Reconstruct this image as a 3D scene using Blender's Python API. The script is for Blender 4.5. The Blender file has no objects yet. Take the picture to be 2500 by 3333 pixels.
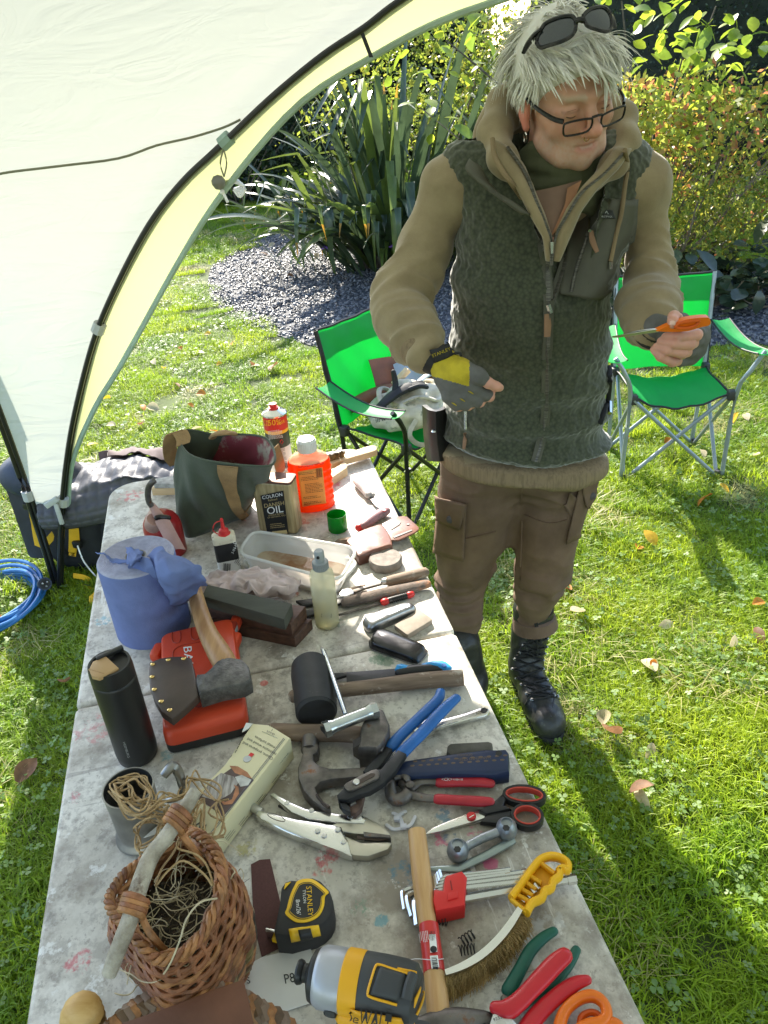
import bpy, bmesh, math, random
import numpy as np
from mathutils import Vector, Matrix, Euler
rnd = random.Random(7)
R_ = math.radians
C = bpy.context.scene.collection
SC = bpy.context.scene

# ------------------------------------------------------------------ camera
HC = 1.78                        # phone height
FPX, CX, CY = 2513.6, 1250.0, 1666.5
_n = np.array([0.11391, -1.65707, -1.0]); _n /= np.linalg.norm(_n)
_up = -_n
_fw = np.array([0, 0, -1.0]); _fy = _fw - _fw.dot(_up) * _up; _fy /= np.linalg.norm(_fy)
_rx = np.cross(_fy, _up)
RW = np.array([_rx, _fy, _up])
cam_d = bpy.data.cameras.new('camera'); cam = bpy.data.objects.new('camera', cam_d); C.objects.link(cam)
cam_d.sensor_fit = 'VERTICAL'; cam_d.sensor_height = 36.0; cam_d.lens = 36.0 * FPX / 3333.0
cam_d.clip_start = 0.02; cam_d.clip_end = 500
_m = Matrix([[*RW[0], 0], [*RW[1], 0], [*RW[2], HC], [0, 0, 0, 1]])
cam.matrix_world = _m
SC.camera = cam

# ------------------------------------------------------------------ world, sun, exposure
SUN_EL, SUN_AZ = R_(33), math.atan2(0.974, -0.225)      # azimuth as angle in the ground plane
world = bpy.data.worlds.new("World"); SC.world = world; world.use_nodes = True
wn = world.node_tree.nodes; wl = world.node_tree.links
sky = wn.new('ShaderNodeTexSky'); sky.sky_type = 'NISHITA'; sky.sun_disc = False
sky.sun_elevation = SUN_EL; sky.sun_rotation = math.pi / 2 - SUN_AZ
bg = wn['Background']; wl.new(sky.outputs[0], bg.inputs[0]); bg.inputs[1].default_value = 0.15
sd = bpy.data.lights.new('sun', 'SUN'); sd.energy = 4.2; sd.angle = R_(0.5); sd.color = (1.0, 0.93, 0.81)
sun = bpy.data.objects.new('sun', sd); C.objects.link(sun)
sdir = Vector((math.cos(SUN_EL) * math.cos(SUN_AZ), math.cos(SUN_EL) * math.sin(SUN_AZ), math.sin(SUN_EL)))
sun.rotation_euler = sdir.to_track_quat('Z', 'Y').to_euler()
SC.view_settings.view_transform = 'Standard'; SC.view_settings.look = 'None'
SC.view_settings.exposure = 1.95; SC.view_settings.gamma = 1; SC.view_settings.use_curve_mapping = False
SC.cycles.max_bounces = 10; SC.cycles.transparent_max_bounces = 16; SC.cycles.caustics_reflective = False

# ------------------------------------------------------------------ helpers: measuring points on real planes
TZ = 0.74                        # table top height
K = {'D': (0, 0, 2500), 'A1': (0, 0, 900), 'A2': (800, 0, 900), 'A3': (1600, 0, 900), 'A4': (0, 1000, 900), 'A5': (800, 1100, 900),
     'A6': (1600, 1100, 900), 'B1': (250, 1300, 650), 'B2': (800, 1280, 700), 'B3': (250, 1900, 650), 'B4': (800, 1900, 700),
     'B5': (1000, 2150, 850), 'B6': (200, 2350, 750), 'B7': (800, 2750, 700), 'B8': (1250, 2500, 850)}
def ray(k, x, y):
    ox, oy, w = K[k]; s = w / 1659.0
    return RW @ np.array([(ox + x * s - CX) / FPX, -(oy + y * s - CY) / FPX, -1.0])
def on(k, x, y, z=TZ):           # the point at height z
    d = ray(k, x, y); return np.array([0, 0, HC]) + d * ((z - HC) / d[2])
def aty(k, x, y, Y):             # the point at ground distance Y
    d = ray(k, x, y); return np.array([0, 0, HC]) + d * (Y / d[1])
def ons(k, s, z=TZ):
    return [on(k, *map(float, q.split(',')), z) for q in s.split()]
def proj(p):
    q = RW.T @ (np.array(p) - np.array([0, 0, HC])); return CX + FPX * q[0] / -q[2], CY - FPX * q[1] / -q[2]
def height_at(base, k, x, y):    # height of a thing standing at base whose top shows at this sight line
    t = K[k][1] + y * K[k][2] / 1659.0
    lo, hi = base[2], base[2] + 2.5
    for _ in range(40):
        m = (lo + hi) / 2
        if proj((base[0], base[1], m))[1] > t: lo = m
        else: hi = m
    return lo

# ------------------------------------------------------------------ helpers: materials
MATS = {}
def mat(name, col, rough=0.5, metal=0.0, var=0.12, vs=12.0, bump=0.0, bs=60.0, transl=0.0, glass=0.0, ior=1.45, sheen=0.0,
        stretch=None, col2=None, spec=0.5, detail=4.0, tcol=None, alpha=1.0, kind='noise', lo=0.35, hi=0.65, coat=0.0, wear=None, bdist=0.002, ws=30.0, wt=0.62, sss=0.0):
    if name in MATS: return MATS[name]
    m = bpy.data.materials.new(name); MATS[name] = m; m.use_nodes = True
    nt = m.node_tree; n = nt.nodes; l = nt.links
    b = n['Principled BSDF']; out = n['Material Output']
    b.inputs['Roughness'].default_value = rough; b.inputs['Metallic'].default_value = metal
    b.inputs['Specular IOR Level'].default_value = spec; b.inputs['IOR'].default_value = ior
    if glass: b.inputs['Transmission Weight'].default_value = glass
    if sheen: b.inputs['Sheen Weight'].default_value = sheen
    if coat: b.inputs['Coat Weight'].default_value = coat
    if sss:
        b.inputs['Subsurface Weight'].default_value = sss; b.inputs['Subsurface Radius'].default_value = (.012, .004, .002); b.inputs['Subsurface Scale'].default_value = 0.6
    tc = n.new('ShaderNodeTexCoord'); mp = n.new('ShaderNodeMapping'); l.new(tc.outputs['Object'], mp.inputs['Vector'])
    if stretch: mp.inputs['Scale'].default_value = stretch
    if kind == 'voronoi':
        tx = n.new('ShaderNodeTexVoronoi'); tx.inputs['Scale'].default_value = vs; fac = tx.outputs['Distance']
    else:
        tx = n.new('ShaderNodeTexNoise'); tx.inputs['Scale'].default_value = vs; tx.inputs['Detail'].default_value = detail; tx.inputs['Roughness'].default_value = 0.6; fac = tx.outputs[0]
    l.new(mp.outputs[0], tx.inputs['Vector'])
    rp = n.new('ShaderNodeValToRGB'); l.new(fac, rp.inputs[0])
    c1 = tuple(max(0, c * (1 - var)) for c in col); c2 = col2 if col2 else tuple(min(1, c * (1 + var)) for c in col)
    rp.color_ramp.elements[0].position = lo; rp.color_ramp.elements[1].position = hi
    rp.color_ramp.elements[0].color = (*c1, 1); rp.color_ramp.elements[1].color = (*c2, 1)
    cout = rp.outputs[0]
    if wear:                      # scuffed or dirty spots of another colour
        t2 = n.new('ShaderNodeTexNoise'); t2.inputs['Scale'].default_value = ws; t2.inputs['Detail'].default_value = 6; t2.inputs['Roughness'].default_value = .65
        l.new(tc.outputs['Object'], t2.inputs['Vector'])
        r2 = n.new('ShaderNodeValToRGB'); r2.color_ramp.elements[0].position = wt; r2.color_ramp.elements[1].position = wt + .08
        l.new(t2.outputs[0], r2.inputs[0])
        mx = n.new('ShaderNodeMix'); mx.data_type = 'RGBA'; l.new(r2.outputs[0], mx.inputs[0]); l.new(cout, mx.inputs[6]); mx.inputs[7].default_value = (*wear, 1); cout = mx.outputs[2]
    l.new(cout, b.inputs['Base Color'])
    if bump:
        t3 = n.new('ShaderNodeTexNoise') if kind != 'voronoi' else n.new('ShaderNodeTexVoronoi')
        t3.inputs['Scale'].default_value = bs; l.new(mp.outputs[0], t3.inputs['Vector'])
        bp = n.new('ShaderNodeBump'); bp.inputs['Strength'].default_value = bump; bp.inputs['Distance'].default_value = bdist
        l.new(t3.outputs[0], bp.inputs['Height']); l.new(bp.outputs[0], b.inputs['Normal'])
    if transl:
        tb = n.new('ShaderNodeBsdfTranslucent'); ms = n.new('ShaderNodeMixShader'); ms.inputs[0].default_value = transl
        if tcol: tb.inputs[0].default_value = (*tcol, 1)
        else: l.new(cout, tb.inputs[0])
        l.new(b.outputs[0], ms.inputs[1]); l.new(tb.outputs[0], ms.inputs[2]); l.new(ms.outputs[0], out.inputs[0])
    if alpha < 1: b.inputs['Alpha'].default_value = alpha
    return m
def clear_plastic(name, col, amount, rough=0.15, var=.05, gain=1.0):     # thin milky plastic: part see-through, part translucent film
    if name in MATS: return MATS[name]
    m = mat(name, col, rough=rough, transl=.45, var=var)
    nt = m.node_tree; n = nt.nodes; l = nt.links; out = n['Material Output']; src = out.inputs[0].links[0].from_socket
    tr = n.new('ShaderNodeBsdfTransparent'); tr.inputs[0].default_value = (*[min(1, c * gain) for c in col], 1)
    ms = n.new('ShaderNodeMixShader'); ms.inputs[0].default_value = amount
    l.new(src, ms.inputs[1]); l.new(tr.outputs[0], ms.inputs[2]); l.new(ms.outputs[0], out.inputs[0]); return m
def wood(name, c1, c2, rough=0.55, along=(2.5, 30, 30), vs=3.0, wear=None, wt=.6):
    return mat(name, c1, rough=rough, var=0, col2=c2, stretch=along, vs=vs, detail=6, bump=.25, bs=vs * 2, lo=.3, hi=.7, wear=wear, wt=wt)

# ------------------------------------------------------------------ helpers: shapes are (verts, faces)
def merge(*sh):
    V = []; F = []
    for v, f in sh:
        o = len(V); V += [tuple(p) for p in v]; F += [tuple(i + o for i in q) for q in f]
    return V, F
def xf(sh, M):
    return [tuple(M @ Vector(p)) for p in sh[0]], sh[1]
def tr(sh, x=0, y=0, z=0, rz=0, rx=0, ry=0):
    return xf(sh, Matrix.Translation((x, y, z)) @ Euler((rx, ry, rz)).to_matrix().to_4x4())
def bm_out(bm):
    bm.verts.index_update(); r = [tuple(v.co) for v in bm.verts], [tuple(v.index for v in f.verts) for f in bm.faces]; bm.free(); return r
def box(sx, sy, sz, cx=0, cy=0, cz=0, bev=0.0, seg=2, taper=1.0):
    bm = bmesh.new(); bmesh.ops.create_cube(bm, size=1)
    for v in bm.verts:
        t = taper if v.co.z > 0 else 1
        v.co = Vector((v.co.x * sx * t, v.co.y * sy * t, v.co.z * sz))
    if bev: bmesh.ops.bevel(bm, geom=bm.edges[:], offset=bev, segments=seg, profile=.5, affect='EDGES')
    for v in bm.verts: v.co += Vector((cx, cy, cz))
    return bm_out(bm)
def lathe(prof, n=32, cx=0, cy=0, cz=0, cap=True, sx=1, sy=1):
    V = []; F = []; m = len(prof)
    for (r, z) in prof:
        for i in range(n):
            a = 2 * math.pi * i / n; V.append((cx + r * sx * math.cos(a), cy + r * sy * math.sin(a), cz + z))
    for j in range(m - 1):
        for i in range(n):
            k = (i + 1) % n; F.append((j * n + i, j * n + k, (j + 1) * n + k, (j + 1) * n + i))
    if cap: F.append(tuple(range(n - 1, -1, -1))); F.append(tuple((m - 1) * n + i for i in range(n)))
    return V, F
def smooth_path(pts, k=4):
    P = [np.array(p, float) for p in pts]
    if len(P) < 3 or k < 2: return P
    out = []
    for i in range(len(P) - 1):
        p0 = P[max(i - 1, 0)]; p1 = P[i]; p2 = P[i + 1]; p3 = P[min(i + 2, len(P) - 1)]
        for j in range(k):
            t = j / k
            out.append(.5 * (2 * p1 + (p2 - p0) * t + (2 * p0 - 5 * p1 + 4 * p2 - p3) * t * t + (3 * p1 - p0 - 3 * p2 + p3) * t ** 3))
    out.append(P[-1]); return out
def tube(pts, r, n=8, k=1, sq=1.0, cap=True, up=(0, 0, 1), rnd_end=False):   # sq = height/width of the section
    pts = [np.array(p, float) for p in pts]
    if k > 1:
        if not np.isscalar(r):
            rr = smooth_path([(float(a),) * 3 for a in r], k); r = [max(1e-4, a[0]) for a in rr]
        pts = smooth_path(pts, k)
    m = len(pts); r = [r] * m if np.isscalar(r) else list(r)
    if rnd_end:                   # domed ends
        d0 = pts[0] - pts[1]; d0 /= np.linalg.norm(d0) + 1e-9; d1 = pts[-1] - pts[-2]; d1 /= np.linalg.norm(d1) + 1e-9
        pts = [pts[0] + d0 * r[0] * .8, pts[0] + d0 * r[0] * .5] + pts + [pts[-1] + d1 * r[-1] * .5, pts[-1] + d1 * r[-1] * .8]
        r = [r[0] * .4, r[0] * .82] + r + [r[-1] * .82, r[-1] * .4]; m = len(pts)
    V = []; F = []; up0 = np.array(up, float)
    for i in range(m):
        t = pts[min(i + 1, m - 1)] - pts[max(i - 1, 0)]; L = np.linalg.norm(t); t = t / (L + 1e-12)
        s = np.cross(t, up0); L = np.linalg.norm(s)
        if L < 1e-3: s = np.cross(t, np.array([0, 1.0, 0.1])); L = np.linalg.norm(s)
        s /= L; q = np.cross(s, t)
        for j in range(n):
            a = 2 * math.pi * (j + .5) / n; V.append(tuple(pts[i] + s * math.cos(a) * r[i] + q * math.sin(a) * r[i] * sq))
    for i in range(m - 1):
        for j in range(n):
            k2 = (j + 1) % n; F.append((i * n + j, i * n + k2, (i + 1) * n + k2, (i + 1) * n + j))
    if cap: F.append(tuple(range(n - 1, -1, -1))); F.append(tuple((m - 1) * n + j for j in range(n)))
    return V, F
def slab(pts, thick, bev=0.001, k=1, seg=2, hole=None):  # outline in a level plane, thickened upward (points carry their z)
    pts = [np.array(p, float) for p in pts]
    if k > 1:
        P = pts; N = len(P); out = []
        for i in range(N):
            p0, p1, p2, p3 = P[i - 1], P[i], P[(i + 1) % N], P[(i + 2) % N]
            for j in range(k):
                t = j / k; out.append(.5 * (2 * p1 + (p2 - p0) * t + (2 * p0 - 5 * p1 + 4 * p2 - p3) * t * t + (3 * p1 - p0 - 3 * p2 + p3) * t ** 3))
        pts = out
    area = sum(pts[i - 1][0] * pts[i][1] - pts[i][0] * pts[i - 1][1] for i in range(len(pts)))
    if area < 0: pts = pts[::-1]
    bm = bmesh.new(); vs = [bm.verts.new(p) for p in pts]; f = bm.faces.new(vs)
    r = bmesh.ops.extrude_face_region(bm, geom=[f]); nv = [e for e in r['geom'] if isinstance(e, bmesh.types.BMVert)]
    for v in nv: v.co.z += thick
    if bev:
        es = [e for e in bm.edges if all(v in nv for v in e.verts)]
        bmesh.ops.bevel(bm, geom=es, offset=bev, segments=seg, profile=.5, affect='EDGES', clamp_overlap=True)
    bmesh.ops.recalc_face_normals(bm, faces=bm.faces[:])
    bmesh.ops.triangulate(bm, faces=[f for f in bm.faces if len(f.verts) > 4])
    return bm_out(bm)
def ring(outer, inner, thick, bev=0.0015):           # flat closed loop (scissor bows): matched outlines
    n = len(outer); a = np.array(outer); b = np.array(inner); V = []; F = []
    sec = [(a, 0), (a, thick - bev), (a + (b - a) * .12, thick), (b + (a - b) * .12, thick), (b, thick - bev), (b, 0)]
    for P, h in sec:
        for p in P: V.append((p[0], p[1], p[2] + h))
    m = len(sec)
    for s in range(m):
        for i in range(n):
            j = (i + 1) % n; s2 = (s + 1) % m; F.append((s * n + i, s * n + j, s2 * n + j, s2 * n + i))
    return V, F
def grid(fn, nu, nv, close_u=False):
    V = [tuple(fn(i / (nu if close_u else nu - 1), j / (nv - 1))) for j in range(nv) for i in range(nu)]
    F = []
    for j in range(nv - 1):
        for i in range(nu if close_u else nu - 1):
            k = (i + 1) % nu; F.append((j * nu + i, j * nu + k, (j + 1) * nu + k, (j + 1) * nu + i))
    return V, F
def solid(sh, t):                                     # gives a sheet thickness
    V = np.array([tuple(p) for p in sh[0]], float); n = np.zeros_like(V); E = {}; N = len(V)
    for f in sh[1]:
        f = list(f); m = np.cross(V[f[2 % len(f)]] - V[f[0]], V[f[-1]] - V[f[1]]) if len(f) > 3 else np.cross(V[f[1]] - V[f[0]], V[f[2]] - V[f[0]])
        for a, b in zip(f, f[1:] + f[:1]):
            n[a] += m
            if (b, a) in E: del E[(b, a)]
            else: E[(a, b)] = 1
    n /= np.linalg.norm(n, axis=1)[:, None] + 1e-12; W = V - n * t
    return [tuple(p) for p in V] + [tuple(p) for p in W], [tuple(f) for f in sh[1]] + [tuple(i + N for i in reversed(tuple(f))) for f in sh[1]] + [(b, a, a + N, b + N) for a, b in E]
def text(s, size, depth=0.0003, align='CENTER', bold=0.0, sx=1.0, spacing=1.0):
    cu = bpy.data.curves.new('t', 'FONT'); cu.body = s; cu.size = size; cu.extrude = depth / 2; cu.align_x = align; cu.align_y = 'CENTER'; cu.offset = bold; cu.resolution_u = 3; cu.space_character = spacing
    o = bpy.data.objects.new('t', cu); C.objects.link(o); me = bpy.data.meshes.new_from_object(o.evaluated_get(bpy.context.evaluated_depsgraph_get()))
    r = [(v.co.x * sx, v.co.y, v.co.z) for v in me.vertices], [tuple(p.vertices) for p in me.polygons]
    bpy.data.objects.remove(o); bpy.data.curves.remove(cu); bpy.data.meshes.remove(me); return r
def mkmesh(name, sh, m, smooth=True, sharp=40):
    me = bpy.data.meshes.new(name); me.from_pydata([tuple(map(float, v)) for v in sh[0]], [], sh[1])
    if m: me.materials.append(m)
    if smooth:
        me.polygons.foreach_set('use_smooth', [True] * len(me.polygons))
        if sharp < 180: me.set_sharp_from_angle(angle=R_(sharp))
    me.update(); return me

# ------------------------------------------------------------------ helpers: things and parts
def tag(o, label=None, cat=None, group=None, kind=None):
    for k, v in (('label', label), ('category', cat), ('group', group), ('kind', kind)):
        if v: o[k] = v
    return o
def thing(name, label, cat, loc=(0, 0, 0), rz=0.0, group=None):
    o = bpy.data.objects.new(name, None); C.objects.link(o); o.location = [float(q) for q in loc]; o.rotation_euler = (0, 0, rz); o.empty_display_size = .02
    o['_i'] = 1; del o['_i']
    return tag(o, label, cat, group)
def inv(o):
    return (Matrix.Translation(o.location) @ o.rotation_euler.to_matrix().to_4x4()).inverted()
def obj(name, sh, m, parent=None, root=None, smooth=True, sharp=40, fix=False):
    """root given: verts are world coordinates and are brought into root's frame; else they already are in the thing's frame"""
    if root is not None: sh = xf(sh, inv(root))
    if fix:
        me = bpy.data.meshes.new('t'); me.from_pydata([tuple(v) for v in sh[0]], [], sh[1]); bm = bmesh.new(); bm.from_mesh(me); bpy.data.meshes.remove(me)
        bmesh.ops.recalc_face_normals(bm, faces=bm.faces[:]); sh = bm_out(bm)
    o = bpy.data.objects.new(name, mkmesh(name, sh, m, smooth, sharp)); C.objects.link(o)
    if parent: o.parent = parent
    return o
def solo(name, sh, m, label, cat, group=None, sharp=40, base=None, rz=0.0):     # a thing that is one mesh; verts in world coordinates
    v = np.array([tuple(p) for p in sh[0]])
    b = base if base is not None else (v[:, 0].mean(), v[:, 1].mean(), v[:, 2].min())
    M = (Matrix.Translation([float(q) for q in b]) @ Matrix.Rotation(rz, 4, 'Z'))
    o = obj(name, xf(sh, M.inverted()), m, sharp=sharp); o.location = [float(q) for q in b]; o.rotation_euler = (0, 0, rz); return tag(o, label, cat, group)
def copy_tree(o, parent=None):
    c = o.copy(); C.objects.link(c); c.parent = parent
    for ch in o.children: copy_tree(ch, c)
    return c
def frame(a, b):                                     # heading from a to b
    return math.atan2(b[1] - a[1], b[0] - a[0])
def scatter(name, pts, rots, scl, idx, variants, kind='stuff'):      # one uncountable mass: geometry-node instances of a few meshes
    me = bpy.data.meshes.new(name); me.from_pydata([tuple(map(float, p)) for p in pts], [], [])
    a = me.attributes.new('rot', 'FLOAT_VECTOR', 'POINT'); a.data.foreach_set('vector', np.array(rots, np.float32).ravel())
    a = me.attributes.new('scl', 'FLOAT', 'POINT'); a.data.foreach_set('value', np.array(scl, np.float32))
    a = me.attributes.new('idx', 'INT', 'POINT'); a.data.foreach_set('value', np.array(idx, np.int32))
    o = bpy.data.objects.new(name, me); C.objects.link(o)
    col = bpy.data.collections.new(name + '_pieces')
    for i, (sh, m) in enumerate(variants):
        v = bpy.data.objects.new('%s_piece_%02d' % (name, i), mkmesh(name + '_piece', sh, m, True, 180)); col.objects.link(v)
    g = bpy.data.node_groups.new(name, 'GeometryNodeTree'); g.interface.new_socket('Geometry', in_out='INPUT', socket_type='NodeSocketGeometry'); g.interface.new_socket('Geometry', in_out='OUTPUT', socket_type='NodeSocketGeometry')
    N = g.nodes; L = g.links; gi = N.new('NodeGroupInput'); go = N.new('NodeGroupOutput'); ip = N.new('GeometryNodeInstanceOnPoints'); ci = N.new('GeometryNodeCollectionInfo')
    ci.inputs[0].default_value = col; ci.inputs[1].default_value = True; ci.inputs[2].default_value = True
    def na(nm, t):
        q = N.new('GeometryNodeInputNamedAttribute'); q.data_type = t; q.inputs[0].default_value = nm; return q.outputs[0]
    e = N.new('FunctionNodeEulerToRotation'); L.new(na('rot', 'FLOAT_VECTOR'), e.inputs[0])
    L.new(gi.outputs[0], ip.inputs['Points']); L.new(ci.outputs[0], ip.inputs['Instance']); ip.inputs['Pick Instance'].default_value = True
    L.new(na('idx', 'INT'), ip.inputs['Instance Index']); L.new(e.outputs[0], ip.inputs['Rotation']); L.new(na('scl', 'FLOAT'), ip.inputs['Scale']); L.new(ip.outputs[0], go.inputs[0])
    md = o.modifiers.new('scatter', 'NODES'); md.node_group = g
    return tag(o, kind=kind)
_ng = np.random.RandomState(5).rand(64, 64, 64).astype(np.float32)
def vnoise(p, s=1.0):                                 # smooth value noise, p (N,3)
    q = np.asarray(p, np.float64) * s + 1000.0; i = np.floor(q).astype(int); f = q - i; f = f * f * (3 - 2 * f); r = 0
    for dx in (0, 1):
        for dy in (0, 1):
            for dz in (0, 1):
                w = (f[:, 0] if dx else 1 - f[:, 0]) * (f[:, 1] if dy else 1 - f[:, 1]) * (f[:, 2] if dz else 1 - f[:, 2])
                r = r + w * _ng[(i[:, 0] + dx) % 64, (i[:, 1] + dy) % 64, (i[:, 2] + dz) % 64]
    return r - .5
# ================================================================== SETTING
rs = np.random.RandomState(3)
# ---- ground
m_soil = mat('soil_green', (0.055, 0.075, 0.02), rough=.95, vs=3, var=.45, bump=.5, bs=30)
g0 = obj('lawn_ground', grid(lambda u, v: (-60 + 120 * u, -20 + 120 * v, 0), 41, 41), m_soil, smooth=False); tag(g0, kind='structure')
GP = [(450, 612), (462, 575), (530, 532), (600, 505), (700, 478), (850, 500), (1100, 560), (1400, 575), (1700, 590), (1900, 620), (1900, 800), (1700, 752), (1590, 745), (1450, 762), (1200, 790), (950, 782), (850, 762), (760, 757), (690, 752), (600, 726), (530, 700), (490, 682), (456, 645)]
GP = [on('D', x, y, 0)[:2] for x, y in GP]
gp = smooth_path([(p[0], p[1], 0) for p in GP] + [(GP[0][0], GP[0][1], 0)], 4)[:-1]
gpa = np.array(gp)[:, :2]
def inside(poly, p):
    x, y = p[:, 0], p[:, 1]; r = np.zeros(len(p), bool); j = len(poly) - 1
    for i in range(len(poly)):
        xi, yi = poly[i]; xj, yj = poly[j]
        r ^= ((yi > y) != (yj > y)) & (x < (xj - xi) * (y - yi) / (yj - yi + 1e-12) + xi); j = i
    return r
m_grav = mat('slate_bed', (0.06, 0.063, 0.07), rough=.8, vs=40, var=.5, bump=.6, bs=60)
bed = obj('gravel_path', slab([(p[0], p[1], .003) for p in gp], .004, 0), m_grav, smooth=False); tag(bed, kind='structure')
# slate chips
def chip(r):
    n = 6; a = np.sort(r.rand(n)) * 2 * math.pi; w = .7 + .5 * r.rand(n); V = [(math.cos(t) * k, math.sin(t) * k * .7, 0) for t, k in zip(a, w)] + [(math.cos(t) * k * .8, math.sin(t) * k * .5, .3 + .1 * r.rand()) for t, k in zip(a, w)]
    return V, [tuple(range(n, 2 * n))] + [(i, (i + 1) % n, n + (i + 1) % n, n + i) for i in range(n)]
m_slate = [mat('slate_%d' % i, c, rough=.42, var=.25, vs=5) for i, c in enumerate([(.115, .112, .115), (.16, .155, .155), (.075, .073, .075), (.20, .19, .18)])]
pb = np.array([gpa.min(0), gpa.max(0)]); q = pb[0] + (pb[1] - pb[0]) * rs.rand(60000, 2); q = q[inside(gpa, q)]
q = q[(q[:, 0] > -1.9) & (q[:, 0] < 4.2)][:22000]
nq = len(q)
scatter('slate_chips', np.c_[q, np.full(nq, .006) + rs.rand(nq) * .012], np.c_[rs.randn(nq, 2) * .45, rs.rand(nq) * 6.3], .011 + .013 * rs.rand(nq) ** 2, rs.randint(0, 8, nq), [(chip(rs), m_slate[i % 4]) for i in range(8)])

# ---- grass: tufts instanced over the lawn
def blades(r, n, area, hmin, hmax, lay, w=.0012):
    V = []; F = []
    for i in range(n):
        x, y = (r.rand(2) - .5) * area; a = r.rand() * 6.283; h = hmin + (hmax - hmin) * r.rand() ** 1.3; le = lay * (.3 + r.rand()); ww = w * (.7 + .8 * r.rand())
        dx, dy = math.cos(a), math.sin(a); sx, sy = -dy * ww, dx * ww; o = len(V)
        for k, (t, g) in enumerate(((0, 1), (.45, .95), (.8, .6))):
            b = le * t * t * h; z = h * t * (1 - .35 * le * t); V += [(x + dx * b - sx * g, y + dy * b - sy * g, z), (x + dx * b + sx * g, y + dy * b + sy * g, z)]
        b = le * h; V.append((x + dx * b, y + dy * b, h * (1 - .42 * le)))
        F += [(o, o + 1, o + 3, o + 2), (o + 2, o + 3, o + 5, o + 4), (o + 4, o + 5, o + 6)]
    return V, F
def grass_mat(name, c, c2):
    m = mat(name, c, rough=.45, transl=.58, var=0, col2=c2, vs=1.5, spec=.5, tcol=None)
    nt = m.node_tree; n = nt.nodes; l = nt.links                      # lawn patches: colour by place on the lawn
    ge = n.new('ShaderNodeNewGeometry'); tx = [k for k in n if k.type == 'TEX_NOISE'][0]; l.new(ge.outputs['Position'], tx.inputs['Vector']); return m
mg = [grass_mat('grass_a', (.27, .42, .018), (.42, .50, .03)), grass_mat('grass_b', (.18, .32, .018), (.31, .42, .03)), grass_mat('grass_c', (.46, .44, .16), (.55, .5, .22))]
var = [(blades(rs, 950, .27, .02, .05, .9), mg[0]), (blades(rs, 950, .27, .018, .045, 1.1), mg[1]), (blades(rs, 850, .27, .022, .06, .9), mg[0]), (blades(rs, 850, .27, .022, .056, 1.2), mg[1]), (blades(rs, 260, .27, .03, .075, 1.5), mg[2])]
pts = []; rot = []; scl = []; idx = []
def visible(x, y, pad=500):
    px, py = proj((x, y, 0)); return -pad < px < 2500 + pad and py < 3333 + pad
y = .15
while y < 15.5:
    st = .14 if y < 2.4 else .17 if y < 4 else .22 if y < 8 else .3
    x = -9.0
    while x < 8:
        X, Y = x + (rs.rand() - .5) * st, y + (rs.rand() - .5) * st
        if visible(X, Y) :
            pts.append((X, Y, -.004)); rot.append((rs.randn() * .08, rs.randn() * .08, rs.rand() * 6.3)); scl.append((.8 + .5 * rs.rand()) * (1 if y < 8 else 1.3)); idx.append(rs.choice([0, 1, 2, 3, 4], p=[.3, .25, .2, .15, .1]))
        x += st
    y += st
pts = np.array(pts); ins = inside(gpa, pts[:, :2]); keep = ~ins
pk = pts[keep]; scatter('grass', pk, np.array(rot)[keep], np.array(scl)[keep], np.array(idx)[keep], var)
# clover and small weeds among the blades
def clover(r):
    V = []; F = []
    for i in range(26):
        x, y = (r.rand(2) - .5) * .22; z = .012 + .025 * r.rand(); a0 = r.rand() * 6.3; s = .005 + .006 * r.rand(); tl = r.randn(2) * .25
        for k in range(3):
            a = a0 + k * 2.09; o = len(V); c, q_ = math.cos(a), math.sin(a)
            for (u, v) in ((0, 0), (.6, -.55), (1.15, -.4), (1.15, .4), (.6, .55)):
                X, Y = s * (u * c - v * q_), s * (u * q_ + v * c); V.append((x + X, y + Y, z + X * tl[0] + Y * tl[1]))
            F.append((o, o + 1, o + 2, o + 3, o + 4))
    return V, F
mcl = mat('clover_leaf', (.16, .25, .07), rough=.5, transl=.35, spec=.35, var=.3, vs=20)
ncl = len(pk); sel = rs.rand(ncl) < .6; pc = pk[sel]; pc = pc[pc[:, 1] < 9]
scatter('clover', pc + np.c_[np.zeros((len(pc), 2)), np.full(len(pc), .006)], np.c_[np.zeros((len(pc), 2)), rs.rand(len(pc)) * 6.3], .8 + .5 * rs.rand(len(pc)), rs.randint(0, 3, len(pc)), [(clover(rs), mcl) for i in range(3)])

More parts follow.
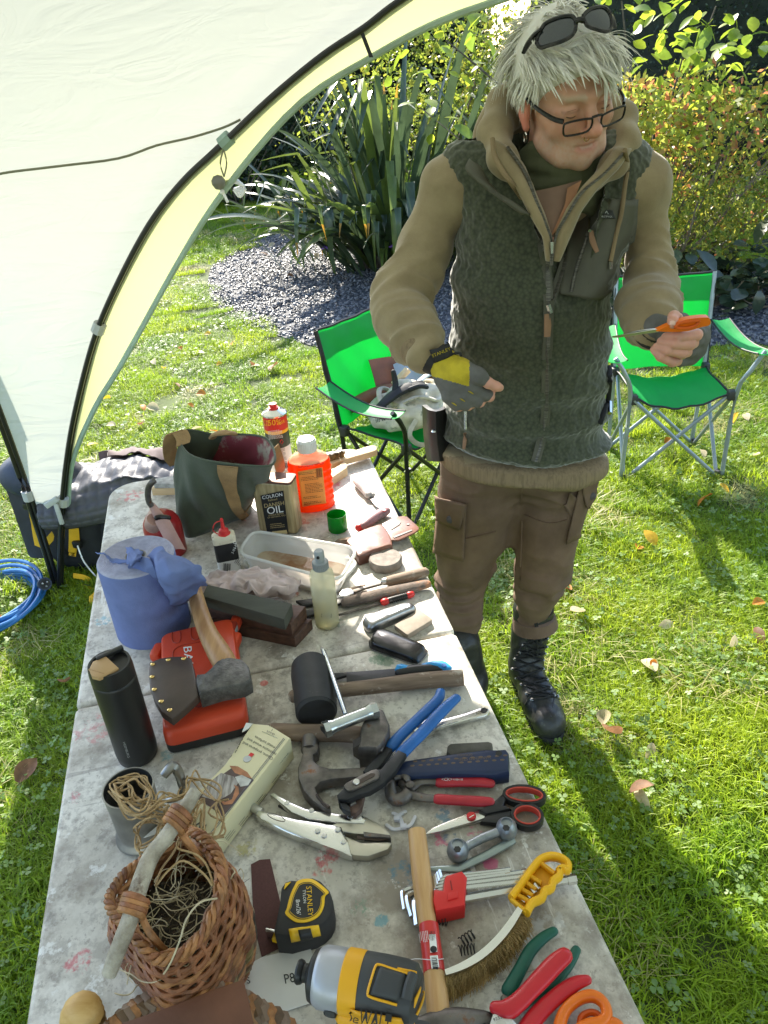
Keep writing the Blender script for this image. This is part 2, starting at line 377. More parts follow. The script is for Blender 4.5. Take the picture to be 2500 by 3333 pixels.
# ---- leaf helpers
def leaf_shape(L, W, n=4, fold=.25, curl=.2, tip=1.0):
    V = []; F = []
    for i in range(n + 1):
        t = i / n; w = W * math.sin(math.pi * min(1, t * .92 + .06)) ** .8 * (1 if i < n else 0.05); z = -curl * L * t * t
        V += [(t * L, -w, z + fold * w), (t * L, 0, z), (t * L, w, z + fold * w)]
    for i in range(n):
        o = 3 * i; F += [(o, o + 1, o + 4, o + 3), (o + 1, o + 2, o + 5, o + 4)]
    return V, F
def foliage(name, parent, P, size, mats, aspect=.55, seed=1, up=.3, kind='stuff'):      # thousands of small leaves, one mesh
    r = np.random.RandomState(seed); n = len(P); s = size * (.45 + 1.2 * r.rand(n) ** 2)[:, None]
    d = r.randn(n, 3); d[:, 2] -= .2; d /= np.linalg.norm(d, axis=1)[:, None]; nr = r.randn(n, 3); nr[:, 2] += up * 3
    sd = np.cross(d, nr); sd /= np.linalg.norm(sd, axis=1)[:, None] + 1e-9; nn = np.cross(sd, d)
    a = P; b = P + d * s * .5 + sd * s * aspect * .5 - nn * s * .06; c_ = P + d * s - nn * s * .12; e = P + d * s * .5 - sd * s * aspect * .5 - nn * s * .06
    V = np.stack([a, b, c_, e], 1).reshape(-1, 3); me = bpy.data.meshes.new(name)
    me.vertices.add(4 * n); me.vertices.foreach_set('co', V.astype(np.float32).ravel()); me.loops.add(4 * n); me.loops.foreach_set('vertex_index', np.arange(4 * n, dtype=np.int32))
    me.polygons.add(n); me.polygons.foreach_set('loop_start', np.arange(0, 4 * n, 4, dtype=np.int32))
    try: me.polygons.foreach_set('loop_total', np.full(n, 4, np.int32))
    except Exception: pass
    for m in mats: me.materials.append(m)
    me.polygons.foreach_set('material_index', r.randint(0, len(mats), n).astype(np.int32)); me.update(); me.validate()
    o = bpy.data.objects.new(name, me); C.objects.link(o); o.parent = parent
    if kind: o['kind'] = kind
    return o
def clumps(r, n, centre, rad, k=14, fill=.45):             # points in leafy clumps inside an ellipsoid, with gaps between
    cs = r.randn(k, 3); cs /= np.linalg.norm(cs, axis=1)[:, None]; cs *= (.35 + .65 * r.rand(k, 1) ** .5)
    w = r.randint(0, k, n); p = cs[w] + r.randn(n, 3) * fill * .42
    p = p * np.array(rad) + np.array(centre); p[:, 2] = np.maximum(p[:, 2], .02 + .1 * r.rand(n)); return p
def leafmat(name, c, tr_=.6, rough=.4, var=.3, tcol=None):
    return mat(name, c, rough=rough, transl=tr_, var=var, vs=6, tcol=tcol)
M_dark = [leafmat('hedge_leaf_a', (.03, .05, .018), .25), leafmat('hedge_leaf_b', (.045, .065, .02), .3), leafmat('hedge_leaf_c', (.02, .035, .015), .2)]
M_mid = [leafmat('shrub_leaf_a', (.20, .26, .035)), leafmat('shrub_leaf_b', (.28, .29, .04)), leafmat('shrub_leaf_c', (.13, .18, .035), .4)]
M_aut = [leafmat('shrub_leaf_d', (.46, .43, .06)), leafmat('shrub_leaf_e', (.52, .32, .07)), leafmat('shrub_leaf_f', (.30, .36, .05)), leafmat('shrub_leaf_g', (.48, .18, .08)), leafmat('shrub_leaf_h', (.38, .42, .08)), leafmat('shrub_leaf_i', (.34, .41, .06))]
m_bark = mat('bark', (.09, .07, .05), rough=.9, vs=20, var=.4, bump=.5, bs=50)
m_twig = mat('twig', (.16, .12, .08), rough=.8, vs=20, var=.3)

# ---- hedges far behind
def hedge(label, x0, x1, y, h, dep, n, seed, size=.09, mats=M_dark):
    t = thing('hedge', label, 'hedge', ((x0 + x1) / 2, y, 0)); r = np.random.RandomState(seed); w = x1 - x0
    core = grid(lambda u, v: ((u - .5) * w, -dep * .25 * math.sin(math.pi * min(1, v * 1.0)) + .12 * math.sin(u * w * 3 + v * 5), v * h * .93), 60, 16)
    obj('hedge_core', core, mat('hedge_inner_shade', (.018, .022, .012), rough=.95, var=.5, vs=6), t)  # dark inner sheet, its colour stands in for shade behind the leaves
    P = np.c_[(r.rand(n) - .5) * w, -dep * (.25 + .35 * r.rand(n)), r.rand(n) ** .9 * h]
    P[:, 1] += .25 * vnoise(P, 1.5); P[:, 2] += .25 * vnoise(P + 7, 1.1); P[:, 2] = np.maximum(P[:, 2], .03)
    foliage('foliage', t, P, size, mats, seed=seed)
    for i in range(int(w / 1.2)): x = (i + .5) / int(w / 1.2) * w - w / 2; obj('trunk', tube([(x, 0, 0), (x + .1, -dep * .1, h * .5), (x, -dep * .05, h * .85)], [.05, .04, .02], 6), m_bark, t)
    return t
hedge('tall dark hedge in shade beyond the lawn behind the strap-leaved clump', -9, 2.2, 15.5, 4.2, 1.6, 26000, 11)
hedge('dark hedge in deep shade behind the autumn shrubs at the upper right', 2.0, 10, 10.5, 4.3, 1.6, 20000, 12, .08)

# ---- strap-leaved clump: every leaf a part
FB = np.array([0.25, 7.5, 0])
ph = thing('flax_plant', 'big clump of long strap leaves with yellowing drooping tips by the gravel', 'plant', FB)
m_flax = mat('flax_leaf', (.055, .085, .04), rough=.28, transl=.3, var=.3, vs=3, spec=.6)
m_flaxy = mat('flax_leaf_tip', (.42, .22, .03), rough=.4, transl=.4, var=.3, vs=9)
m_flaxl = mat('flax_leaf_light', (.11, .15, .03), rough=.3, transl=.45, var=.3, vs=4)
def strap(L, W, el, droop, kink, seed):
    r = random.Random(seed); n = 13; p = np.array([0, 0, 0.0]); a = el; V = []; F = []; st = L / n; tw = r.uniform(-.7, .7); th = 0
    for i in range(n + 1):
        t = i / n; w = W * min(1, .45 + t * 2.2) * (1 - max(0, t - .62) / .38) ** .7 * (1 if i < n else .1)
        s = math.sin(th); c = math.cos(th); up = (-math.sin(a), math.cos(a))
        for q in (-1, 0, 1):
            fo = abs(q) * w * .35
            V.append((p[0] + up[0] * (fo * c + q * w * s), q * w * c - fo * s * .3, p[2] + up[1] * (fo * c + q * w * s)))
        p = p + np.array([math.cos(a), 0, math.sin(a)]) * st; a -= droop * (.3 + 1.4 * t) / n; th += tw / n
        if kink and abs(t - kink) < .5 / n: a -= r.uniform(1.0, 1.9)
    for i in range(n):
        o = 3 * i; F += [(o, o + 1, o + 4, o + 3), (o + 1, o + 2, o + 5, o + 4)]
    return V, F
fm = []
for i in range(26):
    el = R_(rnd.uniform(38, 88)); L = rnd.uniform(1.25, 2.1) * (1.08 if el > 1.2 else 1)
    me = mkmesh('leaf', strap(L, rnd.uniform(.028, .042), el, rnd.uniform(.1, .7) if el > 1.25 else rnd.uniform(.8, 1.8), rnd.choice([0, 0, .55, .68, .75, .82]), i), m_flax if i % 3 else m_flaxl, True, 180)
    me.materials.append(m_flaxy)
    if i % 5 == 1: 
        for f in me.polygons[-2:]: f.material_index = 1
    fm.append(me)
for i in range(285):
    o = bpy.data.objects.new('leaf', fm[i % 26]); C.objects.link(o); o.parent = ph; a = rnd.uniform(0, 6.283); rr = abs(rnd.gauss(0, .26))
    o.location = (rr * math.cos(a) * 1.25, rr * math.sin(a) * .8, 0); o.rotation_euler = (0, 0, a + rnd.gauss(0, .35)); s = rnd.uniform(.72, 1.08); o.scale = (s, s * rnd.uniform(.9, 1.3), s)
obj('dead_base', foliage.__call__ and tube([(-.3, 0, 0), (0, 0, .12), (.35, 0, 0)], [.12, .3, .1], 10, 3), m_bark, ph)
for i, (kx, x, y, h) in enumerate((('D', 703, 560, .12), ('D', 828, 520, .15), ('D', 858, 545, .12))):
    p = aty('A2', (475, 825, 880)[i], (1490, 1407, 1480)[i], 6.9); b = (p[0], 6.9, 0)
    t = thing('verbena', ['tiny purple flower on a thin stem left of the strap-leaved clump', 'tiny purple flower in front of the dark base of the strap-leaved clump', 'tiny purple flower closest to the man\'s bent right arm'][i], 'flower', b)
    obj('stem', tube([(0, 0, 0), (.02, .01, p[2] * .5), (0, 0, p[2])], .003, 5), m_twig, t)
    obj('flower_head', merge(*[lathe([(.001, 0), (.011, .004), (.012, .01), (.002, .014)], 7, .02 * math.cos(k), .02 * math.sin(k), p[2] - .008 + .006 * (k % 3)) for k in range(7)]), mat('verbena_purple', (.3, .12, .55), rough=.6), t)

# ---- shrubs on the right
def shrub(label, base, blobs, n, size, mats, seed, stems=9, aspect=.6, name='shrub', cat='shrub', k=14, fill=.45, ms=m_twig):
    t = thing(name, label, cat, base); r = np.random.RandomState(seed)
    P = np.concatenate([clumps(r, int(n * w), c, rad, k, fill) for c, rad, w in blobs]); foliage('foliage', t, P, size, mats, aspect, seed)
    for i in range(stems):
        c, rad, w = blobs[i % len(blobs)]; e = np.array(c) + r.randn(3) * np.array(rad) * .55; e[2] = abs(e[2]); m_ = e * .5 + r.randn(3) * .06; m_[2] = abs(m_[2])
        obj('branch', tube([(r.randn() * .08, r.randn() * .08, 0), m_, e], [.014, .009, .004], 5, 3), ms, t)
    return t
sh1 = shrub('wide twiggy shrub with red, orange and yellow autumn leaves behind the man\'s left shoulder', (2.1, 6.3, 0), [((-.3, 0, .75), (.85, .6, .65), .4), ((.7, .1, .85), (.9, .6, .65), .4), ((.2, .2, 1.25), (.9, .5, .3), .2)], 9500, .055, [M_aut[0], M_aut[2], M_aut[4], M_aut[5], M_aut[0], M_aut[5], M_aut[1], M_aut[2], M_aut[3]], 21, 34, k=40, fill=.34)
sh2 = shrub('loose yellow-green shrub low behind the right green chair', (2.3, 6.0, 0), [((0, 0, .55), (.75, .4, .5), .6), ((.8, .2, .75), (.6, .4, .6), .4)], 9000, .035, M_mid + M_aut[:1], 22, 22, k=26, aspect=.4)
sh3 = shrub('small leafed shrub glittering in the sun behind the top of the strap-leaved clump', (.7, 9.2, 0), [((0, 0, 1.2), (1.1, .6, 1.1), .6), ((1.0, .2, 1.3), (.8, .5, 1.1), .4)], 12000, .06, M_mid + M_aut[2:3], 23, 14, k=30)
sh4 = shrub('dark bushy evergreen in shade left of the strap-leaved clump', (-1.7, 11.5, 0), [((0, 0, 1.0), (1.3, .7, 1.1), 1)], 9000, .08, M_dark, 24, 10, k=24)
# low glossy plants under the shrubs: big leaves picked out one by one
M_gl = [mat('glossy_leaf_a', (.04, .065, .035), rough=.25, transl=.2, var=.3), mat('glossy_leaf_b', (.06, .08, .03), rough=.3, transl=.3, var=.3), mat('glossy_leaf_c', (.035, .05, .03), rough=.22, transl=.15, var=.2)]
lm = [mkmesh('leaf', leaf_shape(L, W, 4, .2, c), M_gl[i % 3], True, 180) for i, (L, W, c) in enumerate([(.16, .05, .25), (.13, .045, .1), (.18, .055, .35), (.11, .04, .2), (.2, .04, .3), (.14, .055, .15)])]
def leafy(label, base, spread, n, z0, z1, meshes, name='leafy_plant', cat='plant', sc=1.0, stem=True, up=.2):
    t = thing(name, label, cat, base)
    for i in range(n):
        o = bpy.data.objects.new('leaf', meshes[i % len(meshes)]); C.objects.link(o); o.parent = t
        x, y_ = rnd.gauss(0, spread[0]), rnd.gauss(0, spread[1]); z = rnd.uniform(z0, z1) * (1 - .5 * min(1, math.hypot(x / spread[0], y_ / spread[1]) / 2.2)); o.location = (x, y_, max(.03, z))
        o.rotation_euler = (rnd.gauss(0, .4), rnd.gauss(-up, .4), rnd.uniform(0, 6.283)); s = sc * rnd.uniform(.7, 1.3); o.scale = (s, s, s)
        if stem and i % 4 == 0: obj('stem', tube([(x * .3, y_ * .3, 0), (x * .8, y_ * .8, z * .6), (x, y_, max(.03, z))], .004, 5, 3), m_twig, t)
    return t
leafy('dark glossy ground plant with large leaves behind the right green chair', (2.35, 5.55, 0), (.33, .2), 150, .1, .45, lm, sc=.95)
leafy('low dark leafy plant at the gravel edge by the right border', (2.95, 5.6, 0), (.3, .22), 110, .1, .5, lm, sc=1.0)
leafy('small dark leafy plant between the man\'s left arm and the glossy ground plant', (1.65, 5.6, 0), (.22, .18), 70, .1, .4, lm, sc=.8)
# bright big-leaved shrub, top right
M_br = [leafmat('bright_leaf_a', (.30, .40, .035), .6, .35), leafmat('bright_leaf_b', (.38, .46, .04), .6, .35), leafmat('bright_leaf_c', (.20, .29, .04), .5, .35)]
lb = [mkmesh('leaf', leaf_shape(L, W, 4, .15, c), M_br[i % 3], True, 180) for i, (L, W, c) in enumerate([(.15, .042, .2), (.12, .04, .05), (.17, .05, .3), (.13, .045, .15), (.1, .035, .1)])]
br = thing('big_leaved_shrub', 'bright lime green shrub with big backlit leaves at the top right', 'shrub', (2.3, 6.7, 0))
for k in range(9):
    a = rnd.uniform(0, 6.283); e = Vector((rnd.gauss(.1, .62), rnd.gauss(0, .3), rnd.uniform(1.45, 2.1)))
    obj('branch', tube([(0, 0, 0), (e.x * .4, e.y * .4, e.z * .55), e], [.02, .013, .005], 6, 3), m_bark, br)
    for i in range(33):
        o = bpy.data.objects.new('leaf', lb[rnd.randrange(5)]); C.objects.link(o); o.parent = br; q_ = Vector((rnd.gauss(0, .22), rnd.gauss(0, .2), rnd.gauss(0, .2)))
        o.location = e + q_ + Vector((0, 0, -.1)); o.rotation_euler = (rnd.gauss(0, .5), rnd.gauss(.25, .4), rnd.uniform(0, 6.283)); s = rnd.uniform(.7, 1.15); o.scale = (s, s, s)

# ================================================================== EVENT SHELTER
TF = on('D', 135, 1270, 0); TA = R_(-8); TL = 4.7
D1 = np.array([math.cos(TA), math.sin(TA), 0]); D2 = np.array([math.sin(TA), -math.cos(TA), 0])
A1s = [(0, 0), (.116, .369), (.22, .637), (.32, .846), (.43, 1.044), (.55, 1.211), (.684, 1.371), (.806, 1.481), (.931, 1.567), (1.094, 1.679), (1.243, 1.768), (1.358, 1.823), (1.457, 1.877), (1.7, 1.985), (2.0, 2.07), (2.35, 2.11)]
V1s = [(0.02, 0), (.168, .487), (.328, .752), (.472, .925), (.71, 1.22), (.909, 1.439), (1.155, 1.653), (1.366, 1.756), (1.537, 1.822), (1.7, 1.861), (2.0, 1.93), (2.35, 1.96)]
A2s = [(0, 0), (-.01, .3), (-.012, .55), (0.0, .85), (.02, 1.02), (.09, 1.28), (.3, 1.58), (.7, 1.83), (1.2, 2.0), (1.7, 2.08), (2.35, 2.11)]
def mir(L): return L + [(TL - s, z) for s, z in L[-2::-1]]
def along(L, t):                 # point at arc fraction t
    a = np.array(L); d = np.r_[0, np.cumsum(np.hypot(*np.diff(a, axis=0).T))]; d /= d[-1]; return np.interp(t, d, a[:, 0]), np.interp(t, d, a[:, 1])
def sm(L): return [(p[0], p[1]) for p in smooth_path([(s, z, 0) for s, z in L], 5)]
A1, A2, V1 = sm(mir(A1s)), sm(mir(A2s)), sm(mir(V1s))
m_can = mat('canopy_fabric', (.70, .74, .70), rough=.6, var=.02, vs=3, transl=.36, tcol=(.315, .33, .30), bump=.0)
nt = m_can.node_tree; _b = nt.nodes['Principled BSDF']; _t = [q for q in nt.nodes if q.type == 'BSDF_TRANSLUCENT'][0]
m_val = mat('valance_fabric', (.56, .58, .30), rough=.6, var=.03, vs=3, transl=.42, tcol=(.50, .52, .27))
m_hem = mat('hem_tape', (.33, .45, .38), rough=.7, var=.1)
m_pole = mat('pole_black', (.012, .012, .014), rough=.3, spec=.6, var=.1)
m_clip = mat('clip_grey', (.42, .43, .41), rough=.6); m_clipg = mat('clip_green', (.25, .36, .32), rough=.6)
tent = thing('event_shelter', 'pale domed garden shelter with yellow valance and black bent poles over the table', 'shelter', TF)
def canopy(u, v):
    s1, z1 = along(A1, u); s2, z2 = along(A2, v); z = (max(0, z1) ** 4 + max(0, z2) ** 4) ** .25
    return TF + D1 * s1 + D2 * s2 + np.array([0, 0, z])
N = 110
us = [(.5 * (2 * i / N) ** 1.5 if i <= N / 2 else 1 - .5 * (2 - 2 * i / N) ** 1.5) for i in range(N + 1)]
G = np.array([[canopy(u, v) for u in us] for v in us])
Gf = G.reshape(-1, 3)
def crease(p): 
    a = R_(35); q = np.c_[p[:, 0] * math.cos(a) + p[:, 2] * math.sin(a), p[:, 1], -p[:, 0] * math.sin(a) + p[:, 2] * math.cos(a)]
    return (np.abs(vnoise(q * np.array([1.2, 2.5, 6]), 1.0)) * -.012 + np.abs(vnoise(p + 3, 3)) * -.010 + .025 * vnoise(p, 1.3))
nrm = np.cross(np.gradient(G, axis=1), np.gradient(G, axis=0)); nrm /= np.linalg.norm(nrm, axis=2)[..., None] + 1e-9
uu = np.array(us); edge = np.minimum(np.minimum(uu[:, None], 1 - uu[:, None]), np.minimum(uu[None], 1 - uu[None])); am = np.clip(edge / .06, 0, 1)
G = G + nrm * (crease(Gf).reshape(N + 1, N + 1) * am)[..., None]
Fc = []
for j in range(N):
    for i in range(N):
        if min(G[j, i, 2], G[j, i + 1, 2], G[j + 1, i, 2], G[j + 1, i + 1, 2]) > .32: Fc.append((j * (N + 1) + i, j * (N + 1) + i + 1, (j + 1) * (N + 1) + i + 1, (j + 1) * (N + 1) + i))
obj('canopy', (G.reshape(-1, 3), Fc), m_can, tent, tent, sharp=180)
tx = nt.nodes.new('ShaderNodeTexNoise'); tx.inputs['Scale'].default_value = 7; tx.inputs['Detail'].default_value = 3; tx.inputs['Distortion'].default_value = 1.2
tcn = [q for q in nt.nodes if q.type == 'TEX_COORD'][0]; mp2 = nt.nodes.new('ShaderNodeMapping'); mp2.inputs['Rotation'].default_value = (.4, .6, .3); mp2.inputs['Scale'].default_value = (.35, 1, 1.4); nt.links.new(tcn.outputs['Object'], mp2.inputs[0]); nt.links.new(mp2.outputs[0], tx.inputs[0])
ab = nt.nodes.new('ShaderNodeMath'); ab.operation = 'SUBTRACT'; ab.inputs[1].default_value = .5; nt.links.new(tx.outputs[0], ab.inputs[0]); ab2 = nt.nodes.new('ShaderNodeMath'); ab2.operation = 'ABSOLUTE'; nt.links.new(ab.outputs[0], ab2.inputs[0])
bpn = nt.nodes.new('ShaderNodeBump'); bpn.inputs['Strength'].default_value = .4; bpn.inputs['Distance'].default_value = .05; nt.links.new(ab2.outputs[0], bpn.inputs['Height']); nt.links.new(bpn.outputs[0], _b.inputs['Normal']); nt.links.new(bpn.outputs[0], _t.inputs['Normal'])
def side(O, d, A, V, pole_r=.0085, clips=()):
    top = [O + d * s + np.array([0, 0, z]) for s, z in A]
    tn = np.array([-d[1], d[0], 0])
    nv = 90
    def vf(u, v):
        a = along(A, u); b = along(V, u); return O + d * (a[0] * (1 - v) + b[0] * v) + np.array([0, 0, a[1] * (1 - v) + b[1] * v]) + tn * (.012 * math.sin(u * 40) * v)
    obj('valance', grid(lambda u, v: vf(.06 + .88 * u, v), nv, 5), m_val, tent, tent, sharp=180)
    hem = [vf(.06 + .88 * i / nv, 1.0) for i in range(nv + 1)]; obj('hem', tube(hem, .009, 6, sq=1.0), m_hem, tent, tent)
    for k in (-1, 1): obj('pole', tube([p + tn * .0095 * k - tn * .02 for p in top], pole_r, 8), m_pole, tent, tent)
    for s, m in clips:
        t = min(np.linspace(0, .5, 400), key=lambda q: abs(along(A, q)[1] - s)); s, z = along(A, t); s2, z2 = along(A, t + .005); a = O + d * s + np.array([0, 0, z]) - tn * .02; b = O + d * s2 + np.array([0, 0, z2]) - tn * .02; obj('clip', tube([a, b], .021, 8), m, tent, tent)
VG = sm(mir([(s - .02, z) for s, z in [(-.03, .3), (-.075, .55), (-.08, .85), (-.06, 1.02), (.03, 1.2), (.27, 1.46), (.7, 1.69), (1.2, 1.86), (1.7, 1.93), (2.35, 1.96)]]))
side(TF, D1, A1, V1, clips=((.4, m_clip), (1.045, m_clip), (1.57, m_clipg)))
side(TF, D2, A2, [(s, z) for s, z in VG], clips=((.4, m_clip), (.84, m_clip)))
side(TF + D2 * TL, D1, A1, V1); side(TF + D1 * TL, D2, A1, V1)
# seam cord across the canopy, strap across the valance, buckle at the foot
def on_canopy(k, x, y):          # nearest canopy vertex to a sight line
    d = ray(k, x, y); d /= np.linalg.norm(d); w = G.reshape(-1, 3) - np.array([0, 0, HC]); t = w @ d; e = np.linalg.norm(w - t[:, None] * d, axis=1); e[t < 0] = 9
    c = np.where(e < e.min() + .02)[0]; return G.reshape(-1, 3)[c].mean(0)
cd = [on_canopy('D', x, y) - np.array([0, .012, 0]) for x, y in ((-60, 388), (0, 378), (120, 360), (250, 335), (330, 316), (410, 290), (470, 270), (505, 250))]
obj('seam_cord', tube(cd, .0032, 6, 4), mat('cord_olive', (.22, .22, .16), rough=.9, bump=.6, bs=300), tent, tent)
def onarch(k, x, y, off=0.0):
    d = ray(k, x, y); n = np.array([-D1[1], D1[0], 0]); c0 = np.array([0, 0, HC]); return c0 + d * (n @ (TF - n * off - c0) / (n @ d))
obj('strap', solid(grid(lambda u, v: onarch('D', 780 + 22 * u + (v - .5) * 9, 66 + 58 * u, .03), 6, 2), .002), m_pole, tent, tent)
bk = onarch('D', 112, 1085, .05); obj('buckle', merge(tr(box(.06, .015, .022, bev=.004), ry=-.5), box(.016, .012, .09, .012, 0, -.05, bev=.003)), m_clip, tent).location = Vector(bk) - Vector(TF)
# toggle hanging from the arch on a loop of cord
a = onarch('D', 483, 322, .03); b = onarch('D', 484, 382, .03); c_ = onarch('D', 472, 394, .03)
tg = thing('cord_toggle', 'grey ball toggle with a white cord bundle hanging from the bent pole', 'toggle', b)
obj('loop', merge(tube([a, a + (b - a) * .5 + np.array([.008, 0, 0]), b], .0022, 6, 3), tube([a, a + (b - a) * .5 - np.array([.01, 0, 0]), b], .0022, 6, 3)), mat('cord_olive', (.2, .2, .15)), tg, tg)
obj('ball', lathe([(.001, -.02), (.012, -.017), (.02, -.004), (.02, .006), (.012, .017), (.001, .02)], 16, *c_), mat('toggle_grey', (.16, .16, .14), rough=.35), tg, tg)
mw = mat('cord_white', (.8, .8, .83), rough=.7)
w0 = onarch('D', 496, 393, .0)
obj('cord_bundle', merge(*[tube([w0 + np.array([-.012, 0, .006]), w0 + np.array([.012 + .008 * k, -.004 * k, .012 - .006 * k]), w0 + np.array([.03 + .006 * math.sin(k), -.003 * k, -.012 - .007 * k]), w0 + np.array([.01, -.002 * k, -.02])], .0042, 6, 4) for k in range(5)]), mw, tg, tg)
w1 = onarch('D', 480, 414, .02); obj('knot', merge(lathe([(.001, -.008), (.007, -.004), (.007, .004), (.001, .008)], 10, *w1), tube([w1, w1 + np.array([.006, 0, -.012]), w1 + np.array([.011, 0, -.03])], .004, 6)), mw, tg, tg)

# ================================================================== FOLDING TABLE
TC = (on('D', 170, 1530) + on('D', 975, 1362)) / 2
TU = np.array([0.1912, -0.98155, 0]); TW = np.array([0.98155, 0.1912, 0])
tbl = thing('folding_table', 'long paint-stained white plastic folding table covered with tools', 'table', (TC[0], TC[1], 0), math.atan2(-TW[0] * 0 + TU[1], TU[0]))
m_tab = mat('table_plastic', (.52, .485, .42), rough=.5, var=.0, col2=(.70, .665, .60), vs=9, detail=9, lo=.38, hi=.6, bump=.15, bs=400, bdist=.0008)
nt = m_tab.node_tree; n = nt.nodes; l = nt.links; _b = n['Principled BSDF']; src = _b.inputs['Base Color'].links[0].from_socket; tcn = [q for q in n if q.type == 'TEX_COORD'][0].outputs['Object']
def stain(src, col, scale, th, soft, off, amt=1.0, st=(1, 1, 1), mask=None):
    mp = n.new('ShaderNodeMapping'); mp.inputs['Location'].default_value = off; mp.inputs['Scale'].default_value = st; l.new(tcn, mp.inputs[0])
    t = n.new('ShaderNodeTexNoise'); t.inputs['Scale'].default_value = scale; t.inputs['Detail'].default_value = 9; t.inputs['Roughness'].default_value = .68; l.new(mp.outputs[0], t.inputs[0])
    r = n.new('ShaderNodeValToRGB'); r.color_ramp.elements[0].position = th; r.color_ramp.elements[1].position = th + soft; l.new(t.outputs[0], r.inputs[0]); f = r.outputs[0]
    if mask:                      # stains in one spot of the table: centre and radius in table coordinates
        vm = n.new('ShaderNodeVectorMath'); vm.operation = 'DISTANCE'; l.new(tcn, vm.inputs[0]); vm.inputs[1].default_value = mask[0]
        mr = n.new('ShaderNodeMapRange'); mr.inputs[1].default_value = mask[1]; mr.inputs[2].default_value = mask[1] * .3; l.new(vm.outputs['Value'], mr.inputs[0])
        m1 = n.new('ShaderNodeMath'); m1.operation = 'MULTIPLY'; l.new(mr.outputs[0], m1.inputs[0]); l.new(t.outputs[0], m1.inputs[1])
        m2 = n.new('ShaderNodeMapRange'); m2.inputs[1].default_value = th; m2.inputs[2].default_value = th + soft; l.new(m1.outputs[0], m2.inputs[0]); f = m2.outputs[0]
    m0 = n.new('ShaderNodeMath'); m0.operation = 'MULTIPLY'; m0.inputs[1].default_value = amt; l.new(f, m0.inputs[0])
    mx = n.new('ShaderNodeMix'); mx.data_type = 'RGBA'; l.new(m0.outputs[0], mx.inputs[0]); l.new(src, mx.inputs[6]); mx.inputs[7].default_value = (*col, 1); return mx.outputs[2]
src = stain(src, (.23, .195, .15), 6, .48, .14, (3, 1, 0), .85)
src = stain(src, (.30, .27, .235), 40, .50, .10, (8, 3, 0), .55)
src = stain(src, (.14, .125, .11), 18, .56, .09, (7, 2, 0), .6)
src = stain(src, (.25, .22, .19), 90, .57, .05, (1, 2, 0), .55)
src = stain(src, (.78, .77, .74), 26, .60, .05, (5, 5, 0), .7)
src = stain(src, (.40, .33, .16), 5, .64, .1, (2, 9, 0), .4)
src = stain(src, (.8, .79, .76), 22, .61, .02, (2, 4, 0), .6, (.08, 1, 1))
src = stain(src, (.2, .18, .16), 26, .625, .02, (9, 4, 0), .5, (1, .07, 1))
def tloc(k, x, y):
    p = on(k, x, y) - np.array([TC[0], TC[1], 0]); return (float(p @ TU), float(p @ np.array([-TU[1], TU[0], 0])), TZ)
for col, k, x, y, rad, th in [((.55, .05, .07), 'D', 705, 1850, .05, .40), ((.5, .04, .09), 'B2', 680, 700, .045, .3), ((.62, .04, .04), 'B4', 140, 768, .014, .2), ((.6, .12, .12), 'B4', 1520, 480, .055, .34), ((.04, .16, .09), 'B4', 1020, 570, .055, .38), ((.04, .14, .08), 'B4', 1090, 600, .04, .36),
                             ((.05, .2, .33), 'B5', 880, 985, .05, .42), ((.6, .05, .2), 'B5', 860, 1130, .05, .45), ((.6, .05, .2), 'B5', 1060, 1090, .04, .45), ((.05, .2, .3), 'B7', 1210, 220, .06, .42), ((.04, .3, .4), 'B7', 1040, 580, .025, .33), ((.55, .04, .08), 'B6', 130, 1720, .05, .4),
                             ((.55, .03, .2), 'B8', 680, 610, .025, .3), ((.6, .1, .12), 'B1', 450, 800, .1, .42), ((.1, .35, .45), 'A4', 620, 1880, .05, .4), ((.08, .3, .35), 'B3', 750, 1430, .04, .42), ((.55, .2, .2), 'B3', 160, 1200, .12, .44), ((.45, .4, .12), 'B6', 1330, 920, .05, .4),
                             ((.5, .1, .06), 'B2', 450, 990, .05, .4), ((.08, .2, .35), 'B2', 700, 1090, .05, .44), ((.6, .1, .05), 'B4', 380, 80, .03, .4), ((.1, .3, .2), 'B7', 900, 480, .06, .46), ((.6, .1, .1), 'B7', 590, 230, .05, .44), ((.5, .5, .5), 'B8', 1060, 1000, .06, .4),
                             ((.07, .15, .12), 'B4', 740, 300, .05, .45), ((.55, .1, .15), 'B6', 60, 560, .06, .46), ((.05, .13, .28), 'B8', 420, 460, .05, .45)]:
    src = stain(src, col, 70, th * 1.12, .10, (x * .01, y * .01, 0), .62, (1, 1, 1), (tloc(k, x, y), rad * .9))
l.new(src, _b.inputs['Base Color'])
HL, HW, TT = .915, .378, .042
def panel(x0, x1, rx0, rx1):     # rounded outer corners, table axis along x
    o = []
    def corner(cx, cy, r, a0):
        if r < .004: o.append((cx, cy, TZ - TT)); return
        for i in range(9): a = a0 + i * math.pi / 16; o.append((cx + r * math.cos(a), cy + r * math.sin(a), TZ - TT))
    corner(x1 - rx1, HW - rx1, rx1, 0); corner(x0 + rx0, HW - rx0, rx0, math.pi / 2); corner(x0 + rx0, -HW + rx0, rx0, math.pi); corner(x1 - rx1, -HW + rx1, rx1, 1.5 * math.pi); return slab(o, TT, .009, seg=3)
obj('tabletop', panel(-HL, -.0015, .075, .012), m_tab, tbl); obj('tabletop', panel(.0015, HL, .012, .075), m_tab, tbl)
m_leg = mat('table_leg_grey', (.3, .31, .32), rough=.4, metal=.6)
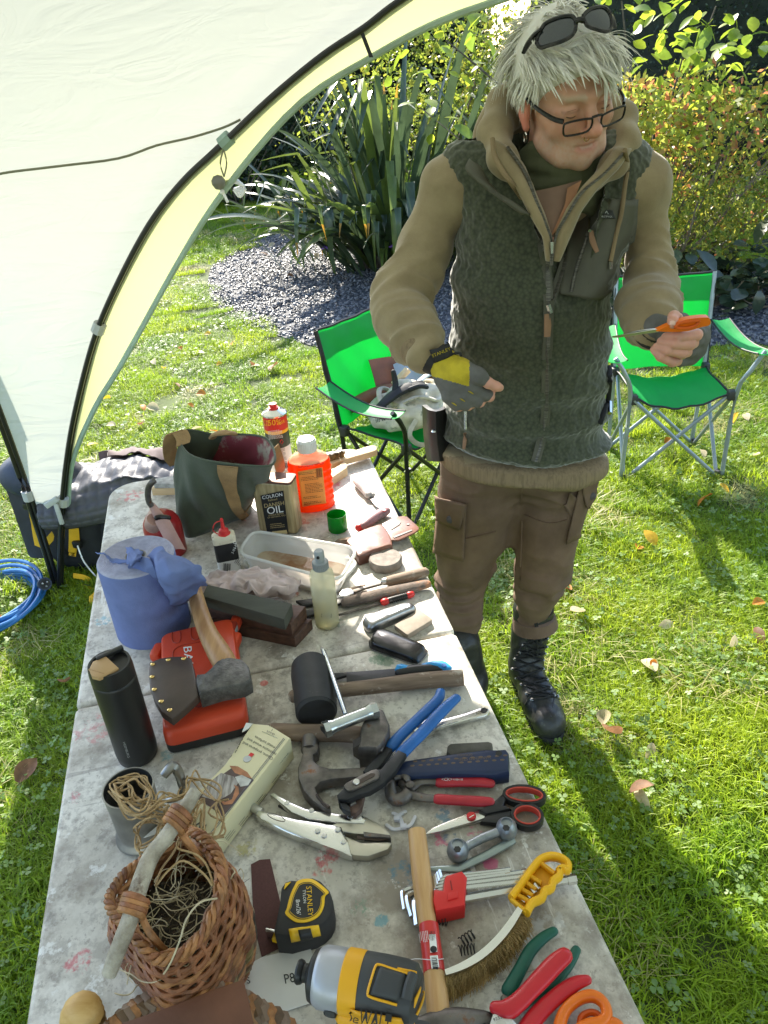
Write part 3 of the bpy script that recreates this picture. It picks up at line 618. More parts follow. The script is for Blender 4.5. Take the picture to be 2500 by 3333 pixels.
for x in (-.68, .62):
    for yq in (-.3, .3): obj('leg', tube([(x, yq, TZ - TT), (x + .02, yq, .3), (x, yq, 0)], .0125, 8), m_leg, tbl)
    obj('crossbar', tube([(x + .02, -.3, .3), (x + .02, .3, .3)], .011, 8), m_leg, tbl); obj('brace', tube([(x, 0, TZ - TT), (x * .4, 0, TZ - .07)], .008, 6), m_leg, tbl)
# ================================================================== CHAIRS
from mathutils.bvhtree import BVHTree
def bvh_of(sh): return BVHTree.FromPolygons([Vector(p) for p in sh[0]], [tuple(f) for f in sh[1]])
def onto(b, k, x, y, off=0.0015, fb=None):            # the point of a surface seen at a sight line, lifted off it a little
    d = Vector(ray(k, x, y)).normalized(); p, n, i, _ = b.ray_cast(Vector((0, 0, HC)), d)
    if p is None:
        p, n, i, _ = b.find_nearest(Vector((0, 0, HC)) + d * (fb or 2.0))
    if n.dot(d) > 0: n = -n
    return np.array(p + n * off)
def patch(b, k, quad, nu=8, nv=8, off=.002, thick=.0):  # quad: TL TR BR BL
    q = [np.array(p, float) for p in quad]
    def f(u, v): p = (q[0] * (1 - u) + q[1] * u) * (1 - v) + (q[3] * (1 - u) + q[2] * u) * v; return onto(b, k, p[0], p[1], off)
    s = grid(f, nu, nv); return solid(s, thick) if thick else s
def strip(b, k, path, w, off=.002, kk=3, r=None):       # a tube laid along a surface
    pts = smooth_path([(x, y, 0) for x, y in path], kk); return tube([onto(b, k, p[0], p[1], off) for p in pts], w, 6, sq=.6)
def ptext(b, k, s, x, y, size, ang=0.0, off=.0012, sx=1.0, bold=0.0, spacing=1.0, align='CENTER', slant=0.0):   # lettering that lies on a surface; size, x, y in the crop's pixels, ang clockwise
    V, F = text(s, size, 0, align, bold, sx, spacing); c, q = math.cos(R_(ang)), math.sin(R_(ang))
    out = []
    for (a, e, _) in V:
        e = -e; a = a - slant * e; out.append(tuple(onto(b, k, x + a * c - e * q, y + a * q + e * c, off)))
    return out, F
m_seat = mat('chair_green', (.02, .40, .10), rough=.55, transl=.5, var=.08, vs=8, tcol=(.05, .72, .20), bump=.3, bs=14, bdist=.01)
m_trim = mat('chair_trim', (.015, .016, .018), rough=.6)
m_fb = mat('chair_frame_black', (.015, .015, .017), rough=.35, metal=.3); m_fg = mat('chair_frame_grey', (.27, .31, .34), rough=.35, metal=.4)
m_joint = mat('chair_joint', (.03, .03, .03), rough=.5)
def chair(label, loc, rz, mf):
    t = thing('camping_chair', label, 'folding chair', loc, rz, 'green folding camping chairs'); w, d, h = .21, .165, .40
    def leg(a, b, nm='leg'): obj(nm, tube([a, b], .009, 8), mf, t)
    for s in (-1, 1):
        leg((s * w, -d, 0), (-s * w, -d - .01 * s, h)); leg((s * w, d, 0), (-s * w, d + .01 * s, h)); leg((s * w, -d * s, 0), (s * w, d * s, h)); leg((s * w, d * s, .0), (s * w + .01, -d * s, h))
        obj('front_post', tube([(s * (w + .02), -d - .01, 0), (s * (w + .015), -d - .01, h), (s * (w + .05), -d - .03, h + .12), (s * (w + .1), -d - .02, h + .2)], .010, 8, 3), mf, t)
        obj('back_post', tube([(s * (w - .005), d + .01, 0.02), (s * w, d + .02, h), (s * (w + .01), d + .10, .82)], .010, 8, 3), mf, t)
        for y in (-d, d): obj('joint', box(.035, .035, .045, s * w, y, h, bev=.006), m_joint, t); obj('foot_cap', lathe([(.013, 0), (.014, .01), (.012, .03)], 10, s * w, y, 0), m_joint, t)
        af = grid(lambda u, v: (s * (w + .1 - .05 * u + (v - .5) * .085), -d - .05 + (2 * d + .1) * u, h + .2 + .015 * u - .035 * math.sin(math.pi * u) - .01 * math.sin(math.pi * v)), 10, 5)
        obj('armrest', solid(af, .002), m_seat, t); 
        for v in (0, 1): obj('armrest_trim', tube([(s * (w + .1 - .05 * u + (v - .5) * .085), -d - .05 + (2 * d + .1) * u, h + .2 + .015 * u - .035 * math.sin(math.pi * u)) for u in [i / 9 for i in range(10)]], .004, 6), m_trim, t)
    def sf(u, v):
        x = (u - .5) * 2 * w * (1 - .06 * math.sin(math.pi * v)); y = -d + 2 * d * v; e = (1 - (2 * u - 1) ** 2) * (.75 + .25 * math.cos(v * 5)); return (x, y - (.05 * e if v < .3 else 0) * (1 - v / .3 if v < .3 else 0) * -.6, h + .01 - .075 * e * (1 - .25 * v) + .004 * math.sin(u * 23 + v * 9))
    obj('seat', solid(grid(sf, 17, 13), .0015), m_seat, t); obj('seat_trim', tube([sf(i / 16, 0) for i in range(17)], .005, 6), m_trim, t)
    for u in (0, 1): obj('seat_trim', tube([sf(u, i / 12) for i in range(13)], .005, 6), m_trim, t)
    def bf(u, v): return ((u - .5) * 2 * (w + .012), d + .015 + .085 * v + .05 * (1 - (2 * u - 1) ** 2) * (.3 + .7 * math.sin(math.pi * min(1, v + .15))) + .004 * math.sin(u * 19 + v * 13), h + .0 + (.82 - h) * v - .012 * math.sin(math.pi * u) * (v > .9))
    bk = obj('backrest', solid(grid(bf, 17, 17), .0015), m_seat, t)
    obj('backrest_trim', tube([bf(i / 16, 1) for i in range(17)], .006, 6), m_trim, t)
    for u in (0, 1): obj('backrest_trim', tube([bf(u, i / 16) for i in range(17)], .006, 6), m_trim, t)
    obj('backrest_band', solid(grid(lambda u, v: np.array(bf(.03 + .94 * u, .7 + .27 * v)) + np.array([0, -.004, 0]), 15, 5), .001), m_seat, t)
    return t
ch1 = chair('green camping chair with black legs and a stuffed cotton bag on its seat', (.12, 3.03, 0), R_(49), m_fb)
ch2 = chair('empty green camping chair with grey legs behind the man\'s left hand', (1.335, 3.25, 0), R_(-3), m_fg)
# things on the first chair
def c1(x, y, z): return Matrix.Translation((.12, 3.03, 0)) @ Matrix.Rotation(R_(49), 4, 'Z') @ Vector((x, y, z))
def lump(rad, amp=.15, sc=9, n=26, m=18, seed=0, flat=-9):    # soft lumpy body
    V, F = grid(lambda u, v: (rad[0] * math.sin(math.pi * v) * math.cos(2 * math.pi * u), rad[1] * math.sin(math.pi * v) * math.sin(2 * math.pi * u), -rad[2] * math.cos(math.pi * v)), n, m, True)
    V = np.array(V); k = 1 + amp * 2 * vnoise(V + seed * 3.7, sc) + amp * vnoise(V + seed, sc * 2.3); V = V * k[:, None]; V[:, 2] = np.maximum(V[:, 2], flat); return [tuple(p) for p in V], F
m_cot = mat('cotton_cream', (.50, .46, .36), rough=.9, var=.25, vs=14, wear=(.10, .12, .09), ws=12, wt=.6, bump=.4, bs=25, bdist=.01)
pb = c1(.02, -.01, .365); bag = thing('cotton_bag', 'cream cotton bag with black lettering stuffed full on the left green chair', 'bag', pb, R_(15))
bagsh = tr(lump((.17, .13, .12), .2, 15, 90, 60, 2, -.03), 0, 0, .075); ob = obj('bag_body', bagsh, m_cot, bag)
obj('handle', tube([(-.02, -.14, .1), (-.06, -.165, .05), (-.02, -.17, 0), (.05, -.165, .0), (.07, -.15, .06), (.04, -.14, .09)], .012, 6, 4, sq=.3, up=(0, 1, 0)), m_cot, bag)
obj('bag_rim', tube([(.13 * math.cos(a), .1 * math.sin(a), .155 + .025 * math.sin(3 * a)) for a in [i * .3927 for i in range(17)]], .012, 6, 3, sq=.7), m_cot, bag)
bb = bvh_of(xf(bagsh, Matrix.Translation(pb) @ Matrix.Rotation(R_(15), 4, 'Z'))); m_ink = mat('ink_black', (.02, .02, .022), rough=.7)
for s_, x, y, a, z_ in (('ilrw', 810, 490, -12, 42), ('ni il', 1040, 570, -5, 50), ('a', 912, 628, 0, 30), ('&', 1075, 612, 10, 34), ('alco', 1130, 625, -8, 30)): obj('lettering', ptext(bb, 'A5', s_, x, y, z_, a), m_ink, bag, bag, sharp=180)
m_blk = mat('black_cloth', (.018, .019, .021), rough=.75, var=.2, bump=.4, bs=60)
gv = thing('black_glove', 'black work glove on top of the stuffed cotton bag', 'glove', (pb[0] - .01, pb[1] - .06, pb[2] + .19), .3)
obj('palm', tube([(-.12, -.02, -.025), (-.06, 0, .0), (0, .0, .02)], [.022, .03, .032], 8, 3, sq=.55, rnd_end=True), m_blk, gv)
for k in range(4): obj('finger', tube([(0, -.025 + .016 * k, .02), (.04, -.032 + .02 * k, .03 - .004 * k), (.075, -.03 + .02 * k, .018)], [.011, .0105, .009], 8, 3, rnd_end=True), m_blk, gv)
obj('thumb', tube([(-.05, .01, .01), (-.04, .03, .04), (-.045, .035, .085)], [.014, .013, .010], 8, 3, rnd_end=True), m_blk, gv)
obj('cuff', tube([(-.16, -.05, -.05), (-.12, -.02, -.028)], [.026, .024], 8, sq=.5), m_blk, gv)
sp = Vector(pb) + Vector((.05, .03, .2)); tg = thing('paint_scraper', 'white plastic scraper poking out of the stuffed cotton bag', 'tool', sp, .7)
obj('handle', tube([(-.06, 0, -.04), (.0, 0, .0), (.07, 0, .02)], [.012, .014, .010], 8, 3, sq=.5), mat('plastic_white', (.7, .7, .68), rough=.4), tg); obj('blade', box(.06, .05, .003, -.09, 0, -.05, bev=.001), mat('steel', (.55, .55, .55), rough=.3, metal=1), tg)
wd = Vector(pb) + Vector((-.03, .06, .21)); solo('wood_offcut', tr(box(.09, .03, .02, bev=.002), *wd, ry=-.6, rz=.5), wood('wood_pale', (.52, .36, .19), (.64, .47, .28)), 'pale wooden offcut poking out of the stuffed cotton bag', 'wood')
ms = mat('mesh_net', (.03, .03, .03), rough=.8, alpha=.75)
nt_ = [ [onto(bb, 'A5', x, y, .006) for x in range(940, 1071, 12)] for y in range(540, 690, 12)]
net = merge(*[tube([r[i] for r in nt_], .0012, 3, cap=False) for i in range(len(nt_[0]))], *[tube(r, .0012, 3, cap=False) for r in nt_])
solo('mesh_cup_pocket', net, ms, 'black mesh cup pocket hanging at the edge of the left green chair', 'pocket')
ap = c1(.10, .1, .46); apr = thing('leather_apron', 'rusty brown leather apron rolled behind the cotton bag on the left green chair', 'apron', ap, R_(20))
m_ap = mat('leather_rust', (.23, .085, .045), rough=.6, var=.2, vs=9, bump=.3, bs=80)
obj('roll', tube([(-.24, 0, .0), (-.08, .01, .025), (.12, 0, .01), (.25, -.01, .03)], [.03, .038, .036, .03], 12, 4), m_ap, apr); obj('flap', solid(grid(lambda u, v: (-.1 + .38 * u, .02 + .09 * v + .02 * math.sin(u * 5), .02 + .16 * v * (1 - .25 * u) - .03 * v * v), 10, 6), .003), m_ap, apr)
obj('denim_lining', solid(grid(lambda u, v: (0.0 + .22 * u, .025 + .05 * v, .05 + .07 * v + .01 * math.sin(u * 9)), 8, 5), .002), mat('denim_pale', (.30, .36, .44), rough=.8, bump=.4, bs=90), apr)

# ================================================================== GROUND THINGS BY THE TENT FOOT
m_pack = mat('pack_black', (.016, .017, .02), rough=.7, var=.25, bump=.4, bs=40, bdist=.006); m_navy = mat('pack_navy', (.03, .038, .06), rough=.6, var=.2, bump=.3, bs=30, bdist=.006); m_yel = mat('strap_yellow', (.72, .40, .015), rough=.6, var=.1, bump=.4, bs=200)
bp = thing('backpack', 'black backpack with yellow straps leaning at the shelter foot', 'backpack', (-1.27, 2.72, 0), R_(-20))
obj('pack_body', tr(lump((.19, .12, .27), .05, 6, 30, 22, 5, -.23), 0, 0, .23), m_pack, bp)
obj('back_panel', tr(box(.2, .05, .36, bev=.02), -.08, -.085, .26, ry=-.12, rx=-.12), m_pack, bp)
obj('top_flap', tr(lump((.13, .12, .09), .08, 8, 24, 14, 6), -.11, -.01, .42), m_navy, bp)
bpi = inv(bp)
bpb = bvh_of(merge(*[xf(([tuple(v.co) for v in c.data.vertices], [tuple(p.vertices) for p in c.data.polygons]), inv(bp).inverted()) for c in bp.children]))
def ystrap(pts, w=.016): return obj('strap', tube([tuple(bpi @ Vector(p)) for p in pts], w, 6, 3, sq=.16, up=(.4, -.9, .1)), m_yel, bp)
def atz(k, L): return [on(k, x, y, z) for x, y, z in L]
def onp(L): return [onto(bpb, 'A4', x, y, .012) for x, y in L]
ystrap(onp([(205, 1180), (225, 1290), (270, 1430), (320, 1590)]))
ystrap(onp([(415, 1180), (440, 1300), (440, 1480), (440, 1590)])); ystrap(onp([(430, 1180), (455, 1290), (468, 1420)]), .013)
ystrap(atz('A4', [(440, 1610, .06), (500, 1620, .05), (540, 1640, .03)]), .013); ystrap(atz('A4', [(460, 1660, .01), (530, 1690, .02), (600, 1710, .012)]), .014); ystrap(atz('A4', [(590, 1700, .03), (555, 1740, .04), (560, 1790, .012)]), .014)
obj('buckle', tr(box(.05, .02, .03, bev=.004), *(bpi @ Vector(onto(bpb, 'A4', 205, 1185, .02)))), mat('buckle_black', (.01, .01, .01), rough=.4), bp); obj('buckle', tr(box(.035, .02, .03, bev=.004), *(bpi @ Vector(onto(bpb, 'A4', 472, 1405, .02)))), mat('buckle_black', (.01, .01, .01)), bp)
obj('pull_cord', tube([tuple(bpi @ Vector(p)) for p in atz('A4', [(465, 1430, .2), (500, 1520, .13), (545, 1580, .06), (590, 1630, .02)])], .003, 6, 4), mat('cord_white', (.8, .8, .83)), bp)
b2 = thing('tool_bag', 'black bag with a white panel half hidden behind the table corner', 'bag', (-1.02, 2.72, 0), R_(8)); obj('bag_body', tr(lump((.17, .13, .2), .05, 6, 30, 22, 8, -.15), 0, 0, .15), m_pack, b2)
obj('white_panel', tr(lump((.05, .02, .09), .05, 9, 16, 12, 4), -.03, -.135, .16, ry=-.5), mat('plastic_white', (.7, .7, .68)), b2); obj('green_pocket', tr(box(.06, .02, .14, bev=.008), .06, -.125, .2, ry=.2), mat('teal_cloth', (.02, .10, .09), rough=.8), b2)
# quilted jacket draped over the bags
m_jack = mat('quilt_grey', (.07, .07, .08), rough=.52, var=.12, vs=5, bump=.3, bs=30, bdist=.008, spec=.4); m_fl = mat('jacket_fleece', (.10, .062, .058), rough=.9, sheen=.3)
jk = thing('quilted_jacket', 'grey quilted jacket with brown panels draped over the bags by the shelter', 'jacket', (-1.12, 2.72, .2), R_(3))
def jf(u, v):
    x = -.19 + .57 * u; z0 = .16 + .05 * math.sin(2.2 * u + .4) - .08 * max(0, u - .75) * 3
    if v < .5: t = v / .5; y = -.17 - .02 * math.sin(u * 7); z = z0 * t + (.055 + .02 * u) * (1 - t) + .02; y = y + .05 * t * t - .03 * math.sin(math.pi * t)
    else: t = (v - .5) / .5; y = -.13 + .3 * t; z = z0 + .02 + .025 * math.sin(math.pi * t) - .05 * t * t + .0
    q = (abs(math.sin((u * 14 + .35 * math.sin(v * 5)) * math.pi / 1.0))) ** .5; q2 = abs(math.sin(v * 9 * math.pi)) ** .5
    return (x, y - .008 * q * q2 * (v < .5), z + .008 * q * q2 + .007 * math.sin(u * 31 + v * 17) * (v > .45))
J = grid(jf, 110, 56); jo = obj('quilted_shell', solid(J, .004), m_jack, jk, sharp=180)
obj('side_panel', solid(grid(lambda u, v: tuple(np.array(jf(.42 + .5 * u, .78 + .2 * v + .06 * math.sin(u * 6))) + np.array([0, 0, .016 + .02 * math.sin(math.pi * v)])), 24, 8), .004), m_fl, jk)
obj('collar', solid(grid(lambda u, v: (-.02 + .17 * u, .13 - .03 * math.sin(math.pi * u) + .02 * v, .17 + .06 * v + .015 * math.sin(u * 6)), 14, 5), .006), m_fl, jk)
# blue cable coil with plug
m_cab = mat('cable_blue', (.03, .15, .38), rough=.35, var=.1); cb = thing('cable_coil', 'coil of blue extension cable with a plug lying on the grass', 'cable', (-1.545, 2.43, 0))
for k in range(9):
    rx = .185 + rnd.uniform(-.035, .035); ry = .20 + rnd.uniform(-.035, .03); ox, oy = rnd.uniform(-.02, .02), rnd.uniform(-.025, .02); a0 = rnd.uniform(0, 6)
    obj('cable_loop', tube([(ox + rx * math.cos(a), oy + ry * math.sin(a), .03 + .004 * k + .012 * math.sin(2 * a + a0)) for a in [i * .2618 for i in range(25)]], .0078, 7, 2, cap=False), m_cab, cb)
pp = Vector(on('A4', 262, 1660, .1)) - cb.location; m_plug = mat('plug_navy', (.02, .03, .06), rough=.35)
pl = obj('plug', merge(tr(lathe([(.024, -.035), (.026, -.03), (.026, .02), (.031, .024), (.031, .034)], 20), 0, 0, 0)), m_plug, cb); pl.location = pp; pl.rotation_euler = (R_(62), 0, R_(38)); pl.scale = (.8, .8, .9)
pf = obj('plug_face', lathe([(.025, .03), (.024, .0345)], 18), mat('plug_black', (.01, .01, .012)), pl)
for k in range(3): obj('pin', lathe([(.0045, .03), (.0045, .05), (.003, .052)], 8, .012 * math.cos(k * 2.09 + .5), .012 * math.sin(k * 2.09 + .5)), mat('steel', (.55, .55, .55)), pl)
# fallen leaves
m_fa = [mat('fallen_leaf_%s' % nme, c, rough=.6, transl=.4, var=.3, vs=25) for nme, c in (('yellow', (.68, .40, .03)), ('orange', (.55, .20, .02)), ('pale', (.50, .42, .26)), ('brown', (.22, .11, .055)))]
fl = [[mkmesh('fallen_leaf', leaf_shape(L, W, 5, f, c), m, True, 180) for L, W, f, c in ((.075, .026, .5, .2), (.06, .028, .7, -.3), (.085, .022, .3, .5))] for m in m_fa]
FL = [('A4', 660, 545, 0, 1.1, 'large bright yellow leaf on the grass right of the shelter pole'), ('A4', 1265, 160, 0, .8, ''), ('A4', 1400, 208, 1, .8, ''), ('A4', 850, 585, 1, .9, ''), ('A4', 1180, 520, 1, 1.1, ''), ('A4', 1260, 740, 1, 1.0, ''), ('A4', 525, 830, 0, .8, ''), ('A4', 1225, 275, 2, .9, ''), ('A4', 1300, 345, 0, .7, ''), ('A4', 955, 615, 2, 1.4, ''), ('A4', 920, 315, 2, 1.2, ''), ('A4', 1160, 600, 1, .8, ''), ('A4', 835, 705, 3, .9, ''), ('A4', 1045, 455, 3, .9, ''), ('A4', 1510, 350, 3, 1.0, ''), ('A4', 640, 710, 2, 1.1, ''), ('A4', 1210, 720, 2, 1.0, ''), ('A4', 870, 35, 1, 1.0, ''), ('A4', 990, 365, 0, .7, ''), ('A4', 1090, 255, 1, .7, ''), ('A4', 20, 1900, 1, 1.1, ''), ('A4', 75, 1120, 0, 1.0, ''),
      ('A6', 980, 1245, 0, 1.2, 'long yellow leaf standing up in the grass in front of the right green chair'), ('A6', 885, 1245, 1, .8, ''), ('A6', 1325, 940, 1, 1.3, 'big orange leaf on the grass below the right legs of the right chair'), ('A6', 1370, 875, 0, .7, ''), ('A6', 480, 1510, 1, .9, 'orange leaf beside the man\'s left shin'), ('A6', 560, 1640, 2, 1.1, ''), ('A6', 1005, 1735, 2, .9, ''), ('A6', 985, 2000, 2, 1.1, ''), ('A6', 990, 1970, 1, .5, ''), ('A6', 1590, 1735, 3, 1.0, ''), ('A6', 1430, 1850, 2, .7, ''), ('A6', 825, 590, 1, .7, ''), ('A6', 1450, 510, 0, 1.1, ''), ('A6', 1520, 455, 2, .9, ''), ('A6', 1260, 670, 2, .9, ''), ('A6', 1040, 630, 1, .7, ''), ('A6', 1570, 705, 2, .7, ''), ('A6', 1635, 1580, 1, .8, ''),
      ('D', 1340, 1585, 3, 1.3, 'curled brown leaf right of the man\'s left boot'), ('D', 1303, 1565, 2, .9, ''), ('D', 1410, 1605, 2, .7, ''), ('D', 38, 1690, 3, 1.3, 'dull brown leaf on the grass at the left edge of the picture'), ('D', 148, 1470, 3, .9, ''), ('B8', 1560, 160, 3, 1.1, ''), ('B8', 1600, 130, 2, .8, ''), ('D', 585, 800, 3, 1.6, ''), ('D', 560, 790, 2, 1.2, '')]
LM = [('the shelter pole', 'A4', 370, 1650), ('the cable coil', 'A4', 100, 1800), ('the left green chair', 'A5', 830, 1000), ('the right green chair', 'A6', 1080, 700), ("the man's left boot", 'D', 1165, 1520), ('the slate path corner', 'D', 480, 690), ('the gas canister', 'D', 610, 1050), ('the tote bag', 'D', 480, 1050), ('the right picture edge', 'D', 1659, 1300), ('the strip of gravel', 'D', 700, 760)]
LM = [(n_, on(k, x, y, 0)) for n_, k, x, y in LM]; used = {}
def leaf_label(col, p):
    d, n_, q = min((math.hypot(p[0] - q[0], p[1] - q[1]), n_, q) for n_, q in LM); dx, dy = p[0] - q[0], p[1] - q[1]
    w = ('right of' if dx > 0 else 'left of') if abs(dx) > abs(dy) else ('behind' if dy > 0 else 'in front of'); k = (col, w, n_); used[k] = used.get(k, 0) + 1
    return '%s fallen leaf on grass %s %s%s' % (col, w, n_, '' if used[k] == 1 else ', %s nearest' % ['', '', 'second', 'third', 'fourth', 'fifth', 'sixth'][used[k]])
names = ['small yellow', 'flat orange', 'pale dry', 'brown curled']
FL.sort(key=lambda f: min(math.hypot(*(on(f[0], f[1], f[2], .035) - q)[:2]) for _, q in LM))
for i, (k, x, y, m, s, lab) in enumerate(FL):
    p = on(k, x, y, .035); o = bpy.data.objects.new('fallen_leaf', fl[m][i % 3]); C.objects.link(o); o.location = p; o.rotation_euler = (rnd.gauss(0, .4), rnd.gauss(-.2, .35), rnd.uniform(0, 6.283)); s *= .85; o.scale = (s, s, s)
    tag(o, lab or leaf_label(names[m], p), 'leaf', 'fallen autumn leaves on the lawn')
for i in range(26):               # dry leaves on the slate
    p = gpa.min(0) + (gpa.max(0) - gpa.min(0)) * np.array([rnd.random(), rnd.random()])
    if inside(gpa, p[None])[0] and -1.8 < p[0] < 3.2:
        o = bpy.data.objects.new('fallen_leaf', fl[2 + i % 2][i % 3]); C.objects.link(o); o.location = (p[0], p[1], .04); o.rotation_euler = (rnd.gauss(0, .3), rnd.gauss(0, .3), rnd.uniform(0, 6.3)); o.scale = (1.1,) * 3
        tag(o, ['pale dry fallen leaf lying on the grey slate chips', 'brown fallen leaf lying on the grey slate chips'][i % 2], 'leaf', 'dry leaves on the slate path')
# ================================================================== THE MAN
def surface_nets(Fd, org, h):
    S = Fd < 0; nx, ny, nz = Fd.shape; c = [(i, j, k) for i in (0, 1) for j in (0, 1) for k in (0, 1)]
    cnt = sum(S[i:nx - 1 + i, j:ny - 1 + j, k:nz - 1 + k].astype(np.int8) for i, j, k in c); act = (cnt > 0) & (cnt < 8); ids = np.argwhere(act)
    num = np.full(act.shape, -1, np.int64); num[act] = np.arange(len(ids)); acc = np.zeros((len(ids), 3)); w = np.zeros(len(ids)); I, J, Kk = ids.T
    for a in range(8):
        for ax in range(3):
            b = list(c[a])
            if b[ax] == 1: continue
            b[ax] = 1; A = Fd[I + c[a][0], J + c[a][1], Kk + c[a][2]]; B = Fd[I + b[0], J + b[1], Kk + b[2]]; m = (A < 0) != (B < 0); t = np.where(m, A / (A - B + 1e-12), 0)
            p = np.array(c[a], float)[None].repeat(len(ids), 0); p[:, ax] += t; acc += np.where(m[:, None], p, 0); w += m
    V = (ids + acc / np.maximum(w, 1)[:, None]) * h + np.array(org); Q = []
    for ax in range(3):
        sl = [slice(None)] * 3; sl[ax] = slice(0, -1); s2 = [slice(None)] * 3; s2[ax] = slice(1, None); A = S[tuple(sl)]; B = S[tuple(s2)]; d = A != B; e = np.argwhere(d)
        o1, o2 = [(1, 2), (2, 0), (0, 1)][ax]; ok = (e[:, o1] > 0) & (e[:, o2] > 0) & (e[:, o1] < Fd.shape[o1] - 1) & (e[:, o2] < Fd.shape[o2] - 1); e = e[ok]; fl_ = A[tuple(e.T)]
        q = []
        for da, db in ((-1, -1), (0, -1), (0, 0), (-1, 0)):
            t = e.copy(); t[:, o1] += da; t[:, o2] += db; q.append(num[tuple(t.T)])
        q = np.stack(q, 1); q[~fl_] = q[~fl_][:, ::-1]; Q.append(q)
    Q = np.concatenate(Q); Q = Q[(Q >= 0).all(1)]; return V, Q
class Field:
    def __init__(s, lo, hi, h):
        s.lo = np.array(lo, float); s.h = h; n = np.ceil((np.array(hi) - s.lo) / h).astype(int) + 1; s.F = np.full(n, .2, np.float32); s.n = n
    def blk(s, lo, hi, m):
        a = np.clip(np.floor((np.minimum(lo, hi) - m - s.lo) / s.h).astype(int), 0, s.n); b = np.clip(np.ceil((np.maximum(lo, hi) + m - s.lo) / s.h).astype(int) + 1, 0, s.n)
        sl = tuple(slice(i, j) for i, j in zip(a, b)); ax = [s.lo[k] + np.arange(a[k], b[k]) * s.h for k in range(3)]; return sl, np.meshgrid(*ax, indexing='ij')
    def put(s, sl, d, k, sub=False):
        f = s.F[sl]
        if sub:
            g = -d; hh = np.maximum(k - np.abs(f - g), 0) / k; s.F[sl] = np.maximum(f, g) + hh * hh * k * .25
        else:
            hh = np.maximum(k - np.abs(f - d), 0) / k; s.F[sl] = np.minimum(f, d) - hh * hh * k * .25
    def cone(s, a, b, ra, rb, k=.02, sub=False):
        a = np.array(a, float); b = np.array(b, float); r = max(ra, rb) + k + 2 * s.h; sl, (X, Y, Z) = s.blk(a, b, r); ba = b - a; L2 = ba @ ba + 1e-12
        t = np.clip(((X - a[0]) * ba[0] + (Y - a[1]) * ba[1] + (Z - a[2]) * ba[2]) / L2, 0, 1); d = np.sqrt((X - a[0] - t * ba[0]) ** 2 + (Y - a[1] - t * ba[1]) ** 2 + (Z - a[2] - t * ba[2]) ** 2) - (ra + (rb - ra) * t); s.put(sl, d, k, sub)
    def ell(s, c, r, k=.02, M=None, sub=False):
        c = np.array(c, float); r = np.array(r, float); m = max(r) + k + 2 * s.h; sl, (X, Y, Z) = s.blk(c, c, m); P = np.stack([X - c[0], Y - c[1], Z - c[2]], -1)
        if M is not None: P = P @ M
        q = np.sqrt(((P / r) ** 2).sum(-1)); g = np.sqrt(((P / (r * r)) ** 2).sum(-1)) + 1e-9; s.put(sl, q * (q - 1) / g, k, sub)
    def chain(s, pts, k=.02):
        for (a, ra), (b, rb) in zip(pts[:-1], pts[1:]): s.cone(a, b, ra, rb, k)
    def mesh(s): return surface_nets(s.F, s.lo, s.h)
def vnorm(V, Q):
    n = np.zeros_like(V); f = np.cross(V[Q[:, 2]] - V[Q[:, 0]], V[Q[:, 3]] - V[Q[:, 1]])
    for i in range(4): np.add.at(n, Q[:, i], f)
    return n / (np.linalg.norm(n, axis=1)[:, None] + 1e-12)
def relax(V, Q, it=1):
    for _ in range(it):
        s = np.zeros_like(V); c = np.zeros(len(V))
        for i in range(4): np.add.at(s, Q[:, i], V[Q[:, (i + 1) % 4]] + V[Q[:, i - 1]]); np.add.at(c, Q[:, i], 2)
        V = V * .5 + .5 * s / np.maximum(c, 1)[:, None]
    return V
def sec(k, xl, yl, xr, yr, Y, g=1.0):     # round section between two silhouette points at ground distance Y
    a = aty(k, xl, yl, Y); b = aty(k, xr, yr, Y); return ((a + b) / 2, np.linalg.norm(a - b) / 2 * g)
man = thing('person', 'grey blond man in dark green fleece vest looking down at scissors behind the table', 'person', (.40, 1.85, 0))
# ---- head frame
HP = aty('A3', 437, 545, 1.77); yaw, pitch, roll = R_(17), R_(15), R_(10)
fd = np.array([math.sin(yaw) * math.cos(pitch), -math.cos(yaw) * math.cos(pitch), -math.sin(pitch)]); sx_ = np.cross(fd, [0, 0, 1]); sx_ /= np.linalg.norm(sx_); uz = np.cross(sx_, fd)
sx_ = -sx_   # subject's left: image right
lx = np.cross(fd, uz) * -1; lx /= np.linalg.norm(lx)
lx, uz = lx * math.cos(roll) + uz * math.sin(roll), uz * math.cos(roll) - lx * math.sin(roll)
HM = np.array([lx, fd, uz]).T            # columns: subject left, forward, up
HS = 1.08
def hp(x, y, z): return HP + HM @ (np.array([x, y, z]) * HS)
# ---- body: head, neck, trunk and hidden arms, one surface
NB = aty('D', 1195, 405, 1.80)
Bf = Field((-.05, 1.48, 1.15), (.85, 2.05, 1.92), .0035)
for c, r, k in (((0, -.012, .035), (.077, .098, .085), .02), ((0, .032, -.03), (.064, .062, .085), .03), ((0, .042, -.078), (.050, .046, .040), .03)): Bf.ell(HP + HM @ (np.array(c) * HS), np.array(r) * HS, k, HM)
def hc(a, b, ra, rb, k=.012, sub=False): Bf.cone(hp(*a), hp(*b), ra * HS, rb * HS, k, sub)
hc((0, .076, -.102), (0, .078, -.094), .019, .019, .02)
hc((-.036, .080, .022), (-.010, .090, .018), .011, .012, .014); hc((.036, .080, .022), (.010, .090, .018), .011, .012, .014)
for s in (-1, 1):
    hc((s * .031, .101, -.002), (s * .034, .099, -.003), .016, .015, .012, True); hc((s * .030, .079, -.002), (s * .036, .076, -.003), .0145, .0135, .004); hc((s * .042, .062, -.03), (s * .046, .055, -.024), .024, .02, .02)
    hc((s * .012, .104, -.040), (s * .010, .106, -.039), .009, .008, .006); hc((s * .048, .02, -.075), (s * .035, .06, -.09), .022, .02, .02)
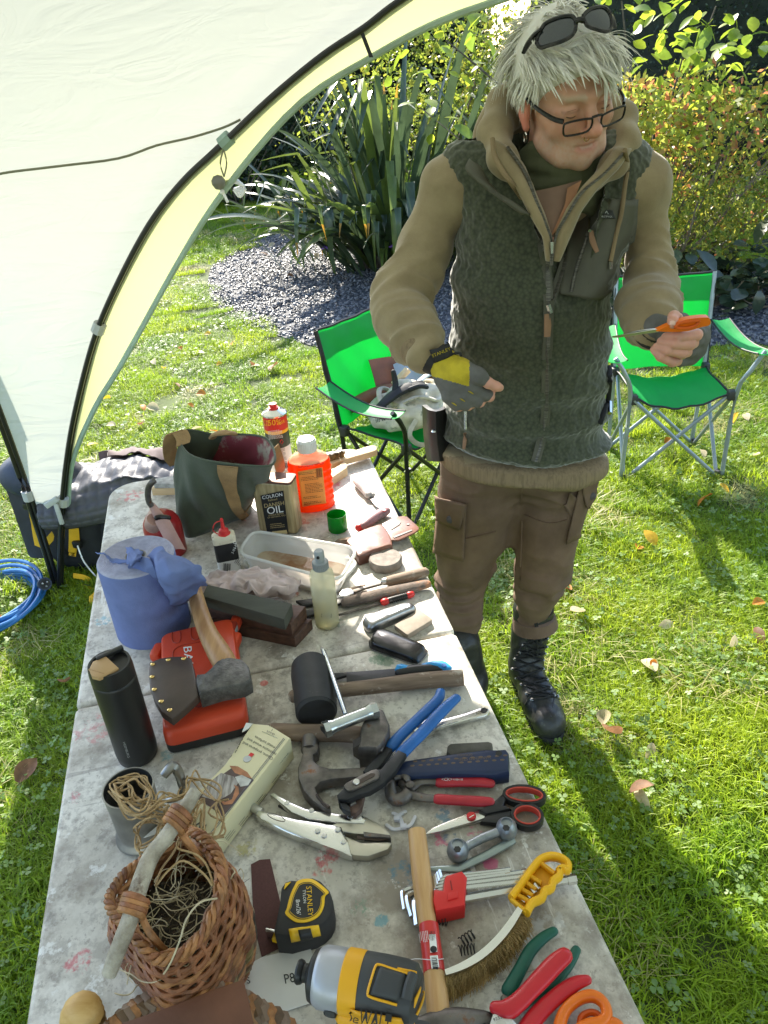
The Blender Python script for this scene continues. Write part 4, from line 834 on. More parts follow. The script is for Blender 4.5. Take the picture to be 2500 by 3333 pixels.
hc((0, .092, .010), (0, .117, -.032), .0085, .0125, .008); hc((0, .117, -.033), (0, .106, -.042), .0125, .009, .006)
hc((-.023, .083, -.062), (0, .088, -.065), .006, .0065, .006); hc((.023, .083, -.062), (0, .088, -.065), .006, .0065, .006); hc((-.016, .085, -.077), (.016, .085, -.077), .007, .007, .006); hc((-.025, .091, -.0665), (0, .096, -.071), .0032, .0042, .003, True); hc((.025, .091, -.0665), (0, .096, -.071), .0032, .0042, .003, True)
for s in (-1, 1):
    Bf.ell(hp(s * .079, -.008, -.012), np.array((.009, .021, .034)) * HS, .006, HM); Bf.ell(hp(s * .088, -.004, -.008), np.array((.006, .012, .02)) * HS, .005, HM, True); Bf.ell(hp(s * .079, .0, -.044), np.array((.007, .009, .011)) * HS, .006, HM)
Bf.cone(hp(0, -.02, -.06), NB + np.array([0, .03, 0]), .058, .056, .03); Bf.cone(hp(0, .03, -.085), NB + np.array([.01, .0, .02]), .03, .04, .03)
RS = aty('A2', 1175, 1090, 1.86); LS = aty('A3', 930, 1090, 1.84)
Bf.cone(RS * .75 + LS * .25, LS * .75 + RS * .25, .05, .05, .05); Bf.cone((RS + LS) / 2 + np.array([0, 0, -.05]), NB + np.array([0, .06, -.25]), .07, .09, .05)
bV, bQ = Bf.mesh(); bV = relax(bV, bQ, 1)
loc_ = (bV - HP) @ HM / HS
skin = np.array([.62, .34, .245]); colr = np.tile(skin, (len(bV), 1)); colr *= (1 + .18 * vnoise(bV, 60) + .1 * vnoise(bV, 220))[:, None]
x, y, z = loc_.T
beard = np.clip((-.048 - z + .25 * np.abs(x)) / .02, 0, 1) * np.clip((y + .0) / .03, 0, 1) * np.clip((z + .135) / .02, 0, 1) * (np.abs(x) < .09) * np.clip(.6 + 1.2 * vnoise(bV, 300), 0.1, 1)
lip = np.exp(-((z + .071) / .009) ** 2) * np.exp(-(x / .022) ** 4) * (y > .07)
def mixc(c, w):
    global colr
    colr = colr * (1 - w[:, None]) + np.array(c) * w[:, None]
mixc((.66, .56, .48), beard * .42 * (1 - lip)); mixc((.52, .2, .17), lip * .8)
mixc((.70, .6, .52), .5 * np.exp(-((z + .0705) / .0028) ** 2) * (np.abs(x) < .013) * (y > .08))
mixc((.68, .22, .17), np.clip((np.abs(x) - .072) / .008, 0, 1) * (y < .03) * (z > -.06) * .75)              # red ears
mixc((.66, .24, .18), .5 * np.exp(-((z + .033) / .016) ** 2) * np.exp(-(x / .016) ** 2) * (y > .095)); mixc((.62, .26, .2), .35 * np.exp(-((z + .03) / .02) ** 2) * np.exp(-((np.abs(x) - .045) / .02) ** 2) * (y > .04))
mixc((.35, .17, .12), .7 * np.exp(-((z + .001) / .0022) ** 2) * (np.abs(np.abs(x) - .033) < .016) * (y > .075)); mixc((.55, .47, .38), .6 * np.exp(-((z - .022) / .006) ** 2) * (np.abs(np.abs(x) - .03) < .02) * (y > .07))
mixc((.64, .25, .19), np.clip((-.12 - z) / .03, 0, 1) * .5)
# ---- hands (skin) joined to the same body mesh
def hand(parts, lo, hi, h=.0017):
    f = Field(lo, hi, h)
    for ch in parts:
        f.chain(ch, .003)
    return f.mesh()
def A5(x, y, Y): return aty('A5', x, y, Y)
def A3(x, y, Y): return aty('A3', x, y, Y)
rY = 1.545
RW_ = A5(1165, 130, 1.615)
rf = [[(A5(1215, 355, rY), .0115), (A5(1275, 412, rY + .004), .0105), (A5(1335, 405, rY + .03), .0095), (A5(1340, 380, rY + .05), .0085)],
      [(A5(1265, 365, rY), .012), (A5(1335, 405, rY + .002), .011), (A5(1385, 385, rY + .03), .0098), (A5(1385, 360, rY + .05), .0088)],
      [(A5(1315, 340, rY), .0122), (A5(1405, 385, rY + .004), .0112), (A5(1440, 350, rY + .03), .010), (A5(1420, 320, rY + .05), .009)],
      [(A5(1360, 290, rY), .0122), (A5(1462, 352, rY + .006), .0115), (A5(1472, 300, rY + .035), .0103), (A5(1440, 280, rY + .05), .0092)]]
rthumb = [(A5(1310, 180, rY + .005), .014), (A5(1395, 225, rY - .012), .0135), (A5(1458, 272, rY - .012), .0118), (A5(1505, 292, rY - .008), .0105), (A5(1524, 298, rY - .006), .0085)]
palm_r = [[(RW_, .026), (A5(1225, 230, rY + .025), .028), (A5(1290, 320, rY + .02), .026)], [(RW_, .024), (A5(1290, 220, rY + .02), .026), (A5(1345, 280, rY + .02), .022)]]
hV, hQ = hand(rf + [rthumb] + palm_r, RW_ + np.array([-.05, -.13, -.17]), RW_ + np.array([.2, .1, .06]))
lY = 1.50
LW = A3(985, 1960, 1.60)
lf = [[(A3(1255, 1985, lY + .06), .012), (A3(1228, 2012, lY + .012), .0118), (A3(1130, 2020, lY - .004), .0108), (A3(1045, 2022, lY + .01), .009)],
      [(A3(1262, 2030, lY + .06), .0122), (A3(1190, 2066, lY + .006), .0122), (A3(1095, 2062, lY - .008), .011), (A3(1020, 2048, lY + .008), .0092)],
      [(A3(1240, 2090, lY + .06), .012), (A3(1145, 2118, lY + .006), .0118), (A3(1060, 2100, lY - .004), .0108), (A3(992, 2082, lY + .012), .009)],
      [(A3(1190, 2150, lY + .06), .011), (A3(1085, 2172, lY + .012), .0105), (A3(1015, 2140, lY + .002), .0098), (A3(975, 2098, lY + .016), .0082)]]
lthumb = [(A3(1180, 1990, lY + .06), .015), (A3(1140, 1930, lY + .04), .0135), (A3(1095, 1900, lY + .01), .012), (A3(1088, 1925, lY - .008), .0105), (A3(1085, 1945, lY - .012), .009)]
palm_l = [[(LW, .025), (A3(1130, 2010, lY + .08), .028), (A3(1230, 2010, lY + .06), .02)], [(LW, .025), (A3(1120, 2060, lY + .075), .027), (A3(1200, 2100, lY + .06), .02)]]
gV, gQ = hand(lf + [lthumb] + palm_l, LW + np.array([-.08, -.2, -.17]), LW + np.array([.25, .08, .08]))
allV = np.concatenate([bV, hV, gV]); allQ = np.concatenate([bQ, hQ + len(bV), gQ + len(bV) + len(hV)])
hcol = np.tile(np.array([.60, .31, .235]), (len(hV) + len(gV), 1)) * (1 + .2 * vnoise(np.concatenate([hV, gV]), 70))[:, None]
colr = np.clip(np.concatenate([colr, hcol]), 0, 1)
m_skin = mat('skin', (.6, .33, .24), rough=.5, sss=.25, bump=.25, bs=500, bdist=.0006, spec=.4)
ca = m_skin.node_tree.nodes.new('ShaderNodeVertexColor'); ca.layer_name = 'tone'; m_skin.node_tree.links.new(ca.outputs[0], m_skin.node_tree.nodes['Principled BSDF'].inputs['Base Color'])
body = obj('body', (allV, [tuple(q) for q in allQ]), m_skin, man, man, sharp=180)
at = body.data.color_attributes.new('tone', 'FLOAT_COLOR', 'POINT'); at.data.foreach_set('color', np.c_[colr, np.ones(len(colr))].astype(np.float32).ravel())
for s in (-1, 1): obj('eyelashes', tube([hp(s * (.020 + .026 * k / 8), .079 + math.sqrt(max(1e-6, .0150 ** 2 - (.020 + .026 * k / 8 - .033) ** 2 - .0078 ** 2)) + .0006, -.0098 + .0035 * (k / 8 - .5) ** 2 * 4) for k in range(1, 8)], .0011, 5), mat('lash_brown', (.16, .085, .05), rough=.8), man, man); obj('eyelid_crease', tube([hp(s * (.020 + .026 * k / 8), .079 + math.sqrt(max(1e-6, .0147 ** 2 - (.020 + .026 * k / 8 - .033) ** 2 - .004 ** 2)) + .0002, .0035 - .003 * (k / 8 - .5) ** 2 * 4) for k in range(1, 8)], .0006, 5), mat('skin_fold', (.38, .18, .12), rough=.7), man, man)
m_nail = mat('nail', (.7, .45, .37), rough=.3)
def nail(p, d, n, w=.0055, l=.009):
    d = d / np.linalg.norm(d); s = np.cross(d, n); s /= np.linalg.norm(s); n = np.cross(s, d); return grid(lambda u, v: p + d * (v - .5) * l * 1.1 + s * (u - .5) * 2 * w + n * (.0015 - .002 * (2 * u - 1) ** 2), 5, 4)
cz = np.array([0, 0, HC])
def tow(p): v = cz - p; return v / np.linalg.norm(v)
for nm, a, b, r in ((0, rthumb[3][0], rthumb[4][0], .0102), (0, lthumb[3][0], lthumb[4][0], .0102)): obj('nail', nail((a + b) / 2 + tow(a) * (r * .96), b - a, tow(a)), m_nail, man, man)

# ---- hair: strands from a scalp, plus the cap they grow from
m_hair = mat('hair', (.93, .90, .82), rough=.6, var=.03, vs=40, col2=(1.0, 1.0, .98), transl=.25, sheen=1.0)
hr = np.random.RandomState(4); HV = []; HF = []
crown = np.array([-.01, -.045, .12])
def scalp(d): d = d / np.linalg.norm(d); return np.array([0, -.012, .036]) + d * np.array([.080, .101, .088])
cnt = 0
while cnt < 3000:
    d = hr.randn(3); d /= np.linalg.norm(d); p = scalp(d)
    if p[1] > .04 and p[2] < .070: continue                     # bare forehead
    if -.015 < p[1] <= .04 and p[2] < .004 + .9 * max(0, p[1] - .005): continue     # temple, ear
    if p[1] <= -.015 and p[2] < -.05: continue
    cnt += 1
    top = p[2] > .06; side = not top
    flow = np.array([.35 if p[1] > .02 else .1, .9, 0.0]) if (top and p[1] > -.03) else np.array([0.15 * np.sign(p[0]), -.35 if p[1] < .03 else .1, -.9])
    flow = flow - d * (flow @ d); flow /= np.linalg.norm(flow) + 1e-6
    cl = np.floor(p * np.array([75, 75, 75])); g_ = np.random.RandomState(int(abs(cl[0] * 73 + cl[1] * 179 + cl[2] * 283)) % 99991).randn(3)
    fr = p[1] > .045 and top
    L = hr.uniform(.06, .095) if fr else hr.uniform(.06, .10) if top else hr.uniform(.03, .05)
    if fr and p[0] < -.02: L *= .7
    vel = d * (hr.uniform(.3, .5) if top else hr.uniform(.12, .25)) + flow * 1.0 + g_ * .20 + hr.randn(3) * .05; vel /= np.linalg.norm(vel)
    pts = [p * .98]; q = p.copy(); nseg = 7; curl = g_ * .10 + hr.randn(3) * .03; gl = HM.T @ np.array([0, 0, -1.0])
    for i in range(nseg):
        q = q + vel * L / nseg; vel = vel + gl * (.08 + .05 * i) + flow * .34 + curl
        e = (q - np.array([0, -.012, .036])) / (np.array([.086, .107, .095]) * (1 + .09 * min(1, (i + 1) / 3) * (.4 if side else 1))); n_ = np.linalg.norm(e)
        if n_ < 1 and q[2] > -.01: q = np.array([0, -.012, .036]) + (q - np.array([0, -.012, .036])) / n_; rd = (q - np.array([0, -.012, .036])); rd /= np.linalg.norm(rd); vel -= rd * min(0, vel @ rd)
        vel /= np.linalg.norm(vel); pts.append(q.copy())
    W = [HP + HM @ (a * HS) for a in pts]
    for i in range(1, len(W)):                                  # hair tucked under the pushed-up sunglasses
        qx, qy = proj(W[i]); qx = (qx - 1600) / .5425; qy /= .5425
        if (280 < qx < 510 and 95 < qy < 285 and abs(qy - 190 + .38 * (qx - 395)) < 85) or (545 < qx < 725 and 35 < qy < 190): W = W[:i]; break
    if len(W) < 3: continue
    lock = cnt % 2; r0 = hr.uniform(.0016, .0032) if lock else hr.uniform(.0006, .001)
    v, f = tube(W, [r0 * (.8 + .6 * i / nseg) * (1 - .9 * (i / nseg) ** 3) for i in range(len(W))], 6 if lock else 3, cap=False, up=tuple(HM @ d), sq=.35); o_ = len(HV); HV += v; HF += [tuple(i + o_ for i in g2) for g2 in f]
hair = obj('hair', (HV, HF), m_hair, man, man, sharp=180); hair['kind'] = 'stuff'
capf = Field(HP - .16, HP + .17, .005); capf.ell(HP + HM @ (np.array([0, -.016, .042]) * HS), np.array((.087, .108, .096)) * HS, .01, HM)
capf.ell(HP + HM @ (np.array([0, .095, -.035]) * HS), np.array((.12, .09, .088)) * HS, .01, HM, True); capf.ell(HP + HM @ (np.array([0, .02, -.09]) * HS), np.array((.2, .15, .075)) * HS, .01, HM, True)
v, q = capf.mesh(); v = relax(v, q, 2); v = v + vnorm(v, q) * (.004 * vnoise(v * np.array([1, 1, 1]), 70))[:, None]; obj('scalp_hair', (v, [tuple(t) for t in q]), m_hair, man, man, sharp=180)
# stubble sideburn, earring, nose ring
m_sil = mat('silver', (.7, .7, .7), rough=.2, metal=1)
obj('earring', tube([hp(-.081, .0, -.052 - .011 + 0) + .012 * (uz * math.cos(a) + fd * .5 * math.sin(a)) for a in [i * .5236 for i in range(13)]], .002, 6), m_sil, man, man)
obj('nose_ring', tube([hp(-.012, .111, -.045) + .006 * (uz * math.cos(a) + lx * math.sin(a)) for a in [i * .5236 for i in range(11)]], .0009, 5), mat('gold', (.75, .5, .15), rough=.25, metal=1), man, man)

# ---- hoodie: sleeves, hood, hem
m_hood = mat('hoodie_khaki', (.25, .19, .105), rough=.9, var=.10, vs=12, bump=.25, bs=300, sheen=.25, col2=(.30, .235, .135))
Hf = Field((-.12, 1.42, .68), (.98, 2.12, 1.78), .006)
SLG = .88
sl_r = [sec('A2', 1150, 1030, 1250, 1190, 1.87, .9), sec('A2', 1000, 1250, 1245, 1340, 1.86), sec('A2', 930, 1400, 1225, 1510, 1.85), sec('A2', 850, 1560, 1185, 1690, 1.84), sec('A2', 770, 1690, 1120, 1790, 1.82), sec('A2', 755, 1790, 1100, 1830, 1.79), sec('A2', 785, 1920, 1120, 1910, 1.73), sec('A2', 850, 2050, 1165, 2010, 1.67), sec('A2', 920, 2150, 1195, 2060, 1.63)]
Hf.cone(sl_r[0][0], sl_r[0][0] + np.array([.06, 0, .03]), .06, .05, .03); sl_r = [(c, r * SLG) for c, r in sl_r]; Hf.chain(sl_r, .03); e0, r0_ = sl_r[-1]; 
sl_l = [sec('A3', 880, 1130, 965, 1060, 1.85, .9), sec('A3', 860, 1260, 1035, 1200, 1.85), sec('A3', 835, 1430, 1065, 1400, 1.84), sec('A3', 800, 1620, 1095, 1590, 1.82), sec('A3', 780, 1740, 1115, 1730, 1.78), sec('A3', 765, 1850, 1125, 1830, 1.71), sec('A3', 800, 1960, 1130, 1890, 1.65), sec('A3', 860, 2040, 1085, 1900, 1.615)]
sl_l = [(c, r * SLG) for c, r in sl_l]; Hf.chain(sl_l, .03); Hf.cone(sl_l[0][0], sl_l[0][0] + np.array([-.05, 0, .03]), .06, .05, .03)
# hem band and chest under the vest
hem = [((945, 985), (1312, 985), 1.84), ((950, 1005), (1310, 1010), 1.84), ((962, 1000), (1300, 1022), 1.84)]
def slabsec(k, a, b, Y, dep, kk=.03, F_=None, hz=.03):
    p = aty(k, *a, Y); q = aty(k, *b, Y); c = (p + q) / 2; d = q - p; w = np.linalg.norm(d) / 2; ex = d / (2 * w); ez = np.array([0, -.0, 1.0]); ez -= ex * (ez @ ex); ez /= np.linalg.norm(ez); ey = np.cross(ez, ex); F_.ell(c, (w, dep, hz), kk, np.array([ex, ey, ez]).T)
for a, b, Y in (((943, 965), (1316, 985), 1.85), ((946, 985), (1314, 1000), 1.85), ((954, 992), (1304, 1002), 1.85)): slabsec('D', a, b, Y, .148, .02, Hf, .042)
Hf.cone(RS + np.array([.05, 0, -.02]), LS + np.array([-.05, 0, -.02]), .075, .075, .05)
hv, hq = Hf.mesh(); hv = relax(hv, hq, 2); nn = vnorm(hv, hq)
def axis_noise(V, a, b, n, sc, along):      # folds that run round a limb
    d = (b - a) / np.linalg.norm(b - a); t = (V - a) @ d; q = V * sc + np.outer(t, d) * (along - sc); return vnoise(q + n, 1.0)
el_r = sl_r[5][0]; el_l = sl_l[4][0]
fr_ = np.exp(-((hv - el_r) ** 2).sum(1) / .13 ** 2); fl2 = np.exp(-((hv - el_l) ** 2).sum(1) / .13 ** 2); up_r = np.exp(-((hv - sl_r[7][0]) ** 2).sum(1) / .1 ** 2); up_l = np.exp(-((hv - sl_l[6][0]) ** 2).sum(1) / .1 ** 2)
disp = .014 * vnoise(hv, 8) - .012 * np.abs(vnoise(hv * np.array([1, 1, 1.6]), 13)) + (fr_ + up_r) * (.010 - .05 * np.abs(axis_noise(hv, sl_r[4][0], sl_r[8][0], 2, 6, 34))) + (fl2 + up_l) * (.010 - .05 * np.abs(axis_noise(hv, sl_l[2][0], sl_l[7][0], 7, 6, 32)))
hv = hv + nn * disp[:, None]
hood_obj = obj('hoodie', (hv, [tuple(t) for t in hq]), m_hood, man, man, sharp=180)
m_rib = mat('ribbing', (.20, .145, .085), rough=.9, var=.18, vs=3, stretch=(70, 70, .6), lo=.35, hi=.55, bump=.5, bs=3)
ax_ = sl_r[8][0] - sl_r[7][0]; ax_ /= np.linalg.norm(ax_); obj('cuff', tube([sl_r[8][0] - ax_ * .035, sl_r[8][0] - ax_ * .005, sl_r[8][0] + ax_ * .012, sl_r[8][0] + ax_ * .010, sl_r[8][0] - ax_ * .02], [r0_ * 1.0, r0_ * .98, r0_ * .92, r0_ * .8, r0_ * .78], 40, cap=False), m_rib, man, man)
ax2 = sl_l[7][0] - sl_l[6][0]; ax2 /= np.linalg.norm(ax2); rl = sl_l[7][1]; obj('cuff', tube([sl_l[7][0] - ax2 * .04, sl_l[7][0] - ax2 * .005, sl_l[7][0] + ax2 * .012, sl_l[7][0] + ax2 * .008, sl_l[7][0] - ax2 * .02], [rl * 1.02, rl * .98, rl * .9, rl * .8, rl * .78], 40, cap=False), m_rib, man, man)
hbv = bvh_of((hv, [tuple(t) for t in hq]))
# hood: thick soft roll behind and beside the neck
hd = [aty('A3', 215, 1130, 1.70), aty('A3', 70, 960, 1.74), aty('A3', 20, 790, 1.82), aty('A3', 90, 640, 1.90), aty('A3', 300, 560, 1.95), aty('A3', 560, 600, 1.95), aty('A3', 765, 720, 1.90), aty('A3', 800, 850, 1.82), aty('A3', 735, 985, 1.74), aty('A3', 615, 1110, 1.69)]
Gf_ = Field((.1, 1.6, 1.3), (.8, 2.08, 1.8), .005); Gf_.chain([(p, r) for p, r in zip(hd, (.014, .024, .032, .041, .045, .041, .032, .029, .022, .013))], .03); Gf_.ell(aty('A3', 330, 800, 2.0), (.17, .08, .14), .04)
v, q = Gf_.mesh(); v = relax(v, q, 2); v = v + vnorm(v, q) * (.012 * vnoise(v, 14) + .006 * vnoise(v, 30))[:, None]; obj('hood', (v, [tuple(t) for t in q]), m_hood, man, man, sharp=180)
# neck gaiter and shirt
m_gait = mat('gaiter_green', (.085, .092, .05), rough=.9, var=.12, vs=10, bump=.3, bs=250); m_shirt = mat('shirt_brown', (.20, .125, .09), rough=.85, var=.15, vs=9); m_rust = mat('collar_rust', (.33, .16, .085), rough=.85, var=.15)
Nf = Field(NB - np.array([.16, .2, .16]), NB + np.array([.16, .16, .14]), .004)
for k, (dz, r) in enumerate(((.055, .083), (.03, .086), (.0, .092), (-.03, .098), (-.06, .095))): Nf.chain([(NB + np.array([.012 + r * .95 * math.cos(a), .015 + r * .78 * math.sin(a), dz + .022 * math.sin(a) * -1 + .012 * math.sin(2 * a + k)]), .0165) for a in [i * .3142 for i in range(21)]], .012)
v, q = Nf.mesh(); v = relax(v, q, 2); v = v + vnorm(v, q) * (.008 * vnoise(v * np.array([1, 1, 3]), 14))[:, None]; obj('neck_gaiter', (v, [tuple(t) for t in q]), m_gait, man, man, sharp=180)

# ---- vest
m_vest = mat('fleece_green', (.060, .068, .038), rough=.95, var=0, vs=125, kind='voronoi', lo=.2, hi=.9, col2=(.024, .029, .016), bump=-1.0, bs=125, bdist=.008, sheen=.5)  # green darkens at curl edges: crease shade painted into the colour
Vf = Field((.08, 1.55, .80), (.76, 2.06, 1.60), .005)
for (xl, yl), (xr, yr), Y, dep, hz in (((962, 330), (1402, 325), 1.86, .09, .055), ((958, 372), (1410, 358), 1.85, .125, .075), ((970, 440), (1400, 430), 1.84, .145, .085), ((974, 520), (1372, 510), 1.835, .15, .08), ((969, 600), (1344, 590), 1.835, .16, .08), ((967, 670), (1332, 665), 1.835, .163, .08), ((965, 740), (1330, 740), 1.835, .165, .08), ((952, 810), (1333, 815), 1.84, .165, .08), ((946, 875), (1328, 885), 1.845, .168, .07), ((942, 930), (1322, 950), 1.845, .168, .055)): slabsec('D', (xl, yl), (xr, yr), Y, dep, .05, Vf, hz)
Vf.cone(NB + np.array([0, -.06, .03]), NB + np.array([.02, -.12, -.20]), .075, .035, .02, True)      # open collar
Vf.cone(NB + np.array([0, .02, .12]), NB + np.array([0, -.02, -.01]), .1, .095, .02, True)
vv, vq = Vf.mesh(); vv = relax(vv, vq, 2); nn = vnorm(vv, vq)
vv = vv + nn * (-.008 + .020 * vnoise(vv * np.array([1, 1, .6]), 7) + .010 * vnoise(vv * np.array([1.0, 1, 1.3]) + 5, 10) + .004 * vnoise(vv, 75) + .004 * vnoise(vv, 130))[:, None]
vest = obj('fleece_vest', (vv, [tuple(t) for t in vq]), m_vest, man, man, sharp=180); vb = bvh_of((vv, [tuple(t) for t in vq]))
m_nyl = mat('nylon_green', (.075, .073, .052), rough=.6, var=.12, vs=14, bump=.3, bs=40, bdist=.004); m_zip = mat('zip_grey', (.10, .095, .08), rough=.5, metal=.3, var=.5, vs=4, stretch=(1, 1, 90)); m_lea = mat('pull_leather', (.25, .14, .08), rough=.7)
def vpoly(k, pts, off=.003, nu=14):               # a sewn-on panel: left and right edges, row by row
    return grid(lambda u, v: (lambda a, b: onto(vb, k, a[0] * (1 - u) + b[0] * u, a[1] * (1 - u) + b[1] * u, off))(*[np.array([np.interp(v, np.linspace(0, 1, len(pts)), [r[j][c] for r in pts]) for c in (0, 1)]) for j in (0, 1)]), nu, nu)
def flatp(s, it=3):                                # a panel of smooth cloth: even out the curls below
    n = int(round(len(s[0]) ** .5)); P = np.array(s[0]).reshape(n, n, 3)
    for _ in range(it):
        Q_ = P.copy(); Q_[1:-1, 1:-1] = (P[:-2, 1:-1] + P[2:, 1:-1] + P[1:-1, :-2] + P[1:-1, 2:]) / 4; P = Q_
    return [tuple(p) for p in P.reshape(-1, 3)], s[1]
pks = solid(flatp(vpoly('A3', [((540, 1190), (862, 1200)), ((490, 1350), (852, 1330)), ((440, 1550), (820, 1540)), ((395, 1735), (745, 1720)), ((400, 1770), (640, 1790))], .007)), .003); pkb = bvh_of(pks); obj('chest_pocket', pks, m_nyl, man, man, sharp=180)
zp = [('A3', x, y) for x, y in ((560, 1190), (500, 1330), (440, 1560), (380, 1720), (345, 1800))]; z2 = [('A3', x, y) for x, y in ((235, 1300), (290, 1450), (320, 1620), (340, 1800))]; z3 = [('A3', 342, 1800), ('A3', 338, 1950), ('A3', 336, 2100), ('A6', 335, 20), ('A6', 325, 250), ('A6', 318, 470), ('A6', 290, 620), ('A6', 262, 740)]
for L in (zp, z2, z3):
    P_ = smooth_path([onto(vb, *c_, .006) for c_ in L], 6); obj('zip', tube(P_, .0055, 6, sq=.5), m_zip, man, man)
P_ = smooth_path([onto(vb, *c_, .004) for c_ in z3], 5); obj('zip_tape', tube(P_, .013, 6, sq=.2, up=(0, -1, 0.2)), m_nyl, man, man)
for L in (zp, z2): obj('zip_tape', tube(smooth_path([onto(vb, *c_, .0035) for c_ in L], 5), .012, 6, sq=.25, up=(0, -1, .2)), m_nyl, man, man)
for k, L, w in (('A3', [(340, 1810), (342, 1870)], .006), ('A3', [(610, 1320), (606, 1385)], .004), ('A6', [(690, 390), (690, 460)], .006), ('A5', [(1335, 440), (1330, 540)], .004)): obj('zip_slider', tube([onto(vb, k, x, y, .009) for x, y in L], w, 6), m_sil, man, man)
obj('zip_pull', tube([onto(vb, 'A3', x, y, .010) for x, y in ((335, 1880), (332, 1950), (327, 2010))], [.007, .009, .008], 6, sq=.4, up=(0, -1, .2)), m_lea, man, man); obj('zip_pull', tube([onto(pkb, 'A3', x, y, .005) for x, y in ((606, 1390), (610, 1450), (628, 1512))], [.005, .007, .005], 6, 3, sq=.4, up=(0, -1, .2)), m_lea, man, man); obj('zip_pull', tube([onto(vb, 'A5', x, y, .008) for x, y in ((1328, 560), (1326, 610), (1322, 660))], [.005, .006, .004], 6, sq=.5), m_lea, man, man)
obj('pocket_zip', tube([onto(pkb, 'A3', x, y, .002) for x, y in ((595, 1350), (560, 1470), (510, 1620), (478, 1750))], .004, 6, 3), m_zip, man, man)
obj('side_pocket', tube([onto(vb, 'A6', x, y, .004) for x, y in ((696, 170), (702, 260), (690, 380), (672, 420), (688, 520))], .007, 6, 3, sq=.6), m_blk, man, man)
lb_ = patch(pkb, 'A3', [(650, 1262), (722, 1262), (738, 1312), (636, 1312)], 8, 8, .003); obj('chest_badge', solid(lb_, .002), mat('badge_black', (.02, .022, .022), rough=.6), man, man, sharp=180); bbv = bvh_of(lb_)
obj('badge_text', ptext(bbv, 'A3', 'TRESPASS', 688, 1301, 15, 1, .003, 1.0, .01), mat('thread_grey', (.42, .44, .42), rough=.8), man, man, sharp=180); obj('badge_peak', ptext(bbv, 'A3', '^', 690, 1286, 52, 1, .002, 1.1, .02), mat('thread_grey', (.42, .44, .42)), man, man, sharp=180)
# hood strings, inner zips of the hoodie, shirt in the neck opening
ob_ = bvh_of((np.concatenate([vv, hv]), [tuple(t) for t in vq] + [tuple(t + len(vv)) for t in hq]))
m_str = mat('hood_cord', (.24, .175, .10), rough=.9)
obj('hood_string', tube([aty('A3', 800, 900, 1.685)] + [onto(ob_, 'A3', x, y, .014) for x, y in ((795, 1010), (775, 1130), (755, 1280), (725, 1420), (690, 1560))], .005, 7, 4), m_str, man, man); obj('cord_tip', tube([onto(ob_, 'A3', x, y, .015) for x, y in ((690, 1560), (674, 1610))], .0048, 7), m_sil, man, man)
obj('hood_string', tube([aty('A2', 1480, 830, 1.70), aty('A2', 1490, 930, 1.68), aty('A2', 1530, 1010, 1.665), aty('A2', 1600, 1110, 1.66), onto(ob_, 'A2', 1690, 1230, .012)], .005, 7, 4), m_str, man, man)
sh_pts = [[aty('A3', 250, 1150, 1.70), aty('A3', 530, 1080, 1.70)], [aty('A3', 290, 1240, 1.685), aty('A3', 490, 1190, 1.685)], [aty('A3', 330, 1340, 1.672), aty('A3', 430, 1300, 1.672)], [aty('A3', 352, 1420, 1.665), aty('A3', 375, 1410, 1.665)]]
obj('shirt', solid(grid(lambda u, v: (lambda i, f: (sh_pts[i][0] * (1 - f) + sh_pts[i + 1][0] * f) * (1 - u) + (sh_pts[i][1] * (1 - f) + sh_pts[i + 1][1] * f) * u + np.array([0, -.012 * math.sin(math.pi * u), 0]))(min(2, int(v * 3)), v * 3 - min(2, int(v * 3))), 9, 12), .004), m_shirt, man, man)
cp = [[aty('A3', 455, 1130, 1.672), aty('A3', 540, 1085, 1.672)], [aty('A3', 440, 1230, 1.662), aty('A3', 500, 1190, 1.662)], [aty('A3', 400, 1320, 1.655), aty('A3', 440, 1290, 1.655)], [aty('A3', 352, 1425, 1.65), aty('A3', 385, 1390, 1.65)]]
obj('shirt_collar', solid(grid(lambda u, v: (lambda i, f: (cp[i][0] * (1 - f) + cp[i + 1][0] * f) * (1 - u) + (cp[i][1] * (1 - f) + cp[i + 1][1] * f) * u)(min(2, int(v * 3)), v * 3 - min(2, int(v * 3))), 5, 12), .004), m_rust, man, man)
def flap(rows, nm, m, th=.005, bulge=.01):
    n_ = len(rows) - 1; R2 = [[aty('A3', *a) for a in r] for r in rows]
    obj(nm, solid(grid(lambda u, v: (lambda i, f: (R2[i][0] * (1 - f) + R2[i + 1][0] * f) * (1 - u) + (R2[i][1] * (1 - f) + R2[i + 1][1] * f) * u + np.array([0, -bulge * math.sin(math.pi * u), 0]))(min(n_ - 1, int(v * n_)), v * n_ - min(n_ - 1, int(v * n_))), 7, 24), th), m, man, man, sharp=180)
flap([((0, 830, 1.73), (110, 900, 1.72)), ((60, 980, 1.69), (190, 1000, 1.70)), ((150, 1120, 1.665), (250, 1150, 1.67)), ((240, 1290, 1.652), (310, 1290, 1.655)), ((318, 1420, 1.645), (352, 1425, 1.648)), ((335, 1560, 1.645), (362, 1560, 1.648))], 'hoodie_front', m_hood)
flap([((745, 890, 1.72), (830, 890, 1.73)), ((655, 1010, 1.68), (760, 1000, 1.70)), ((540, 1130, 1.655), (625, 1130, 1.67)), ((455, 1250, 1.648), (530, 1260, 1.658)), ((385, 1400, 1.64), (470, 1400, 1.65)), ((362, 1560, 1.64), (400, 1560, 1.645))], 'hoodie_front', m_hood)
lp_ = [[aty('A2', *p) for p in r] for r in [((1345, 960, 1.735), (1400, 1010, 1.73)), ((1315, 1010, 1.722), (1450, 1100, 1.705)), ((1420, 1100, 1.692), (1530, 1190, 1.678)), ((1530, 1180, 1.672), (1630, 1240, 1.658)), ((1640, 1260, 1.655), (1700, 1300, 1.648))]]
